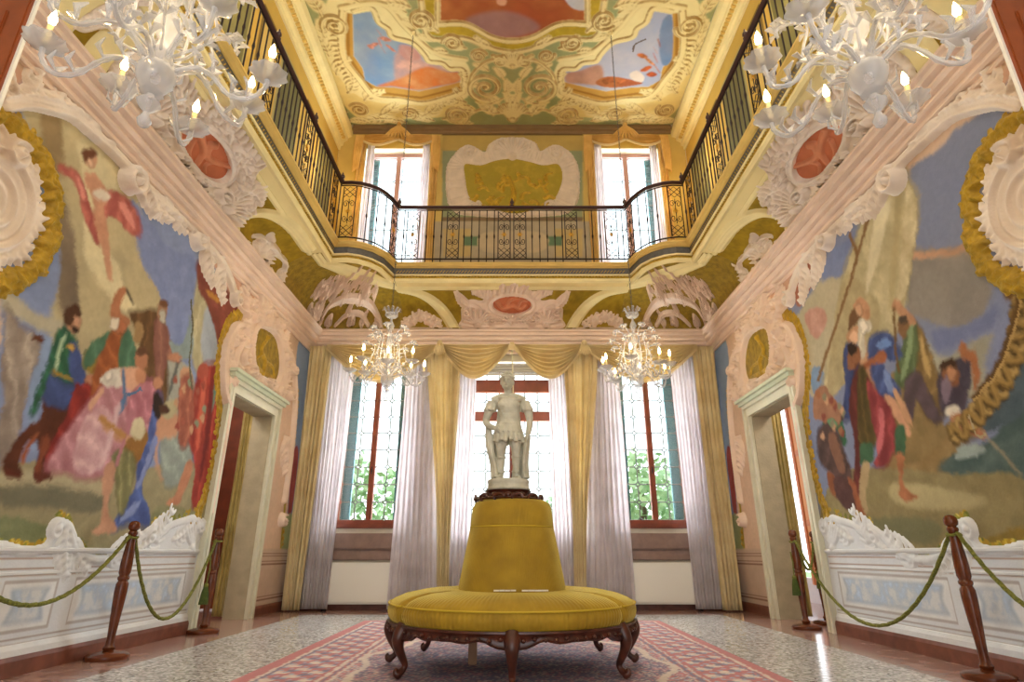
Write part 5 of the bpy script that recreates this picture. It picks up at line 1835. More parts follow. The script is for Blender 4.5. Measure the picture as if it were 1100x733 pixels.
# brush-drawn umber contours, as in a grisaille
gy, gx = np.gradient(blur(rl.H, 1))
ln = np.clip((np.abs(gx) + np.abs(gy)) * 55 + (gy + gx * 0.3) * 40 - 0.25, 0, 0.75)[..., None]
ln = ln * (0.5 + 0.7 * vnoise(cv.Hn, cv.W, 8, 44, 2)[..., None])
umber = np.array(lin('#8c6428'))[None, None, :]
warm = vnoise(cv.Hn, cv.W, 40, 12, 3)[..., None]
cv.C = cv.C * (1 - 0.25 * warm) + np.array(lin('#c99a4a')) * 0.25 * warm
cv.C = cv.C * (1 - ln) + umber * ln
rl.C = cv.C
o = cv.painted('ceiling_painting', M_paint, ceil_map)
tag(o, 'painted ceiling with a dark red centre panel and two blue sky panels', 'ceiling painting')
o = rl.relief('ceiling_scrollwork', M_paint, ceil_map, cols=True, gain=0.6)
tag(o, 'cream scroll and leaf mouldings framing the painted ceiling panels', 'stucco moulding')

# ---------------------------------------------------------------- upper end wall
by = lambda px, py: on_y(px, py, YB - 0.01)


def back_map(U, V, H):
    return U, YB - 0.006 - H, V


cv = Canvas(-XW, XW, Z_BAL, ZC, 0.0135, base='#c3a860', conv=by)
cv.C *= 0.9 + 0.2 * vnoise(cv.Hn, cv.W, 18, 6, 4)[..., None]
cv.poly([(475, 160), (626, 160), (626, 290), (475, 290)], '#8b9270', smooth=False, amp=0.12)
cv.poly([(475, 139), (626, 139), (626, 146), (475, 146)], '#6b5636', smooth=False, amp=0.1)
cv.poly([(475, 146), (626, 146), (626, 162), (475, 162)], '#b39a58', smooth=False, amp=0.1)
cv.poly([(475, 233), (626, 233), (626, 238), (475, 238)], '#7a6650', smooth=False)
cv.poly([(466, 238), (636, 238), (636, 290), (466, 290)], '#a79c88', smooth=False)
for a in (476, 596):
    cv.poly([(a, 246), (a + 30, 246), (a + 30, 276), (a, 276)], '#b6a172', smooth=False)
cv.poly([(498, 254), (604, 254), (604, 264), (498, 264)], '#5f7a60', smooth=False, amp=0.2)
cv.poly([(520, 250), (582, 250), (582, 270), (520, 270)], '#b8a88e', smooth=True)
for a in (360, 384, 716, 740):
    cv.line([(a, 150), (a, 280)], 0.10, '#a9873a', smooth=False)
OUT = [(481, 184), (489, 167), (503, 157), (521, 165), (529, 154), (550, 147), (573, 154), (580, 164), (597, 157), (614, 168), (621, 190), (616, 222), (588, 231), (513, 231), (485, 222)]
INN = [(499, 176), (516, 177), (532, 172), (550, 170), (568, 173), (584, 177), (600, 176), (605, 191), (597, 213), (583, 222), (553, 230), (521, 222), (504, 213), (499, 191)]
cv.poly(OUT, '#c9b8a6', amp=0.15, fold=(0.4, 3, 0.12), lo='#a8948a')
cv.poly(INN, '#8f7f2c', amp=0.4, lo='#b79e3c')
keep = np.ones((cv.Hn, cv.W), bool)
U, V = np.meshgrid(cv.U, cv.Vv)
for h in UWINS:
    keep &= ~((U > h[0]) & (U < h[1]) & (V > h[2]) & (V < h[3]))
cv.keep = keep
o = cv.painted('upper_wall_painting', M_paint, back_map)
o.name = 'trim_25'
tag(o, kind='structure')
root = empty('gallery_cartouche', (0, YB, 6.9), 'wide shell-edged cartouche round an olive battle scene on the gallery wall', 'cartouche')
c = Canvas(-1.4, 1.4, 5.4, 8.7, 0.010, conv=by)
qo = [by(*p) for p in OUT]
co = catmull(qo, True, 6)
ci = catmull([by(*p) for p in INN], True, 6)
c.plate(OUT, 0.02, edge=2)
c.cut(INN)
n = 64
for k in range(n):
    a = co[int(k / n * len(co))]
    b = ci[int(np.argmin(((ci - a) ** 2).sum(1)))]
    c.stroke([a, (a + b) / 2, b + (a - b) * 0.1], 0.032, 0.014, 0.045, smooth=False)
c.stroke(np.vstack([co, co[:1]]), 0.022, 0.022, 0.05, smooth=False)
c.shell(by(550.5, 168), PI / 2, 2.6, 0.42, 13, None, 0.06)
for sd, px in ((1, 505), (-1, 596)):
    c.volute(by(px, 166), 0.12, 1, 1.6, sd, 0.03, 0.06)
    c.volute(by(510 if sd > 0 else 591, 222), 0.12, 1, 1.6, -sd, 0.03, 0.06)
c.relief('shell_border', mat('mauve_stucco', '#cdbdae', 0.65, var=0.12), back_map, root)
c = Canvas(-1.4, 1.4, 5.4, 8.7, 0.011, conv=by)
rr = random.Random(5)
for k in range(26):
    x, y_ = rr.uniform(512, 590), rr.uniform(186, 222)
    a = rr.uniform(0, 6.28)
    c.stroke([(x, y_), (x + 6 * math.cos(a), y_ + 5 * math.sin(a)), (x + 11 * math.cos(a + .6), y_ + 9 * math.sin(a + .6))], 0.035, 0.018, 0.035, raw=False)
c.stroke([(548, 226), (552, 206), (546, 190)], 0.05, 0.03, 0.05, raw=False)
c.relief('gilt_relief_figure', M_gold, back_map, root)

# upper side walls
for sg in (-1, 1):
    cv = Canvas(2.2, YB, Z_BAL, 8.42, 0.03, base='#c7a552')
    cv.C *= 0.9 + 0.2 * vnoise(cv.Hn, cv.W, 8, 6, 4)[..., None]
    y = 2.4
    k = 0
    while y < 9.2:
        wd = 0.9 if k % 2 else 0.5
        cv.poly([(y, 5.5), (y + wd, 5.5), (y + wd, 8.1), (y, 8.1)], '#7c6434' if k % 2 == 0 else '#a89c68', smooth=False, raw=True, feather=0)
        cv.poly([(y + .06, 5.6), (y + wd - .06, 5.6), (y + wd - .06, 8.0), (y + .06, 8.0)], '#d2b468' if k % 2 == 0 else '#6e6a44', smooth=False, raw=True, feather=0)
        y += wd + 0.22
        k += 1
    o = cv.painted('upper_side_painting', M_paint, (lambda s: (lambda U, V, H: (s * (XW - 0.005 - H), U, V)))(sg))
    o.name = 'trim_%d' % (26 if sg < 0 else 27)
    tag(o, kind='structure')

# ---------------------------------------------------------------- windows of the end wall
M_redwood = mat('varnished_red_wood', '#7c391e', 0.35, var=0.25, scale=6)
M_teal = mat('teal_shutter', '#356a70', 0.5, var=0.1)
M_lead = mat('window_lead', '#6f736e', 0.6)
M_sill = mat('brown_stone', '#8f7468', 0.5, var=0.2, scale=8)


def glass_mat():
    m = bpy.data.materials.new('clear_glass')
    m.use_nodes = True
    n = m.node_tree
    n.nodes.clear()
    o = n.nodes.new('ShaderNodeOutputMaterial')
    t = n.nodes.new('ShaderNodeBsdfTransparent')
    t.inputs[0].default_value = (0.95, 0.98, 0.97, 1)
    g = n.nodes.new('ShaderNodeBsdfGlossy')
    g.inputs['Roughness'].default_value = 0.05
    mi = n.nodes.new('ShaderNodeMixShader')
    mi.inputs[0].default_value = 0.05
    n.links.new(t.outputs[0], mi.inputs[1])
    n.links.new(g.outputs[0], mi.inputs[2])
    n.links.new(mi.outputs[0], o.inputs[0])
    return m


M_glass = glass_mat()


def lattice(x0, x1, z0, z1, y, px_, pz, r=0.010):
    """leaded panes: squares with chamfered corners joined by small diamonds"""
    b = MB()
    nx = max(1, round((x1 - x0) / px_))
    nz = max(1, round((z1 - z0) / pz))
    sx_, sz = (x1 - x0) / nx, (z1 - z0) / nz
    k = 0.16 * min(sx_, sz)
    for i in range(nx + 1):
        for j in range(nz + 1):
            cx, cz = x0 + i * sx_, z0 + j * sz
            D = [(cx - k, cz), (cx, cz + k), (cx + k, cz), (cx, cz - k)]
            for a in range(4):
                p, q_ = D[a], D[(a + 1) % 4]
                if min(p[0], q_[0]) < x0 - 1e-4 or max(p[0], q_[0]) > x1 + 1e-4 or min(p[1], q_[1]) < z0 - 1e-4 or max(p[1], q_[1]) > z1 + 1e-4:
                    continue
                b.tube([(p[0], y, p[1]), (q_[0], y, q_[1])], r, 4, cap=False)
            if i < nx:
                b.tube([(cx + k, y, cz), (cx + sx_ - k, y, cz)], r, 4, cap=False)
            if j < nz:
                b.tube([(cx, y, cz + k), (cx, y, cz + sz - k)], r, 4, cap=False)
    return b


def window(nm, x0, x1, z0, z1, mull, transom=None, shutters=True, nx=0.235, nz=0.30, wood=None):
    M_redwood = wood or MATS['varnished_red_wood']
    root = empty(nm, ((x0 + x1) / 2, YB, z0), kind='structure')
    y = YB + 0.17
    b = MB()
    fw = 0.065
    b.box(x0, x0 + fw, y, y + 0.09, z0, z1)
    b.box(x1 - fw, x1, y, y + 0.09, z0, z1)
    b.box(x0 + fw, x1 - fw, y, y + 0.09, z0, z0 + 0.09)
    b.box(x0 + fw, x1 - fw, y, y + 0.09, z1 - 0.08, z1)
    b.bevbox(x0 - 0.03, x1 + 0.03, YB - 0.05, y, z0 - 0.045, z0 + 0.02, 0.01)
    b.build('window_frame', M_redwood, root)
    b = MB()
    for m_ in mull:
        b.bevbox(m_ - 0.045, m_ + 0.045, y - 0.02, y + 0.08, z0 + 0.09, z1 - 0.08, 0.012)
    if transom:
        b.bevbox(x0 + fw, x1 - fw, y - 0.03, y + 0.07, transom - 0.08, transom + 0.08, 0.012)
    b.build('mullion', M_redwood, root)
    if transom:
        MB().bevbox(x0 + fw, x1 - fw, y - 0.04, y + 0.06, 3.44, 3.66, 0.012).build('header_rail', M_redwood, root)
    if len(mull) == 1:
        h = MB().tube([(mull[0], y - 0.03, z0 + 0.82), (mull[0], y - 0.03, z0 + 0.94)], 0.008, 6)
        h.box(mull[0] - 0.012, mull[0] + 0.012, y - 0.028, y - 0.015, z0 + 0.85, z0 + 0.91)
        h.build('espagnolette', M_iron, root)
    lattice(x0 + fw, x1 - fw, z0 + 0.09, z1 - 0.08, y + 0.04, nx, nz).build('leaded_lights', M_lead, root)
    MB().box(x0 + fw, x1 - fw, y + 0.05, y + 0.054, z0 + 0.09, z1 - 0.08).build('pane', M_glass, root)
    if shutters:
        for sg in (-1, 1):
            xe = x0 if sg < 0 else x1
            b = MB()
            for (a, c) in ((0.0, 0.17),):
                xs = sorted((xe + (-0.02 if sg < 0 else 0.02), xe - sg * a - sg * 0.19))
                b.box(xs[0], xs[1], YB + 0.36, YB + 0.40, z0 + 0.02, z1)
                for k in range(30):
                    z = z0 + 0.08 + k * (z1 - z0 - 0.12) / 30
                    b.box(xs[0] + 0.02, xs[1] - 0.02, YB + 0.345, YB + 0.36, z, z + 0.045)
            b.build('shutter', M_teal, root)
    return root


window('window_1', *WINS[0], [-2.33])
window('window_2', *WINS[2], [2.33])
window('window_3', WINS[1][0], WINS[1][1], 1.12, 3.95, [0.0], transom=3.02, shutters=False)
window('window_4', *UWINS[0], [-2.29], nx=0.5, nz=0.6, wood=mat('overexposed_window_wood', '#b08a84', 0.5))  # paler wood colour stands in for overexposure on the upper frames
window('window_5', *UWINS[1], [2.29], nx=0.5, nz=0.6, wood=mat('overexposed_window_wood', '#b08a84', 0.5))

# stone aprons under the side windows, and convector covers
for k, sg in enumerate((-1, 1)):
    xs = sorted((sg * 1.70, sg * 2.95))
    b = MB()
    b.bevbox(xs[0], xs[1], 9.60, YB - 0.001, 0.86, 1.10, 0.02)
    b.bevbox(xs[0] + 0.03, xs[1] - 0.03, 9.64, YB - 0.001, 0.70, 0.86, 0.02)
    tag(b.build('stone_apron', M_sill), 'brown stone apron below the %s leaded window' % ('left' if sg < 0 else 'right'), 'window apron')
    root = empty('radiator_cover', (sg * 2.30, 9.6, 0), 'white metal radiator cover under the %s leaded window' % ('left' if sg < 0 else 'right'), 'radiator cover', 'white radiator covers')
    xs = sorted((sg * 1.72, sg * 2.90))
    MB().bevbox(xs[0], xs[1], 9.48, 9.66, 0.09, 0.67, 0.012).build('casing', M_white, root)
    MB().bevbox(xs[0] + 0.03, xs[1] - 0.03, 9.465, 9.481, 0.12, 0.64, 0.006).build('front_panel', M_white, root)
    b = MB()
    for x in (xs[0] + 0.06, xs[1] - 0.10):
        b.box(x, x + 0.04, 9.50, 9.64, 0, 0.09)
    b.build('foot', M_iron, root)

# ---------------------------------------------------------------- curtains
def cloth_mat(name, col, col2, transl=0.0, rough=0.6, bump=0.15, sheen=0.2):
    m = mat(name, col, rough, var=0.12, scale=4, sub=col2, bump=bump, bscale=90, sheen=sheen)
    if transl > 0:
        n = m.node_tree
        o = [x for x in n.nodes if x.type == 'OUTPUT_MATERIAL'][0]
        t = n.nodes.new('ShaderNodeBsdfTranslucent')
        t.inputs[0].default_value = (*lin(col2), 1)
        mi = n.nodes.new('ShaderNodeMixShader')
        mi.inputs[0].default_value = transl
        n.links.new(n.nodes['Principled BSDF'].outputs[0], mi.inputs[1])
        n.links.new(t.outputs[0], mi.inputs[2])
        n.links.new(mi.outputs[0], o.inputs[0])
    return m


M_silk = cloth_mat('gold_silk', '#e9cf92', '#f6e6b8', 0.28, 0.42, 0.2)
M_sheer = cloth_mat('white_voile', '#d8d0d2', '#efe9ec', 0.5, 0.8, 0.05, 0.0)
M_fringe = cloth_mat('cream_fringe', '#e2c98c', '#efdcae', 0.2, 0.7, 0.4)


def drape(name, xt, xb, zt, zb, y, folds, amp, m, waist=None, seed=0, nz=40, parent=None):
    """hanging cloth from (xt0,xt1) at zt to (xb0,xb1) at zb; waist=(z, x0, x1) gathers it part way"""
    rr = random.Random(seed)
    nu = folds * 8
    ph = [rr.uniform(0, 6.28) for _ in range(4)]
    V = []
    for j in range(nz + 1):
        t = j / nz
        z = zt + (zb - zt) * t
        if waist:
            zw, w0, w1 = waist
            if z > zw:
                k = (zt - z) / (zt - zw)
                k = k * k * (3 - 2 * k) * 0.55 + k * 0.45
                a, b = xt[0] + (w0 - xt[0]) * k, xt[1] + (w1 - xt[1]) * k
            else:
                k = (zw - z) / (zw - zb)
                a, b = w0 + (xb[0] - w0) * k, w1 + (xb[1] - w1) * k
        else:
            a, b = xt[0] + (xb[0] - xt[0]) * t, xt[1] + (xb[1] - xt[1]) * t
        for i in range(nu + 1):
            u = i / nu
            f_ = math.sin(u * folds * 2 * PI + 0.35 * math.sin(3 * t + ph[0])) + 0.4 * math.sin(u * folds * 3.3 * PI + ph[1] + t)
            wd = abs(b - a)
            A = amp * (0.8 + 0.3 * math.sin(u * 7 + ph[2])) * (0.75 + 0.25 * t)
            V.append((a + (b - a) * u + 0.01 * math.sin(u * folds * 4 * PI + t * 5), y + A * f_ * 0.7, z))
    idx = np.arange((nz + 1) * (nu + 1)).reshape(nz + 1, nu + 1)
    F = np.stack([idx[:-1, :-1], idx[1:, :-1], idx[1:, 1:], idx[:-1, 1:]], -1).reshape(-1, 4)
    o = mesh_obj(name, V, F, m, parent, True)
    s = o.modifiers.new('thickness', 'SOLIDIFY')
    s.thickness = 0.004
    return o


def swag(name, x0, x1, zt, dip, y, m, folds=7, out=0.13, parent=None, shape=1.0, skew=0.0):
    nu, nv = 40, folds * 8
    V = []
    for j in range(nv + 1):
        v = j / nv
        for i in range(nu + 1):
            u = i / nu
            c = math.sin(PI * u) ** (0.85 + 0.25 * v) if 0 < u < 1 else 0
            sag = dip * (0.03 + 0.97 * v ** 0.95) * c
            # corners gather: rows fan out from the two upper corners
            z = zt - sag - 0.06 * v * (1 - c) * shape
            x = x0 + (x1 - x0) * (u + skew * v * math.sin(PI * u))
            r = math.sin(v * folds * 2 * PI) * 0.5 + 0.5
            yy = y - out * (0.25 + 0.75 * v) * (0.35 + 0.65 * c) - 0.10 * r * (0.3 + 0.7 * c)
            V.append((x, yy, z))
    idx = np.arange((nv + 1) * (nu + 1)).reshape(nv + 1, nu + 1)
    F = np.stack([idx[:-1, :-1], idx[1:, :-1], idx[1:, 1:], idx[:-1, 1:]], -1).reshape(-1, 4)
    o = mesh_obj(name, V, F, m, parent, True)
    s = o.modifiers.new('thickness', 'SOLIDIFY')
    s.thickness = 0.006
    # fringe along the lower edge
    b = MB()
    last = V[-(nu + 1):]
    for i in range(0, nu):
        for k in range(3):
            t = k / 3
            p = [last[i][a] + (last[i + 1][a] - last[i][a]) * t for a in range(3)]
            b.tube([p, (p[0], p[1] - 0.004, p[2] - 0.028), (p[0], p[1], p[2] - 0.055)], [0.006, 0.008, 0.004], 4, cap=False)
    b.build('fringe', M_fringe, o, smooth=True, fix=False)
    return o


YC = 9.36
for sg, nm in ((-1, 'left'), (1, 'right')):
    S = lambda a, b: tuple(sorted((sg * a, sg * b)))
    tag(drape('gold_curtain', S(3.42, 3.05), S(3.36, 3.10), 4.12, 0.02, YC, 5, 0.055, M_silk, seed=1 + sg), 'full length gold silk curtain at the outer edge of the %s window' % nm, 'curtain')
    tag(drape('gold_curtain', S(1.45, 0.86), S(1.08, 0.93), 4.12, 0.05, YC - 0.03, 6, 0.055, M_silk, waist=(0.95, *S(1.12, 0.94)), seed=5 + sg), 'gold silk curtain tapering to a gathered tail %s of the middle window' % nm, 'curtain')
    tag(drape('sheer_curtain', S(3.22, 2.66), S(3.13, 2.72), 3.95, 0.03, YC + 0.07, 9, 0.034, M_sheer, seed=9 + sg), 'white voile curtain on the outer side of the %s window' % nm, 'curtain')
    tag(drape('sheer_curtain', S(1.78, 1.30), S(1.84, 1.10), 3.95, 0.03, YC + 0.07, 8, 0.034, M_sheer, seed=13 + sg), 'white voile curtain on the inner side of the %s window' % nm, 'curtain')
    tag(drape('sheer_curtain', S(0.96, 0.60), S(1.02, 0.66), 3.95, 0.03, YC + 0.07, 6, 0.034, M_sheer, seed=17 + sg), 'white voile curtain at the %s edge of the middle window' % nm, 'curtain')
    o = swag('swag_valance', *S(3.12, 1.22), 4.12, 0.66, YC - 0.04, M_silk, 8)
    tag(o, 'wide gold swag valance above the %s window' % nm, 'valance')
    o = swag('swag_valance', *S(1.20, 0.04), 4.12, 0.60, YC - 0.06, M_silk, 7)
    tag(o, 'gold fringed swag on the %s half of the middle window' % nm, 'valance')
    # small cream gathers where swags meet
    b = MB()
    cx = sg * 1.21
    for k in range(7):
        a = (k - 3) / 3
        b.tube([(cx + a * 0.03, YC - 0.12, 4.14), (cx + a * 0.07, YC - 0.2, 4.0), (cx + a * 0.10, YC - 0.2, 3.88 + 0.05 * abs(a))], [0.012, 0.02, 0.012], 6)
    b.ball((cx, YC - 0.16, 4.12), 0.05, 8)
    tag(b.build('swag_rosette', M_fringe, smooth=True), 'gathered cream silk rosette between the swags %s of the middle window' % nm, 'rosette')
b = MB()
for k in range(5):
    a = (k - 2) / 2
    b.tube([(a * 0.02, YC - 0.12, 4.14), (a * 0.04, YC - 0.2, 4.05), (a * 0.05, YC - 0.2, 3.98)], [0.012, 0.018, 0.01], 6)
tag(b.build('swag_rosette', M_fringe, smooth=True), 'small cream silk rosette over the statue, at the centre of the pelmet', 'rosette')
# dark lining glimpsed between the middle swags and the white pelmet blind
root = empty('pelmet_blind', (0, 9.6, 3.7), 'folded white blind gathered behind the middle swags above the statue', 'blind')
b = MB()
for k in range(4):
    b.bevbox(-0.9, 0.9, 9.55 - 0.015 * k, 9.60, 3.66 + 0.05 * k, 3.70 + 0.05 * k, 0.012)
b.build('blind_fold', mat('blind_cloth', '#c9c2bb', 0.8), root)
MB().tube([(0.0, YC - 0.02, 4.05), (0.02, YC - 0.02, 3.4), (0.02, YC - 0.02, 3.25)], 0.012, 6).build('pull_cord', mat('cord_white', '#d9d2b4', 0.7), root)

# upper windows: swags, side drapes and voiles
M_silk2 = cloth_mat('ochre_silk', '#d3a04a', '#e6bf72', 0.15, 0.45, 0.2)
for sg, nm in ((-1, 'left'), (1, 'right')):
    S = lambda a, b: tuple(sorted((sg * a, sg * b)))
    y = YB - 0.14
    cx = sg * 2.26
    o = swag('swag_valance', cx - 0.78, cx, 8.62, 0.26, y, M_silk2, 4, 0.08)
    tag(o, 'left half of the ochre swag over the %s gallery window' % nm, 'valance')
    o2 = swag('swag_valance', cx, cx + 0.78, 8.62, 0.26, y, M_silk2, 4, 0.08)
    tag(o2, 'right half of the ochre swag over the %s gallery window' % nm, 'valance')
    b = MB()
    for k in range(9):
        a = (k - 4) / 4
        b.tube([(cx, y - 0.06, 8.86), (cx + a * 0.14, y - 0.10, 8.70), (cx + a * 0.34, y - 0.06, 8.52)], [0.02, 0.028, 0.012], 6)
    b.ball((cx, y - 0.06, 8.88), 0.05, 8)
    tag(b.build('swag_rosette', M_silk2, smooth=True), 'peaked ochre silk gather at the top of the %s gallery window' % nm, 'rosette')
    for e, en in ((-1, 'left'), (1, 'right')):
        a0 = cx + e * 0.80
        tag(drape('gallery_curtain', tuple(sorted((a0, a0 - e * 0.16))), tuple(sorted((a0 - e * 0.02, a0 - e * 0.12))), 8.62, 5.25, y + 0.02, 3, 0.03, M_silk2, seed=3 + e),
            'narrow ochre curtain on the %s side of the %s gallery window' % (en, nm), 'curtain')
        a1 = cx + e * 0.62
        tag(drape('gallery_voile', tuple(sorted((a1, a1 - e * 0.14))), tuple(sorted((a1 + e * 0.02, a1 - e * 0.20))), 8.5, 5.25, y + 0.07, 4, 0.018, M_sheer, seed=6 + e),
            'white voile on the %s side of the %s gallery window' % (en, nm), 'curtain')
        b = MB()
        for k in range(5):
            t = k / 4
            b.tube([(a0 + e * 0.02 - e * t * 0.14, y - 0.06, 8.62), (a0 + e * 0.03 - e * t * 0.12, y - 0.08, 8.2), (a0 + e * 0.03 - e * t * 0.10, y - 0.06, 7.75 + 0.1 * t)], [0.02, 0.03, 0.01], 6)
        tag(b.build('curtain_jabot', M_silk2, smooth=True), 'pleated ochre silk tail hanging at the %s side of the %s gallery window' % (en, nm), 'valance')

# ---------------------------------------------------------------- garden beyond the windows
M_leafg = mat('garden_leaves', '#7fae74', 0.8, var=0.3, scale=2, sub='#c4dcae')
M_bark = mat('bark', '#5a4634', 0.9)
rr = random.Random(12)
for k, (x, y, h, r) in enumerate(((-4.6, 15.5, 3.0, 1.3), (-3.1, 19, 3.0, 1.4), (-0.4, 23.5, 2.4, 1.1), (2.2, 22.5, 2.6, 1.2), (3.4, 16, 3.0, 1.3), (5.9, 19.5, 3.4, 1.3))):
    root = empty('garden_tree', (x, y, 0), 'sunlit green garden tree seen through the leaded windows', 'tree', 'garden trees beyond the windows')
    MB().tube([(x, y, 0), (x + 0.05, y, h * 0.6), (x, y, h)], [0.14, 0.1, 0.04], 7).build('trunk', M_bark, root)
    b = MB()
    for j in range(700):
        a, e, q = rr.uniform(0, 6.28), math.acos(rr.uniform(-1, 1)), rr.random() ** 0.35
        p = Vector((x + r * q * math.sin(e) * math.cos(a), y + r * q * math.sin(e) * math.sin(a), h * 0.72 + r * 1.05 * q * math.cos(e)))
        d1 = Vector((rr.uniform(-1, 1), rr.uniform(-1, 1), rr.uniform(-1, 1))).normalized() * 0.14
        d2 = d1.cross(Vector((rr.uniform(-1, 1), rr.uniform(-1, 1), rr.uniform(-1, 1)))).normalized() * 0.08
        b.add([p - d1, p + d2, p + d1, p - d2], [[0, 1, 2, 3]])
    b.build('foliage', M_leafg, root, fix=False)
tag(MB().box(-14, 14, 13.0, 40, -0.3, -0.02).build('garden_lawn', mat('lawn', '#7fa860', 0.9, var=0.3, scale=3)), kind='structure')

# rooms beyond the side doorways
M_room = mat('side_room_plaster', '#b9a9a6', 0.8, var=0.1)
XO = XW + 0.28
for sg, nm in ((-1, 'left'), (1, 'right')):
    xs = sorted((sg * 5.2, sg * 5.35))
    wall_x('wall_side_room_%s' % nm, xs[0], xs[1], (4.5, 13), (0, 4.2), [] if sg < 0 else [(10.72, 11.6, 0.4, 3.9)], M_room)
    wall_y('wall_side_room_%s_back' % nm, 13.0, 13.15, tuple(sorted((sg * XO, sg * 5.35))), (0, 4.2), [], M_room)
    wall_y('wall_side_room_%s_front' % nm, 4.4, 4.5, tuple(sorted((sg * XO, sg * 5.35))), (0, 4.2), [], M_room)
    tag(MB().box(*sorted((sg * XO, sg * 5.35)), 4.4, 13.15, 4.2, 4.3).build('ceiling_side_room_%s' % nm, M_room), kind='structure')
    point_light('side_room_fill', (sg * 4.4, 7.4, 3.4), 45, (1.0, 0.9, 0.8), 0.3)  # unseen fill light added so the side room looks lit
root = empty('wooden_door', (-4.6, 9.5, 0), 'brown wooden door leaf standing open behind the left doorway', 'door')
MB().bevbox(-5.0, -4.1, 9.62, 9.67, 0.02, 3.3, 0.01).build('leaf', M_wood, root)
b = MB()
for z0, z1 in ((0.25, 1.0), (1.15, 3.1)):
    b.bevbox(-4.88, -4.22, 9.60, 9.63, z0, z1, 0.01)
b.build('panel', M_redwood, root)
MB().tube([(-4.16, 9.61, 1.05), (-4.16, 9.57, 1.05), (-4.26, 9.57, 1.05)], 0.011, 6).build('handle', M_iron, root)
M_olive_silk = cloth_mat('olive_gold_silk', '#a8924a', '#c8b268', 0.1)
tag(drape('doorway_curtain', (XO + 0.005, XO + 0.16), (XO + 0.005, XO + 0.15), 2.9, 0.03, 8.37, 3, 0.025, M_olive_silk, seed=2), 'olive gold curtain hanging inside the right doorway', 'curtain')
tag(drape('doorway_curtain', (-XO - 0.16, -XO - 0.005), (-XO - 0.15, -XO - 0.005), 2.9, 0.03, 8.37, 3, 0.025, M_olive_silk, seed=2), 'olive gold curtain hanging inside the left doorway', 'curtain')
root = empty('glazed_door', (5.1, 10.3, 0), 'orange-brown wooden window leaf seen through the right doorway', 'door')
M_or = mat('orange_wood', '#b5602e', 0.4, var=0.2)
b = MB()
b.bevbox(5.10, 5.17, 10.62, 10.72, 0.3, 3.9, 0.01)
b.bevbox(5.10, 5.17, 10.05, 10.15, 0.3, 3.9, 0.01)
for z in (0.35, 1.3, 2.5, 3.85):
    b.bevbox(5.11, 5.16, 10.15, 10.62, z - 0.06, z + 0.06, 0.01)
b.build('leaf_frame', M_or, root)
MB().bevbox(5.12, 5.15, 10.12, 10.65, 0.35, 3.85, 0.005).build('leaf_panel', mat('orange_panel', '#c47a44', 0.5), root)

# ---------------------------------------------------------------- balcony railings
M_rail = mat('handrail_dark_wood', '#3a1c20', 0.3, var=0.2)
M_gilt = mat('gilded_iron', '#c79a3c', 0.4, metal=0.7)
ZR = 6.28


def pt_along(path, s):
    acc = 0
    for a, b in zip(path[:-1], path[1:]):
        L = math.dist(a, b)
        if acc + L >= s:
            t = (s - acc) / L
            return (a[0] + (b[0] - a[0]) * t, a[1] + (b[1] - a[1]) * t), ((b[0] - a[0]) / L, (b[1] - a[1]) / L)
        acc += L
    a, b = path[-2], path[-1]
    L = math.dist(a, b)
    return b, ((b[0] - a[0]) / L, (b[1] - a[1]) / L)


def plen(path):
    return sum(math.dist(a, b) for a, b in zip(path[:-1], path[1:]))


def scroll_panel(x, y, dx, dy, w=0.20):
    """lattice of scrolls between two bars, with a gilt rosette"""
    b = MB()
    z0, z1 = Z_BAL + 0.10, ZR - 0.08

    def P(u, z):
        return (x + dx * u, y + dy * u, z)
    for u in (-w / 2, w / 2):
        b.tube([P(u, z0), P(u, z1)], 0.009, 5)
    H = z1 - z0
    for k in range(2):
        za, zb = z0 + k * H * 0.78, z0 + k * H * 0.78 + H * 0.22
        b.tube([P(-w / 2, za), P(w / 2, zb)], 0.006, 4)
        b.tube([P(w / 2, za), P(-w / 2, zb)], 0.006, 4)
        b.tube([P(-w / 2, (za + zb) / 2), P(0, zb), P(w / 2, (za + zb) / 2), P(0, za), P(-w / 2, (za + zb) / 2)], 0.006, 4)
    for sg in (-1, 1):
        for v in (-1, 1):
            pts = []
            for i in range(13):
                t = i / 12
                r = 0.075 * (1 - 0.75 * t)
                a = t * 2.6 * PI
                pts.append(P(sg * (w * 0.24) - sg * r * math.cos(a) * 0.6, z0 + H * 0.5 + v * (0.13 + r * math.sin(a) * 0.9)))
            b.tube(pts, 0.006, 4)
    b.tube([P(0, z0 + H * .25), P(0, z0 + H * .75)], 0.006, 4)
    g = MB()
    for k in range(6):
        a = k * PI / 3
        g.tube([P(0.012 * math.cos(a), z0 + H * .5 + 0.012 * math.sin(a)), P(0.05 * math.cos(a), z0 + H * .5 + 0.05 * math.sin(a))], [0.012, 0.006], 5)
    g.ball(P(0, z0 + H * .5), 0.02, 6)
    return b, g


def finial(x, y, z):
    b = MB()
    b.lathe([(0.0, 0), (0.03, 0.0), (0.034, 0.02), (0.016, 0.035), (0.036, 0.07), (0.03, 0.10), (0.012, 0.12), (0.014, 0.14), (0.0, 0.165)], (x, y, z), 10)
    return b


RAILP = [(sx_, y) for sx_, y in offs(BAL, -0.045)]
iR = [i for i, p in enumerate(BAL) if p == (2.62, 7.72)][0]
right = [(RAILP[0][0], 2.6), RAILP[iR]]
cr_ = RAILP[iR:len(BAL_R)]
backp = [RAILP[len(BAL_R) - 1], RAILP[len(BAL_R)]]
left = [(-p[0], p[1]) for p in right]
cl_ = [(-p[0], p[1]) for p in cr_]


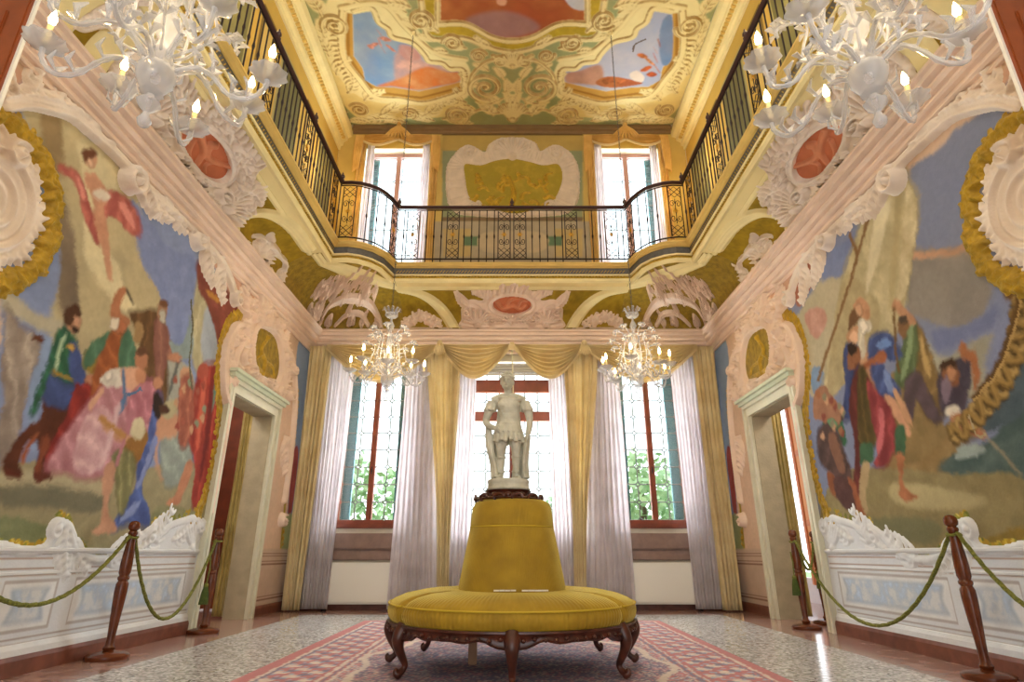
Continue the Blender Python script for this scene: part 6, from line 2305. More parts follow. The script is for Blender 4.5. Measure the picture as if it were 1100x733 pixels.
def railing(name, path, label, panels, step, fins, corner=False):
    c0 = path[0]
    root = empty(name, (c0[0], c0[1], Z_BAL), label, 'railing')
    L = plen(path)
    n = max(8, int(L / 0.25))
    pts = [pt_along(path, L * i / n)[0] for i in range(n + 1)]
    MB().tube([(p[0], p[1], ZR) for p in pts], 0.036, 8, flat=0.75).build('handrail', M_rail, root, smooth=True)
    MB().tube([(p[0], p[1], ZR - 0.055) for p in pts], 0.012, 4).build('top_bar', M_iron, root)
    MB().tube([(p[0], p[1], Z_BAL + 0.085) for p in pts], 0.014, 4).build('bottom_bar', M_iron, root)
    used = []
    for s in panels:
        (x, y), (dx, dy) = pt_along(path, s)
        b, g = scroll_panel(x, y, dx, dy)
        o = b.build('scroll_panel', M_iron, root)
        gg = g.build('rosette', M_gilt, None)
        gg.parent = o
        for v in gg.data.vertices:
            v.co -= Vector((c0[0], c0[1], Z_BAL))
        used.append((s - 0.14, s + 0.14))
    s = step / 2
    proto = None
    while s < L:
        if not any(a < s < b for a, b in used):
            (x, y), _ = pt_along(path, s)
            if proto is None:
                b = MB()
                b.tube([(x, y, Z_BAL), (x, y, Z_BAL + 0.1), (x, y, Z_BAL + 0.45), (x, y, Z_BAL + 0.5), (x, y, Z_BAL + 0.55), (x, y, ZR - 0.05)], [0.011, 0.009, 0.009, 0.017, 0.009, 0.009], 6)
                proto = b.build('baluster', M_iron, root, smooth=True)
                px_, py_ = x, y
            else:
                c = proto.copy()
                COL.objects.link(c)
                c.parent = root
                c.location = (x - px_, y - py_, 0)
        s += step
    for s in fins:
        (x, y), _ = pt_along(path, s)
        finial(x, y, ZR + 0.02).build('finial', M_rail, root, smooth=True)
    return root


Lr = plen(right)
railing('balcony_railing', right, 'long dark iron railing with wooden handrail along the right gallery', [Lr - 0.3, Lr - 1.5, Lr - 2.7, Lr - 3.9], 0.115, [Lr - 0.02, Lr - 1.35, Lr - 2.7])
railing('balcony_railing', left, 'long dark iron railing with wooden handrail along the left gallery', [Lr - 0.3, Lr - 1.5, Lr - 2.7, Lr - 3.9], 0.115, [Lr - 0.02, Lr - 1.35, Lr - 2.7])
Lc = plen(cr_)
railing('balcony_railing', cr_, 'short bowed iron railing at the right back corner of the gallery', [0.14, Lc - 0.14], 0.17, [Lc - 0.01])
railing('balcony_railing', cl_, 'short bowed iron railing at the left back corner of the gallery', [0.14, Lc - 0.14], 0.17, [Lc - 0.01])
Lb = plen(backp)
railing('balcony_railing', backp, 'straight iron railing with gilt rosettes across the end gallery', [0.25, Lb * 0.5 - 0.98, Lb / 2 - 0.13, Lb / 2 + 0.13, Lb * 0.5 + 0.98, Lb - 0.25], 0.125, [Lb / 2])

# ---------------------------------------------------------------- carpet
def carpet():
    x0, x1, y0, y1 = -1.84, 1.84, 2.2, 8.05
    cv = Canvas(x0, x1, y0, y1, 0.0135, base='#a8484e')
    H, W = cv.Hn, cv.W
    U, V = np.meshgrid(cv.U, cv.Vv)
    d = np.minimum(np.minimum(U - x0, x1 - U), np.minimum(V - y0, y1 - V))
    red, blue, cream, sky, rose = [np.array(lin(c)) for c in ('#a8404a', '#34406e', '#cfc0ae', '#7f98b0', '#c0707a')]
    C = cv.C

    def pat(scale, seed, sym=True):
        A = np.abs(U) if sym else U
        yy = np.abs(((V - y0) % 1.6) - 0.8)
        return (np.sin(A * scale + 2 * np.sin(yy * scale * 0.7 + seed)) * np.sin(yy * scale * 1.1 + 1.7 * np.sin(A * scale * 0.8 + seed * 2)))
    f1 = pat(40, 1)
    f2 = pat(58, 2.2)
    f3 = pat(85, 0.7)
    C[:] = red
    C[f1 > 0.35] = blue
    C[f2 > 0.45] = sky
    C[f3 > 0.62] = cream
    C[(f1 < -0.55)] = rose
    C[(f2 < -0.72)] = blue
    C[(f3 < -0.8)] = cream
    # medallion ground in blue under the seat
    md = ((U / 1.15) ** 2 + ((V - 5.1) / 1.7) ** 2) + 0.08 * np.sin(8 * np.arctan2(V - 5.1, U))
    m = md < 1
    C[m & (f1 < 0.2)] = blue
    C[m & (f2 > 0.5)] = rose
    C[m & (f3 > 0.6)] = cream
    C[(np.abs(md - 1) < 0.05)] = cream
    # borders
    b = d < 0.62
    C[b] = red
    bm = (np.sin(U * 24) * np.sin(V * 24) > 0.25) & (d < 0.52) & (d > 0.16)
    C[bm] = cream
    bm = (np.sin(U * 24 + 1.6) * np.sin(V * 24 + 1.6) > 0.45) & (d < 0.52) & (d > 0.16)
    C[bm] = blue
    bm = (np.sin(U * 48) * np.sin(V * 48 + 1) > 0.55) & (d < 0.62)
    C[bm] = sky
    for a, c in ((0.0, red), (0.05, red), (0.10, cream), (0.13, blue), (0.55, cream), (0.585, blue), (0.62, cream)):
        C[(d >= a) & (d < a + (0.022 if a > 0.05 else 0.06))] = c
    C[:] = C * (0.75 + 0.5 * vnoise(H, W, 2, 4, 2)[..., None])
    C[:] = C * 0.62 + np.array(lin('#c9b2ac')) * 0.38
    cv.warp(1.2, 4, 3)
    m = vmat('carpet_wool', 0.95, 0.3, 200, 0.1)
    f = lambda U, V, Hh: (U, V, 0 * U + 0.014)
    root = empty('persian_carpet', (0, 5.1, 0), 'large red and blue patterned carpet on the terrazzo floor under the seat', 'carpet')
    cv.painted('carpet_pile', m, f, root)
    MB().box(x0, x1, y0, y1, 0.0005, 0.0125).build('carpet_backing', mat('carpet_edge', '#9a4a50', 0.9), root)
    b = MB()
    for k in range(240):
        x = x0 + 0.01 + (x1 - x0 - 0.02) * k / 239
        b.tube([(x, y1, 0.010), (x + 0.004, y1 + 0.05, 0.004)], 0.003, 3, cap=False)
    b.build('carpet_fringe', mat('carpet_fringe', '#c9bda8', 0.9), root)


carpet()

# ---------------------------------------------------------------- round velvet seat
M_velvet = mat('mustard_velvet', '#a07d12', 0.75, var=0.2, scale=5, sheen=0.6, sub='#ae8c1c')


def velvet():
    m = M_velvet
    n = m.node_tree
    b = n.nodes['Principled BSDF']
    b.inputs['Sheen Roughness'].default_value = 0.35
    b.inputs['Sheen Tint'].default_value = (*lin('#f4e27a'), 1)
    b.inputs['Sheen Weight'].default_value = 0.7
    t = n.nodes.new('ShaderNodeTexCoord')
    # ribs run up the cloth: angle round the axis of the seat
    sx = n.nodes.new('ShaderNodeSeparateXYZ')
    n.links.new(t.outputs['Object'], sx.inputs[0])
    at = n.nodes.new('ShaderNodeMath'); at.operation = 'ARCTAN2'
    n.links.new(sx.outputs[1], at.inputs[0])
    n.links.new(sx.outputs[0], at.inputs[1])
    mu = n.nodes.new('ShaderNodeMath'); mu.operation = 'MULTIPLY'; mu.inputs[1].default_value = 190
    n.links.new(at.outputs[0], mu.inputs[0])
    si = n.nodes.new('ShaderNodeMath'); si.operation = 'SINE'
    n.links.new(mu.outputs[0], si.inputs[0])
    bp = n.nodes.new('ShaderNodeBump')
    bp.inputs['Strength'].default_value = 0.35
    bp.inputs['Distance'].default_value = 0.004
    n.links.new(si.outputs[0], bp.inputs['Height'])
    n.links.new(bp.outputs[0], b.inputs['Normal'])


velvet()
M_dwood = mat('dark_carved_walnut', '#3d1d14', 0.3, var=0.35, scale=14, sub='#5c2c1c')
SX, SY = 0.0, 4.97
seat = empty('round_settee', (SX, SY, 0), 'mustard velvet round settee with a central back and dark carved legs', 'settee')
SEAMS = [-128, -53, 53, 128]      # degrees from the front


def seatR(a, bulge=1.0):
    """outer radius at angle a (deg from the front, -180..180)"""
    a = ((a + 180) % 360) - 180
    if -53 <= a <= 53:
        c, hw, R = 0, 53, 0.955
    elif 53 < a <= 128:
        c, hw, R = 90.5, 37.5, 0.885 + 0.07 * (abs(a - 90.5) / 37.5) ** 2
    elif -128 <= a < -53:
        c, hw, R = -90.5, 37.5, 0.885 + 0.07 * (abs(a + 90.5) / 37.5) ** 2
    else:
        a = a if a > 0 else a + 360
        c, hw, R = 180, 52, 0.955
    t = abs(a - c) / hw
    return R + bulge * 0.045 * (1 - t ** 2.4) - 0.02 * max(0, t - 0.93) / 0.07 * bulge


def pol(r, a):
    a = math.radians(a)
    return SX + r * math.sin(a), SY - r * math.cos(a)


for (a0, a1) in ((-53, 53), (53, 128), (128, 232), (-128, -53)):
    prof = [(-0.05, .345), (-0.012, .348), (0.004, .37), (0.012, .40), (0.012, .43), (0.0, .452), (-0.004, .462), (-0.03, .484), (-0.10, .512), (-0.22, .535), (-0.40, .545), (-0.62, .535)]
    V, F = [], []
    N = 36
    for i in range(N + 1):
        t = i / N
        a = a0 + 0.35 + (a1 - a0 - 0.7) * t
        edge = min(t, 1 - t) * (a1 - a0)
        rnd = min(1, edge / 3.0)
        dz = -0.022 * (1 - math.sqrt(max(0, 1 - (1 - rnd) ** 2)))
        R = seatR(a)
        for dr, z in prof:
            x, y = pol(max(0.33, R + dr), a)
            V.append((x, y, z + (dz if z > 0.37 else 0)))
    M_ = len(prof)
    for i in range(N):
        for k in range(M_ - 1):
            F.append([i * M_ + k, (i + 1) * M_ + k, (i + 1) * M_ + k + 1, i * M_ + k + 1])
    F.append([k for k in range(M_)])
    F.append([N * M_ + k for k in range(M_ - 1, -1, -1)])
    b = MB().add(V, F)
    o = b.build('seat_cushion', M_velvet, seat, smooth=True)
    p = MB()
    pts = []
    for i in range(N + 1):
        a = a0 + 0.6 + (a1 - a0 - 1.2) * i / N
        x, y = pol(seatR(a) + 0.008, a)
        pts.append((x, y, 0.458))
    p.tube(pts, 0.007, 6)
    pp = p.build('piping', mat('mustard_piping', '#c2a528', 0.7), None, smooth=True)
    pp.parent = o
    for v in pp.data.vertices:
        v.co -= Vector((SX, SY, 0))
# back
bprof = [(0.30, .50), (0.415, .515), (0.418, .56), (0.40, .66), (0.378, .78), (0.355, .90), (0.340, .985), (0.337, .996), (0.3345, 1.0), (0.337, 1.004), (0.336, 1.02),
         (0.330, 1.08), (0.322, 1.14), (0.305, 1.185), (0.27, 1.205), (0.15, 1.21)]
MB().lathe(bprof, (SX, SY, 0), 64, lob=lambda t, z: 1 + 0.012 * abs(math.sin(2 * t)) ** 6 * (1 if z > 1.003 or z < 0.99 else 0)).build('back_cushion', M_velvet, seat, smooth=True)
b = MB()
b.tube([(SX + 0.338 * math.cos(t), SY + 0.338 * math.sin(t), 1.0) for t in np.linspace(0, 2 * PI, 65)], 0.005, 5)
b.build('seam_piping', mat('mustard_piping', '#c2a528', 0.7), seat, smooth=True)
# carved crown on the back
b = MB()
b.lathe([(0.26, 0), (0.27, 0.012), (0.25, 0.022), (0.22, 0.025), (0.17, 0.04), (0.165, 0.055), (0.18, 0.07), (0.185, 0.082), (0.12, 0.085)], (SX - 0.03, SY, 1.205), 40, lob=lambda t, z: 1 + 0.03 * math.cos(12 * t))
for k in range(12):
    a = k * PI / 6
    cx, cy = SX - 0.03 + 0.215 * math.cos(a), SY + 0.215 * math.sin(a)
    b.ball((cx, cy, 1.238), 0.032, 8, (1, 1, 0.8))
    pts = []
    for i in range(9):
        t = i / 8
        rr_ = 0.285 - 0.02 * t
        aa = a + 0.26 + 0.16 * math.cos(t * 4.5)
        pts.append((SX - 0.03 + rr_ * math.cos(aa), SY + rr_ * math.sin(aa), 1.215 + 0.03 * math.sin(t * 4.5)))
    b.tube(pts, 0.011, 5)
b.build('carved_crown', M_dwood, seat, smooth=True)
# apron and legs
V, F = [], []
N = 144
for i in range(N):
    a = -180 + 360 * i / N
    R = seatR(a, 0.9) - 0.01
    rel = min(abs(((a - s_ + 180) % 360) - 180) for s_ in (0, -53, 53, 93, -93, 128, -128, 180))
    z0 = 0.283 - 0.045 * math.exp(-(rel / 7) ** 2) + 0.008 * math.cos(rel * 0.55) - 0.012 * math.exp(-((rel - 22) / 4) ** 2)
    for dr, z in ((-0.05, z0), (0.0, z0), (0.012, z0 + 0.015), (0.004, z0 + 0.03), (0.01, 0.325), (0.022, 0.335), (0.02, 0.347), (-0.05, 0.347)):
        x, y = pol(R + dr, a)
        V.append((x, y, z))
M_ = 8
for i in range(N):
    j = (i + 1) % N
    for k in range(M_):
        k2 = (k + 1) % M_
        F.append([i * M_ + k, j * M_ + k, j * M_ + k2, i * M_ + k2])
apron = MB().add(V, F)
apron.build('apron', M_dwood, seat, smooth=True)
car = MB()
for s_ in np.arange(-176, 180, 4.0):
    x, y = pol(seatR(s_, .9) + 0.004, s_)
    car.ball((x, y, 0.300 + 0.005 * math.sin(s_)), 0.016, 6, (1, 1, 0.8))
for s_ in (0, -53, 53, 93, -93, 128, -128, 180):
    x, y = pol(seatR(s_, .9) + 0.008, s_)
    for k in range(5):
        a = PI * k / 4
        tx, ty = math.cos(math.radians(s_)), math.sin(math.radians(s_))
        car.tube([(x, y, 0.27), (x + tx * 0.05 * math.cos(a), y + ty * 0.05 * math.cos(a), 0.275 + 0.045 * math.sin(a))], [0.012, 0.008], 5)
tag(car.build('carving', M_dwood, seat, smooth=True), kind='stuff')
for s_ in (0, -53, 53, 93, -93, 128, -128, 180):
    R = seatR(s_, .9) - 0.02
    prof = [(0.00, .335, .050), (0.03, .29, .050), (0.045, .25, .044), (0.035, .20, .034), (0.01, .15, .027), (-0.015, .105, .022), (-0.01, .078, .020), (0.015, .056, .024), (0.04, .048, .026), (0.052, .066, .016), (0.04, .080, .010)]
    pts = [(*pol(R + dr, s_), z) for dr, z, _ in prof]
    b = MB().tube([Vector(p) for p in catmull(pts, False, 3)], [float(np.interp(i / 3, range(len(prof)), [q_[2] for q_ in prof])) for i in range((len(prof) - 1) * 3 + 1)], 10)
    x, y = pol(R + 0.03, s_)
    b.ball((x, y, 0.042), 0.026, 8, (1, 1, 0.95))
    x, y = pol(R + 0.052, s_)
    b.ball((x, y, 0.285), 0.022, 8, (1, 1, 1.4))
    b.ball((x, y, 0.235), 0.013, 8, (1, 1, 1.6))
    b.build('leg', M_dwood, seat, smooth=True)
b = MB().bevbox(-0.33, -0.265, 4.93, 4.99, 0.0165, 0.33, 0.006)
b.build('centre_support', mat('pale_wood', '#a87c58', 0.5, var=0.2), seat)
MB().prism([pol(seatR(a, .9) - 0.06, a) for a in range(-180, 180, 5)][::-1], 0.315, 0.343).build('seat_deck', M_dwood, seat)
for k, (xa, xb, nm) in enumerate(((-0.13, 0.03, 'left'), (0.07, 0.26, 'right'))):
    b = MB()
    ya = SY - 0.44
    for i in range(4):
        b.box(xa + (xb - xa) * i / 4, xa + (xb - xa) * (i + 1) / 4 - 0.002, ya - 0.05 + 0.008 * (i % 2), ya - 0.02 + 0.008 * (i % 2), 0.549, 0.558)
    o = tag(b.build('leaflet', mat('paper', '#ece6d8', 0.7)), 'folded white leaflet lying on the velvet seat, the %s one of two' % nm, 'leaflet')

# ---------------------------------------------------------------- statue
M_stone = mat('weathered_marble', '#c3bfa8', 0.6, var=0.22, scale=9, sub='#d6d2bf', bump=0.3, bscale=40)


def statue():
    cx, cy, z0 = -0.03, SY, 1.375
    b = MB()

    def T(pts, rs, n=10):
        b.tube([Vector((cx + p[0], cy + p[1], z0 + p[2])) for p in catmull(pts, False, 4)], [float(np.interp(i / 4, range(len(rs)), rs)) for i in range((len(rs) - 1) * 4 + 1)], n)

    def B(p, r, sq=(1, 1, 1)):
        b.ball((cx + p[0], cy + p[1], z0 + p[2]), r, 12, sq)
    # legs: weight on the right leg of the figure (left in view), other relaxed
    T([(-0.055, 0.0, 0.40), (-0.060, -0.015, 0.30), (-0.062, -0.012, 0.22), (-0.066, 0.008, 0.13), (-0.068, 0.012, 0.04), (-0.068, 0.01, 0.0)], [0.060, 0.052, 0.037, 0.036, 0.025, 0.027])
    T([(0.045, 0.0, 0.40), (0.058, -0.03, 0.31), (0.062, -0.035, 0.23), (0.066, -0.005, 0.14), (0.070, 0.01, 0.04), (0.07, 0.01, 0.0)], [0.060, 0.050, 0.037, 0.035, 0.025, 0.026])
    T([(-0.068, 0.02, 0.015), (-0.078, -0.05, 0.014), (-0.084, -0.08, 0.010)], [0.028, 0.024, 0.014])
    T([(0.07, 0.02, 0.015), (0.085, -0.05, 0.014), (0.095, -0.075, 0.010)], [0.027, 0.023, 0.014])
    # boot tops and knee bands
    for x, y, z in ((-0.063, -0.004, 0.185), (0.064, -0.02, 0.19)):
        T([(x - 0.034, y, z), (x, y - 0.038, z - 0.004), (x + 0.034, y, z), (x, y + 0.038, z), (x - 0.034, y, z)], [0.011] * 5, 6)
        T([(x - 0.034, y, z - .12), (x, y - 0.030, z - .124), (x + 0.03, y, z - .12), (x, y + 0.03, z - .12), (x - 0.034, y, z - .12)], [0.007] * 5, 6)
    # pelvis, waist, breastplate
    T([(0, 0.005, 0.40), (0.0, 0.0, 0.47), (0.004, 0.0, 0.53), (0.004, -0.005, 0.60), (0.0, -0.004, 0.66), (0, 0.0, 0.70)], [0.095, 0.098, 0.084, 0.098, 0.098, 0.066], 16)
    B((-0.045, -0.062, 0.625), 0.052, (1, 0.7, 0.9))
    B((0.045, -0.062, 0.625), 0.052, (1, 0.7, 0.9))
    B((0.0, -0.055, 0.53), 0.062, (1, 0.65, 1.0))
    # belt and sash
    T([(-0.09, 0, 0.475), (-0.05, -0.082, 0.468), (0.0, -0.1, 0.462), (0.05, -0.084, 0.466), (0.092, 0, 0.475), (0.0, 0.09, 0.48), (-0.09, 0, 0.475)], [0.012] * 7, 6)
    # kilt of straps
    for k in range(18):
        a = 2 * PI * k / 18
        r0, r1 = 0.088, 0.128 + 0.008 * math.sin(3 * a)
        T([(r0 * math.cos(a), r0 * math.sin(a), 0.46), (0.108 * math.cos(a), 0.108 * math.sin(a), 0.39), (r1 * math.cos(a), r1 * math.sin(a) * 0.95, 0.315 - 0.012 * (k % 2))], [0.018, 0.021, 0.020], 6)
        T([(r0 * math.cos(a + .17), r0 * math.sin(a + .17), 0.47), (0.118 * math.cos(a + .17), 0.118 * math.sin(a + .17), 0.385)], [0.016, 0.017], 6)
    # shoulders with strap sleeves
    T([(-0.135, 0.0, 0.665), (-0.06, 0.0, 0.695), (0.06, 0.0, 0.695), (0.135, 0.0, 0.665)], [0.046, 0.05, 0.05, 0.046], 12)
    for sg in (-1, 1):
        for k in range(8):
            a = 2 * PI * k / 8
            T([(sg * 0.135 + 0.03 * math.cos(a), 0.03 * math.sin(a), 0.67), (sg * 0.163 + 0.043 * math.cos(a), 0.043 * math.sin(a), 0.585)], [0.018, 0.017], 6)
    # arm on the hip (left in view)
    T([(-0.135, 0, 0.665), (-0.168, 0.005, 0.59), (-0.195, 0.01, 0.505), (-0.165, -0.035, 0.45), (-0.115, -0.07, 0.425)], [0.044, 0.038, 0.031, 0.028, 0.021])
    # hand resting on the hip: palm and five fingers
    B((-0.102, -0.082, 0.418), 0.023, (1.1, 0.7, 1))
    for k in range(4):
        T([(-0.108 + 0.006 * k, -0.088, 0.428 - 0.011 * k), (-0.085 + 0.004 * k, -0.102, 0.420 - 0.011 * k), (-0.068 + 0.003 * k, -0.100, 0.410 - 0.011 * k)], [0.0075, 0.0068, 0.005], 6)
    T([(-0.115, -0.078, 0.430), (-0.098, -0.08, 0.448), (-0.082, -0.085, 0.452)], [0.0085, 0.0075, 0.006], 6)
    # hanging arm (right in view) holding the cloak end
    T([(0.135, 0, 0.665), (0.170, 0.0, 0.585), (0.182, 0.0, 0.50), (0.176, -0.03, 0.43), (0.165, -0.05, 0.375)], [0.044, 0.038, 0.031, 0.027, 0.020])
    B((0.163, -0.056, 0.352), 0.022, (0.8, 1, 1.1))
    for k in range(4):
        T([(0.164, -0.072 + 0.010 * k, 0.345), (0.158, -0.076 + 0.010 * k, 0.320), (0.146, -0.072 + 0.010 * k, 0.308)], [0.0072, 0.0066, 0.005], 6)
    T([(0.155, -0.066, 0.365), (0.143, -0.074, 0.350), (0.140, -0.074, 0.332)], [0.008, 0.007, 0.0055], 6)
    # neck and head, turned slightly up and to the left of view
    T([(0.0, 0.0, 0.70), (-0.004, -0.008, 0.75), (-0.008, -0.012, 0.79)], [0.040, 0.034, 0.034], 12)
    hx, hy, hz = -0.012, -0.016, 0.838
    hb = len(b.V)
    B((hx, hy, hz), 0.050, (0.90, 1.06, 1.22))
    B((hx - 0.004, hy - 0.022, hz - 0.030), 0.034, (0.9, 1, 1.0))           # jaw
    T([(hx - 0.005, hy - 0.050, hz + 0.012), (hx - 0.007, hy - 0.066, hz - 0.010), (hx - 0.006, hy - 0.056, hz - 0.016)], [0.006, 0.009, 0.006], 6)   # nose
    T([(hx - 0.026, hy - 0.050, hz + 0.014), (hx - 0.005, hy - 0.056, hz + 0.017), (hx + 0.018, hy - 0.050, hz + 0.014)], [0.005, 0.005, 0.005], 6)   # brow
    T([(hx - 0.018, hy - 0.053, hz - 0.028), (hx - 0.006, hy - 0.058, hz - 0.028), (hx + 0.008, hy - 0.053, hz - 0.028)], [0.003, 0.0055, 0.003], 6)  # mouth
    B((hx - 0.005, hy - 0.050, hz - 0.046), 0.012)                                                                                                   # chin
    for sg in (-1, 1):
        B((hx + sg * 0.046, hy + 0.004, hz - 0.002), 0.012, (0.5, 1, 1.4))                                                                            # ears
        B((hx + sg * 0.018 - 0.004, hy - 0.046, hz + 0.003), 0.0075)                                                                                  # eyes
    # curled hair and laurel
    rr = random.Random(4)
    for k in range(46):
        a = rr.uniform(0.05 * PI, 0.95 * PI) if k % 3 else rr.uniform(0, 2 * PI)
        e = rr.uniform(0.15, 1.35)
        B((hx + 0.046 * math.cos(a) * math.cos(e - 0.2), hy + 0.050 * math.sin(a) * math.cos(e - 0.2) + 0.004, hz + 0.018 + 0.048 * math.sin(e)), 0.014)
    T([(hx - 0.044, hy, hz + 0.030), (hx - 0.02, hy - 0.044, hz + 0.034), (hx + 0.02, hy - 0.044, hz + 0.034), (hx + 0.044, hy, hz + 0.030)], [0.009, 0.009, 0.009, 0.009], 6)
    for i in range(hb, len(b.V)):
        v = Vector(b.V[i]) - Vector((cx + hx, cy + hy, z0 + hz))
        b.V[i] = tuple(Vector((cx + hx, cy + hy, z0 + hz + 0.004)) + v * 1.22)
    # cloak falling behind to the base, either side
    for k in (0, 1, 2, 6, 7, 8):
        t = k / 8
        xs_ = -0.15 + 0.30 * t
        T([(-0.07 + 0.14 * t, 0.055, 0.69), (-0.08 + 0.16 * t, 0.075, 0.50), (xs_ * 0.86, 0.065, 0.25), (xs_ * 0.80 + 0.01 * math.sin(k * 2), 0.05, 0.01)], [0.026, 0.028, 0.026, 0.028], 8)
    T([(-0.175, 0.02, 0.47), (-0.168, 0.0, 0.38), (-0.150, -0.01, 0.25), (-0.125, -0.01, 0.12), (-0.115, -0.02, 0.01)], [0.022, 0.032, 0.034, 0.030, 0.034])
    T([(-0.150, -0.02, 0.36), (-0.140, -0.035, 0.22), (-0.11, -0.04, 0.1), (-0.105, -0.05, 0.02)], [0.014, 0.018, 0.016, 0.02])
    T([(0.168, -0.045, 0.36), (0.150, -0.03, 0.25), (0.145, -0.01, 0.13), (0.150, -0.02, 0.01)], [0.022, 0.030, 0.026, 0.030])
    T([(0.160, -0.06, 0.33), (0.135, -0.055, 0.2), (0.13, -0.05, 0.08), (0.14, -0.06, 0.01)], [0.012, 0.016, 0.014, 0.018])
    T([(-0.12, 0.0, 0.69), (-0.03, -0.075, 0.69), (0.05, -0.08, 0.665), (0.12, -0.02, 0.69)], [0.018, 0.016, 0.016, 0.02], 8)
    o = b.build('figure', M_stone, None, smooth=True)
    root = empty('marble_statue', (cx, cy, 1.29), 'pale marble statue of a kilted soldier, hand on hip, above the velvet seat', 'statue')
    o.parent = root
    for v in o.data.vertices:
        v.co -= Vector((cx, cy, 1.29))
    r = o.modifiers.new('join', 'REMESH')
    r.mode = 'VOXEL'
    r.voxel_size = 0.0045
    r.use_smooth_shade = True
    s = o.modifiers.new('soften', 'SMOOTH')
    s.factor = 0.5
    s.iterations = 3
    MB().lathe([(0.13, 0), (0.178, 0.0), (0.182, 0.012), (0.172, 0.022), (0.170, 0.055), (0.176, 0.068), (0.17, 0.085), (0.12, 0.088)], (cx, cy, 1.29), 32,
               lob=lambda t, z: 1 + 0.02 * math.sin(5 * t)).build('plinth', M_stone, root, smooth=True)


statue()

# ---------------------------------------------------------------- rope barriers
M_post = mat('turned_red_wood', '#5e2c14', 0.25, var=0.25, scale=8, sub='#70381a')
M_rope = mat('green_rope', '#5d6628', 0.8, var=0.3, scale=60, sub='#8a8a3c')
M_tassel = mat('green_tassel', '#4c5c24', 0.85, var=0.3, scale=40)


def post(x, y, label, h=1.07):
    root = empty('barrier_post', (x, y, 0), label, 'barrier post', None)
    MB().lathe([(0.05, 0.0), (0.155, 0.0), (0.16, 0.012), (0.158, 0.03), (0.14, 0.042), (0.09, 0.052), (0.045, 0.062), (0.03, 0.064)], (x, y, 0), 32).build('base', M_post, root, smooth=True)
    k = h / 1.07
    MB().lathe([(0.03, 0.06), (0.042, 0.07), (0.045, 0.085), (0.032, 0.10), (0.028, 0.125), (0.032, 0.22), (0.042, 0.38), (0.048, 0.50), (0.047, 0.56), (0.036, 0.585), (0.045, 0.60), (0.045, 0.615),
                (0.036, 0.625), (0.045, 0.65), (0.046, 0.72), (0.040, 0.82), (0.032, 0.90), (0.030, 0.945), (0.037, 0.96), (0.037, 0.975), (0.028, 0.985)], (x, y, 0), 20).build('shaft', M_post, root, smooth=True)
    MB().lathe([(0.02, 0.98), (0.026, 0.985), (0.042, 1.0), (0.046, 1.02), (0.042, 1.045), (0.028, 1.062), (0.008, 1.068)], (x, y, 0), 20).build('knob', M_post, root, smooth=True)
    b = MB()
    b.tube([(x + 0.042 * math.cos(t), y + 0.042 * math.sin(t), 0.93 + 0.004 * math.sin(3 * t)) for t in np.linspace(0, 2 * PI, 25)], 0.011, 6)
    b.build('rope_collar', M_rope, root, smooth=True)
    return root


def rope(p0, p1, sag, label, n=40):
    pts = []
    P0, P1 = Vector(p0), Vector(p1)
    for i in range(n + 1):
        t = i / n
        p = P0.lerp(P1, t)
        p.z -= sag * (1 - (2 * t - 1) ** 2)
        pts.append(p)
    b = MB()
    for s in range(3):
        tw = []
        L = 0
        for i, p in enumerate(pts):
            a = i * 1.25 + s * 2 * PI / 3
            tw.append(p + Vector((math.cos(a) * 0.007, 0, math.sin(a) * 0.007)))
        b.tube(tw, 0.0105, 6)
    return tag(b.build('barrier_rope', M_rope, smooth=True), label, 'rope')


def tassel(x, y, z, label):
    root = empty('rope_tassel', (x, y, z), label, 'tassel')
    b = MB()
    b.tube([(x, y, z + 0.42), (x + 0.01, y, z + 0.3), (x, y, z + 0.16)], 0.007, 6)
    b.ball((x, y, z + 0.14), 0.026, 8)
    b.build('cord', M_rope, root, smooth=True)
    b = MB()
    for k in range(20):
        a = k * 2 * PI / 20
        b.tube([(x + 0.016 * math.cos(a), y + 0.016 * math.sin(a), z + 0.125), (x + 0.03 * math.cos(a), y + 0.03 * math.sin(a), z + 0.06), (x + 0.042 * math.cos(a), y + 0.042 * math.sin(a), z - 0.05)], [0.007, 0.007, 0.006], 5)
    b.build('skirt', M_tassel, root, smooth=True)


post(-3.27, 5.30, 'reddish turned wooden barrier post nearest on the left, before the fresco')
post(-3.30, 6.92, 'smaller-looking wooden barrier post beside the left doorway')
post(3.33, 7.30, 'wooden barrier post in front of the right doorway, tassel on its left')
post(3.22, 4.48, 'darker large wooden barrier post nearest on the right')
post(3.78, 7.72, 'dark wooden barrier post standing inside the right doorway')
rope((-3.27, 3.50, 0.94), (-3.27, 5.26, 0.94), 0.47, 'green rope leaving the picture at the left from the nearest left post')
rope((-3.27, 5.34, 0.94), (-3.30, 6.88, 0.94), 0.72, 'green rope sagging low between the two left posts')
rope((3.33, 7.26, 0.94), (3.22, 4.52, 0.94), 0.75, 'long green rope sagging along the right dado')
rope((3.22, 4.44, 0.94), (3.2, 2.9, 0.94), 0.55, 'green rope running out of the picture from the nearest right post')
rope((3.36, 7.32, 0.92), (3.75, 7.70, 0.92), 0.30, 'short green rope across the right doorway')
tassel(-3.29, 6.80, 0.34, 'green tassel hanging beside the left doorway post')
tassel(3.26, 7.27, 0.40, 'green tassel hanging on the right doorway post')
tassel(3.74, 7.66, 0.45, 'dark green tassel on the post inside the right doorway')


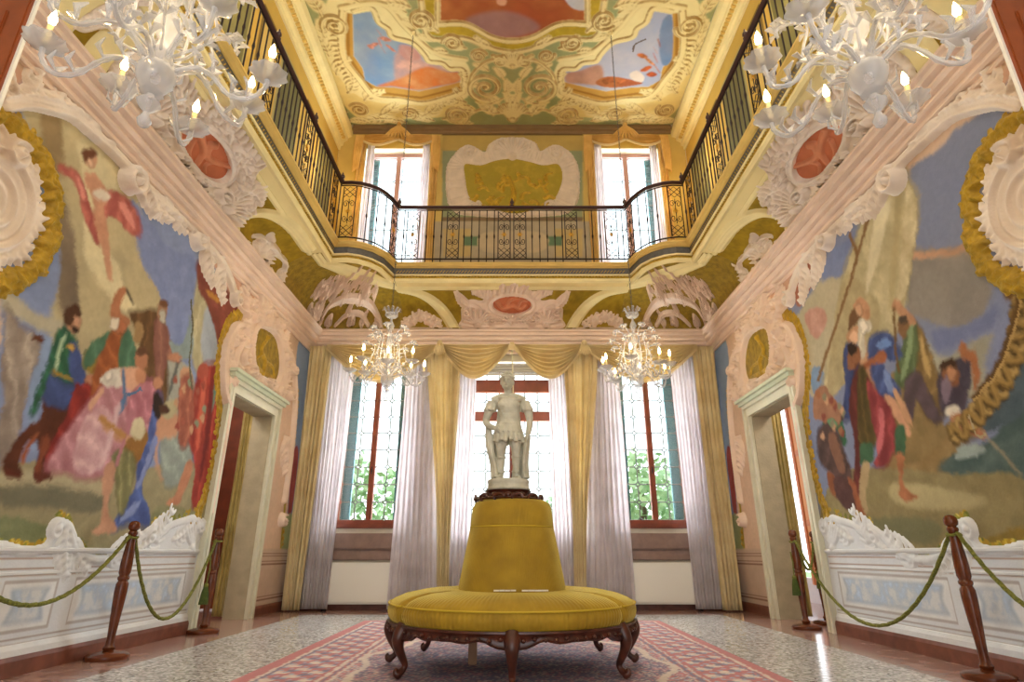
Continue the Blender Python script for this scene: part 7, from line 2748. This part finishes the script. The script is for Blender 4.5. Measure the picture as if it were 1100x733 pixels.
# ---------------------------------------------------------------- glass chandeliers
def blown_glass():
    m = bpy.data.materials.new('blown_glass')
    m.use_nodes = True
    n = m.node_tree
    b = n.nodes['Principled BSDF']
    b.inputs['Base Color'].default_value = (0.66, 0.66, 0.68, 1)
    b.inputs['Roughness'].default_value = 0.12
    b.inputs['Specular IOR Level'].default_value = 0.9
    b.inputs['Coat Weight'].default_value = 0.5
    t = n.nodes.new('ShaderNodeBsdfTransparent')
    t.inputs[0].default_value = (0.95, 0.95, 0.96, 1)
    lw = n.nodes.new('ShaderNodeLayerWeight')
    lw.inputs[0].default_value = 0.35
    mr = n.nodes.new('ShaderNodeMapRange')
    mr.inputs[3].default_value = 0.34
    mr.inputs[4].default_value = 0.88
    n.links.new(lw.outputs['Facing'], mr.inputs[0])
    mi = n.nodes.new('ShaderNodeMixShader')
    o = [x for x in n.nodes if x.type == 'OUTPUT_MATERIAL'][0]
    n.links.new(mr.outputs[0], mi.inputs[0])
    n.links.new(t.outputs[0], mi.inputs[1])
    n.links.new(b.outputs[0], mi.inputs[2])
    n.links.new(mi.outputs[0], o.inputs[0])
    return m


M_crys = blown_glass()
M_wax = mat('candle_ivory', '#ead9a4', 0.5)
M_flame = mat('candle_bulb', '#fff2cc', 0.3, emit='#ffd890', estr=45.0)
M_chain = mat('chain_grey', '#6d6a66', 0.4, metal=0.7)


def chandelier(x, y, z, label):
    root = empty('glass_chandelier', (x, y, z), label, 'chandelier')
    c = (x, y, z)
    flu = lambda n_, a_: (lambda t, zz: 1 + a_ * math.cos(n_ * t))
    MB().lathe([(0.01, -0.30), (0.022, -0.29), (0.03, -0.265), (0.018, -0.24), (0.012, -0.22), (0.04, -0.19), (0.05, -0.165), (0.03, -0.14), (0.02, -0.125), (0.05, -0.11), (0.02, -0.10)], c, 16,
               flu(8, 0.05)).build('pendant', M_crys, root, smooth=True)
    MB().lathe([(0.02, -0.10), (0.05, -0.088), (0.076, -0.045), (0.084, 0.0), (0.074, 0.035), (0.05, 0.055), (0.03, 0.06)], c, 32, flu(16, 0.03)).build('bowl', M_crys, root, smooth=True)
    MB().lathe([(0.03, 0.05), (0.05, 0.08), (0.055, 0.12), (0.03, 0.16), (0.022, 0.20), (0.05, 0.24), (0.062, 0.29), (0.045, 0.34), (0.02, 0.37), (0.02, 0.44), (0.04, 0.48), (0.045, 0.53), (0.022, 0.58),
                (0.018, 0.66), (0.03, 0.70), (0.05, 0.74), (0.03, 0.79), (0.014, 0.82), (0.014, 0.90)], c, 20, flu(8, 0.06)).build('stem', M_crys, root, smooth=True)
    # crown
    b = MB()
    b.lathe([(0.01, 0.86), (0.06, 0.87), (0.085, 0.90), (0.08, 0.925), (0.03, 0.935), (0.012, 0.95)], c, 24, flu(12, 0.08))
    for k in range(10):
        a = k * PI / 5
        b.tube([(x + 0.03 * math.cos(a), y + 0.03 * math.sin(a), z + 0.9), (x + 0.085 * math.cos(a), y + 0.085 * math.sin(a), z + 0.96), (x + 0.11 * math.cos(a), y + 0.11 * math.sin(a), z + 1.0),
                (x + 0.13 * math.cos(a), y + 0.13 * math.sin(a), z + 0.975)], [0.008, 0.02, 0.016, 0.006], 6, flat=0.4)
    b.build('crown', M_crys, root, smooth=True)
    n = 8
    proto = None
    for k in range(n):
        a = 2 * PI * k / n + 0.2
        ca, sa = math.cos(a), math.sin(a)
        R = 0.48 if k % 2 == 0 else 0.44
        dz = 0.0 if k % 2 == 0 else 0.07

        def Q(r, zz, off=0.0):
            return (x + r * ca - off * sa, y + r * sa + off * ca, z + zz + dz)
        b = MB()
        p = catmull([Q(0.07, 0.03 - dz * .6), Q(0.16, 0.07), Q(0.24, 0.03), Q(0.32, -0.06), Q(0.41, -0.07), Q(R - 0.01, 0.0), Q(R, 0.06)], False, 4)
        b.tube([Vector(v) for v in p], [0.0105 + 0.0035 * (i % 2) for i in range(len(p))], 7)
        # little leaves and a flower on the arm
        for r_, zz, s_ in ((0.15, 0.08, 1), (0.23, 0.05, -1), (0.33, -0.05, 1), (0.40, -0.06, -1)):
            for w_ in (-1, 1):
                b.tube([Q(r_, zz), Q(r_ + 0.02, zz + 0.04, 0.035 * w_), Q(r_ - 0.01, zz + 0.075, 0.05 * w_)], [0.006, 0.018, 0.004], 5, flat=0.4)
        arm = b.build('arm', M_crys, root, smooth=True)
        b = MB()
        b.lathe([(0.008, 0.055), (0.025, 0.06), (0.05, 0.068), (0.078, 0.088), (0.086, 0.10), (0.080, 0.098), (0.045, 0.078), (0.018, 0.075)], (Q(R, 0)[0], Q(R, 0)[1], z + dz), 28,
                lambda t, zz: 1 + (0.09 * math.cos(9 * t) if zz > 0.08 else 0.02))
        b.build('drip_pan', M_crys, root, smooth=True)
        MB().lathe([(0.010, 0.075), (0.0125, 0.08), (0.0125, 0.19), (0.009, 0.195)], (Q(R, 0)[0], Q(R, 0)[1], z + dz), 10).build('candle', M_wax, root, smooth=True)
        MB().lathe([(0.003, 0.195), (0.014, 0.208), (0.018, 0.228), (0.011, 0.258), (0.001, 0.285)], (Q(R, 0)[0], Q(R, 0)[1], z + dz), 10).build('bulb', M_flame, root, smooth=True)
    # tall leaf plumes and flowers rising round the stem
    for k in range(12):
        a = 2 * PI * k / 12
        ca, sa = math.cos(a), math.sin(a)
        hgt = 0.62 if k % 2 else 0.44
        rr = 0.15 if k % 2 else 0.24

        def Q(r, zz, off=0.0):
            return (x + r * ca - off * sa, y + r * sa + off * ca, z + zz)
        b = MB()
        p = catmull([Q(0.04, 0.10), Q(rr * 0.8, 0.18), Q(rr, hgt * 0.6), Q(rr * 0.8, hgt), Q(rr + 0.08, hgt + 0.06), Q(rr + 0.09, hgt + 0.0)], False, 3)
        b.tube([Vector(v) for v in p], [0.008] * len(p), 5)
        for j in range(5):
            t = 0.2 + j * 0.19
            q_ = p[int(t * (len(p) - 1))]
            for w_ in (-1, 1):
                b.tube([q_, (q_[0] + 0.03 * ca - 0.035 * w_ * sa, q_[1] + 0.03 * sa + 0.035 * w_ * ca, q_[2] + 0.03), (q_[0] + 0.045 * ca - 0.055 * w_ * sa, q_[1] + 0.045 * sa + 0.055 * w_ * ca, q_[2] + 0.015)],
                       [0.005, 0.017, 0.003], 5, flat=0.35)
        e = p[-4]
        for j in range(6):
            t = j * PI / 3
            b.tube([e, (e[0] + 0.035 * math.cos(t), e[1] + 0.035 * math.sin(t), e[2] + 0.02), (e[0] + 0.055 * math.cos(t), e[1] + 0.055 * math.sin(t), e[2] + 0.005)], [0.006, 0.017, 0.004], 5, flat=0.4)
        b.build('glass_plume', M_crys, root, smooth=True)
    b = MB()
    zt = z + 0.93
    k = 0
    while zt < ZC - 0.06:
        if k % 2:
            b.tube([(x - 0.008, y, zt), (x - 0.010, y, zt + 0.03), (x, y, zt + 0.055), (x + 0.010, y, zt + 0.03), (x + 0.008, y, zt), (x, y, zt - 0.01), (x - 0.008, y, zt)], 0.0035, 4, cap=False)
        else:
            b.tube([(x, y - 0.008, zt), (x, y - 0.010, zt + 0.03), (x, y, zt + 0.055), (x, y + 0.010, zt + 0.03), (x, y + 0.008, zt), (x, y, zt - 0.01), (x, y - 0.008, zt)], 0.0035, 4, cap=False)
        zt += 0.05
        k += 1
    b.build('chain', M_chain, root, smooth=True)
    MB().lathe([(0.01, -0.06), (0.03, -0.05), (0.04, -0.02), (0.05, -0.005)], (x, y, ZC), 20).build('ceiling_rose', M_cream, root, smooth=True)
    return root


first = chandelier(-1.65, 7.40, 2.97, 'lit clear glass chandelier hanging before the left back window')
CH = [(1.65, 7.40, 2.97, 0.25, 'lit clear glass chandelier hanging before the right back window'),
      (-1.65, 2.12, 2.89, 0.0, 'big near glass chandelier cut by the top left of the picture'),
      (1.65, 2.12, 2.89, 0.4, 'big near glass chandelier cut by the top right of the picture')]
for x, y, z, rz, lab in CH:
    c = copy_tree(first)
    c.location = (x, y, z)
    c.rotation_euler = (0, 0, rz)
    c['label'] = lab
for x, y, z in [(-1.65, 7.40, 2.97)] + [q_[:3] for q_ in CH]:
    point_light('chandelier_glow', (x, y, z + 0.33), 12 if y > 5 else 6, (1.0, 0.80, 0.52), 0.30)

# ---------------------------------------------------------------- tall wooden door leaves standing out from the side walls near the camera
for sg, nm in ((-1, 'left'), (1, 'right')):
    root = empty('entrance_door', (sg * 3.15, 2.6, 0), 'polished brown wooden door leaf cut by the upper %s corner of the picture' % nm, 'door')
    xs = sorted((sg * 2.90, sg * 3.43))
    MB().bevbox(xs[0], xs[1], 2.60, 2.65, 0.002, 4.03, 0.006).build('leaf', M_wood, root)
    b = MB()
    xs2 = sorted((sg * 3.00, sg * 3.36))
    for z0, z1 in ((0.2, 1.2), (1.35, 3.85)):
        b.bevbox(xs2[0], xs2[1], 2.588, 2.606, z0, z1, 0.01)
    b.build('panel', M_wood, root)
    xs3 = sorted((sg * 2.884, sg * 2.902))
    MB().box(xs3[0], xs3[1], 2.625, 2.645, 0.002, 4.03).build('edge_highlight', M_white, root)  # white strip paints the window highlight along the leaf edge
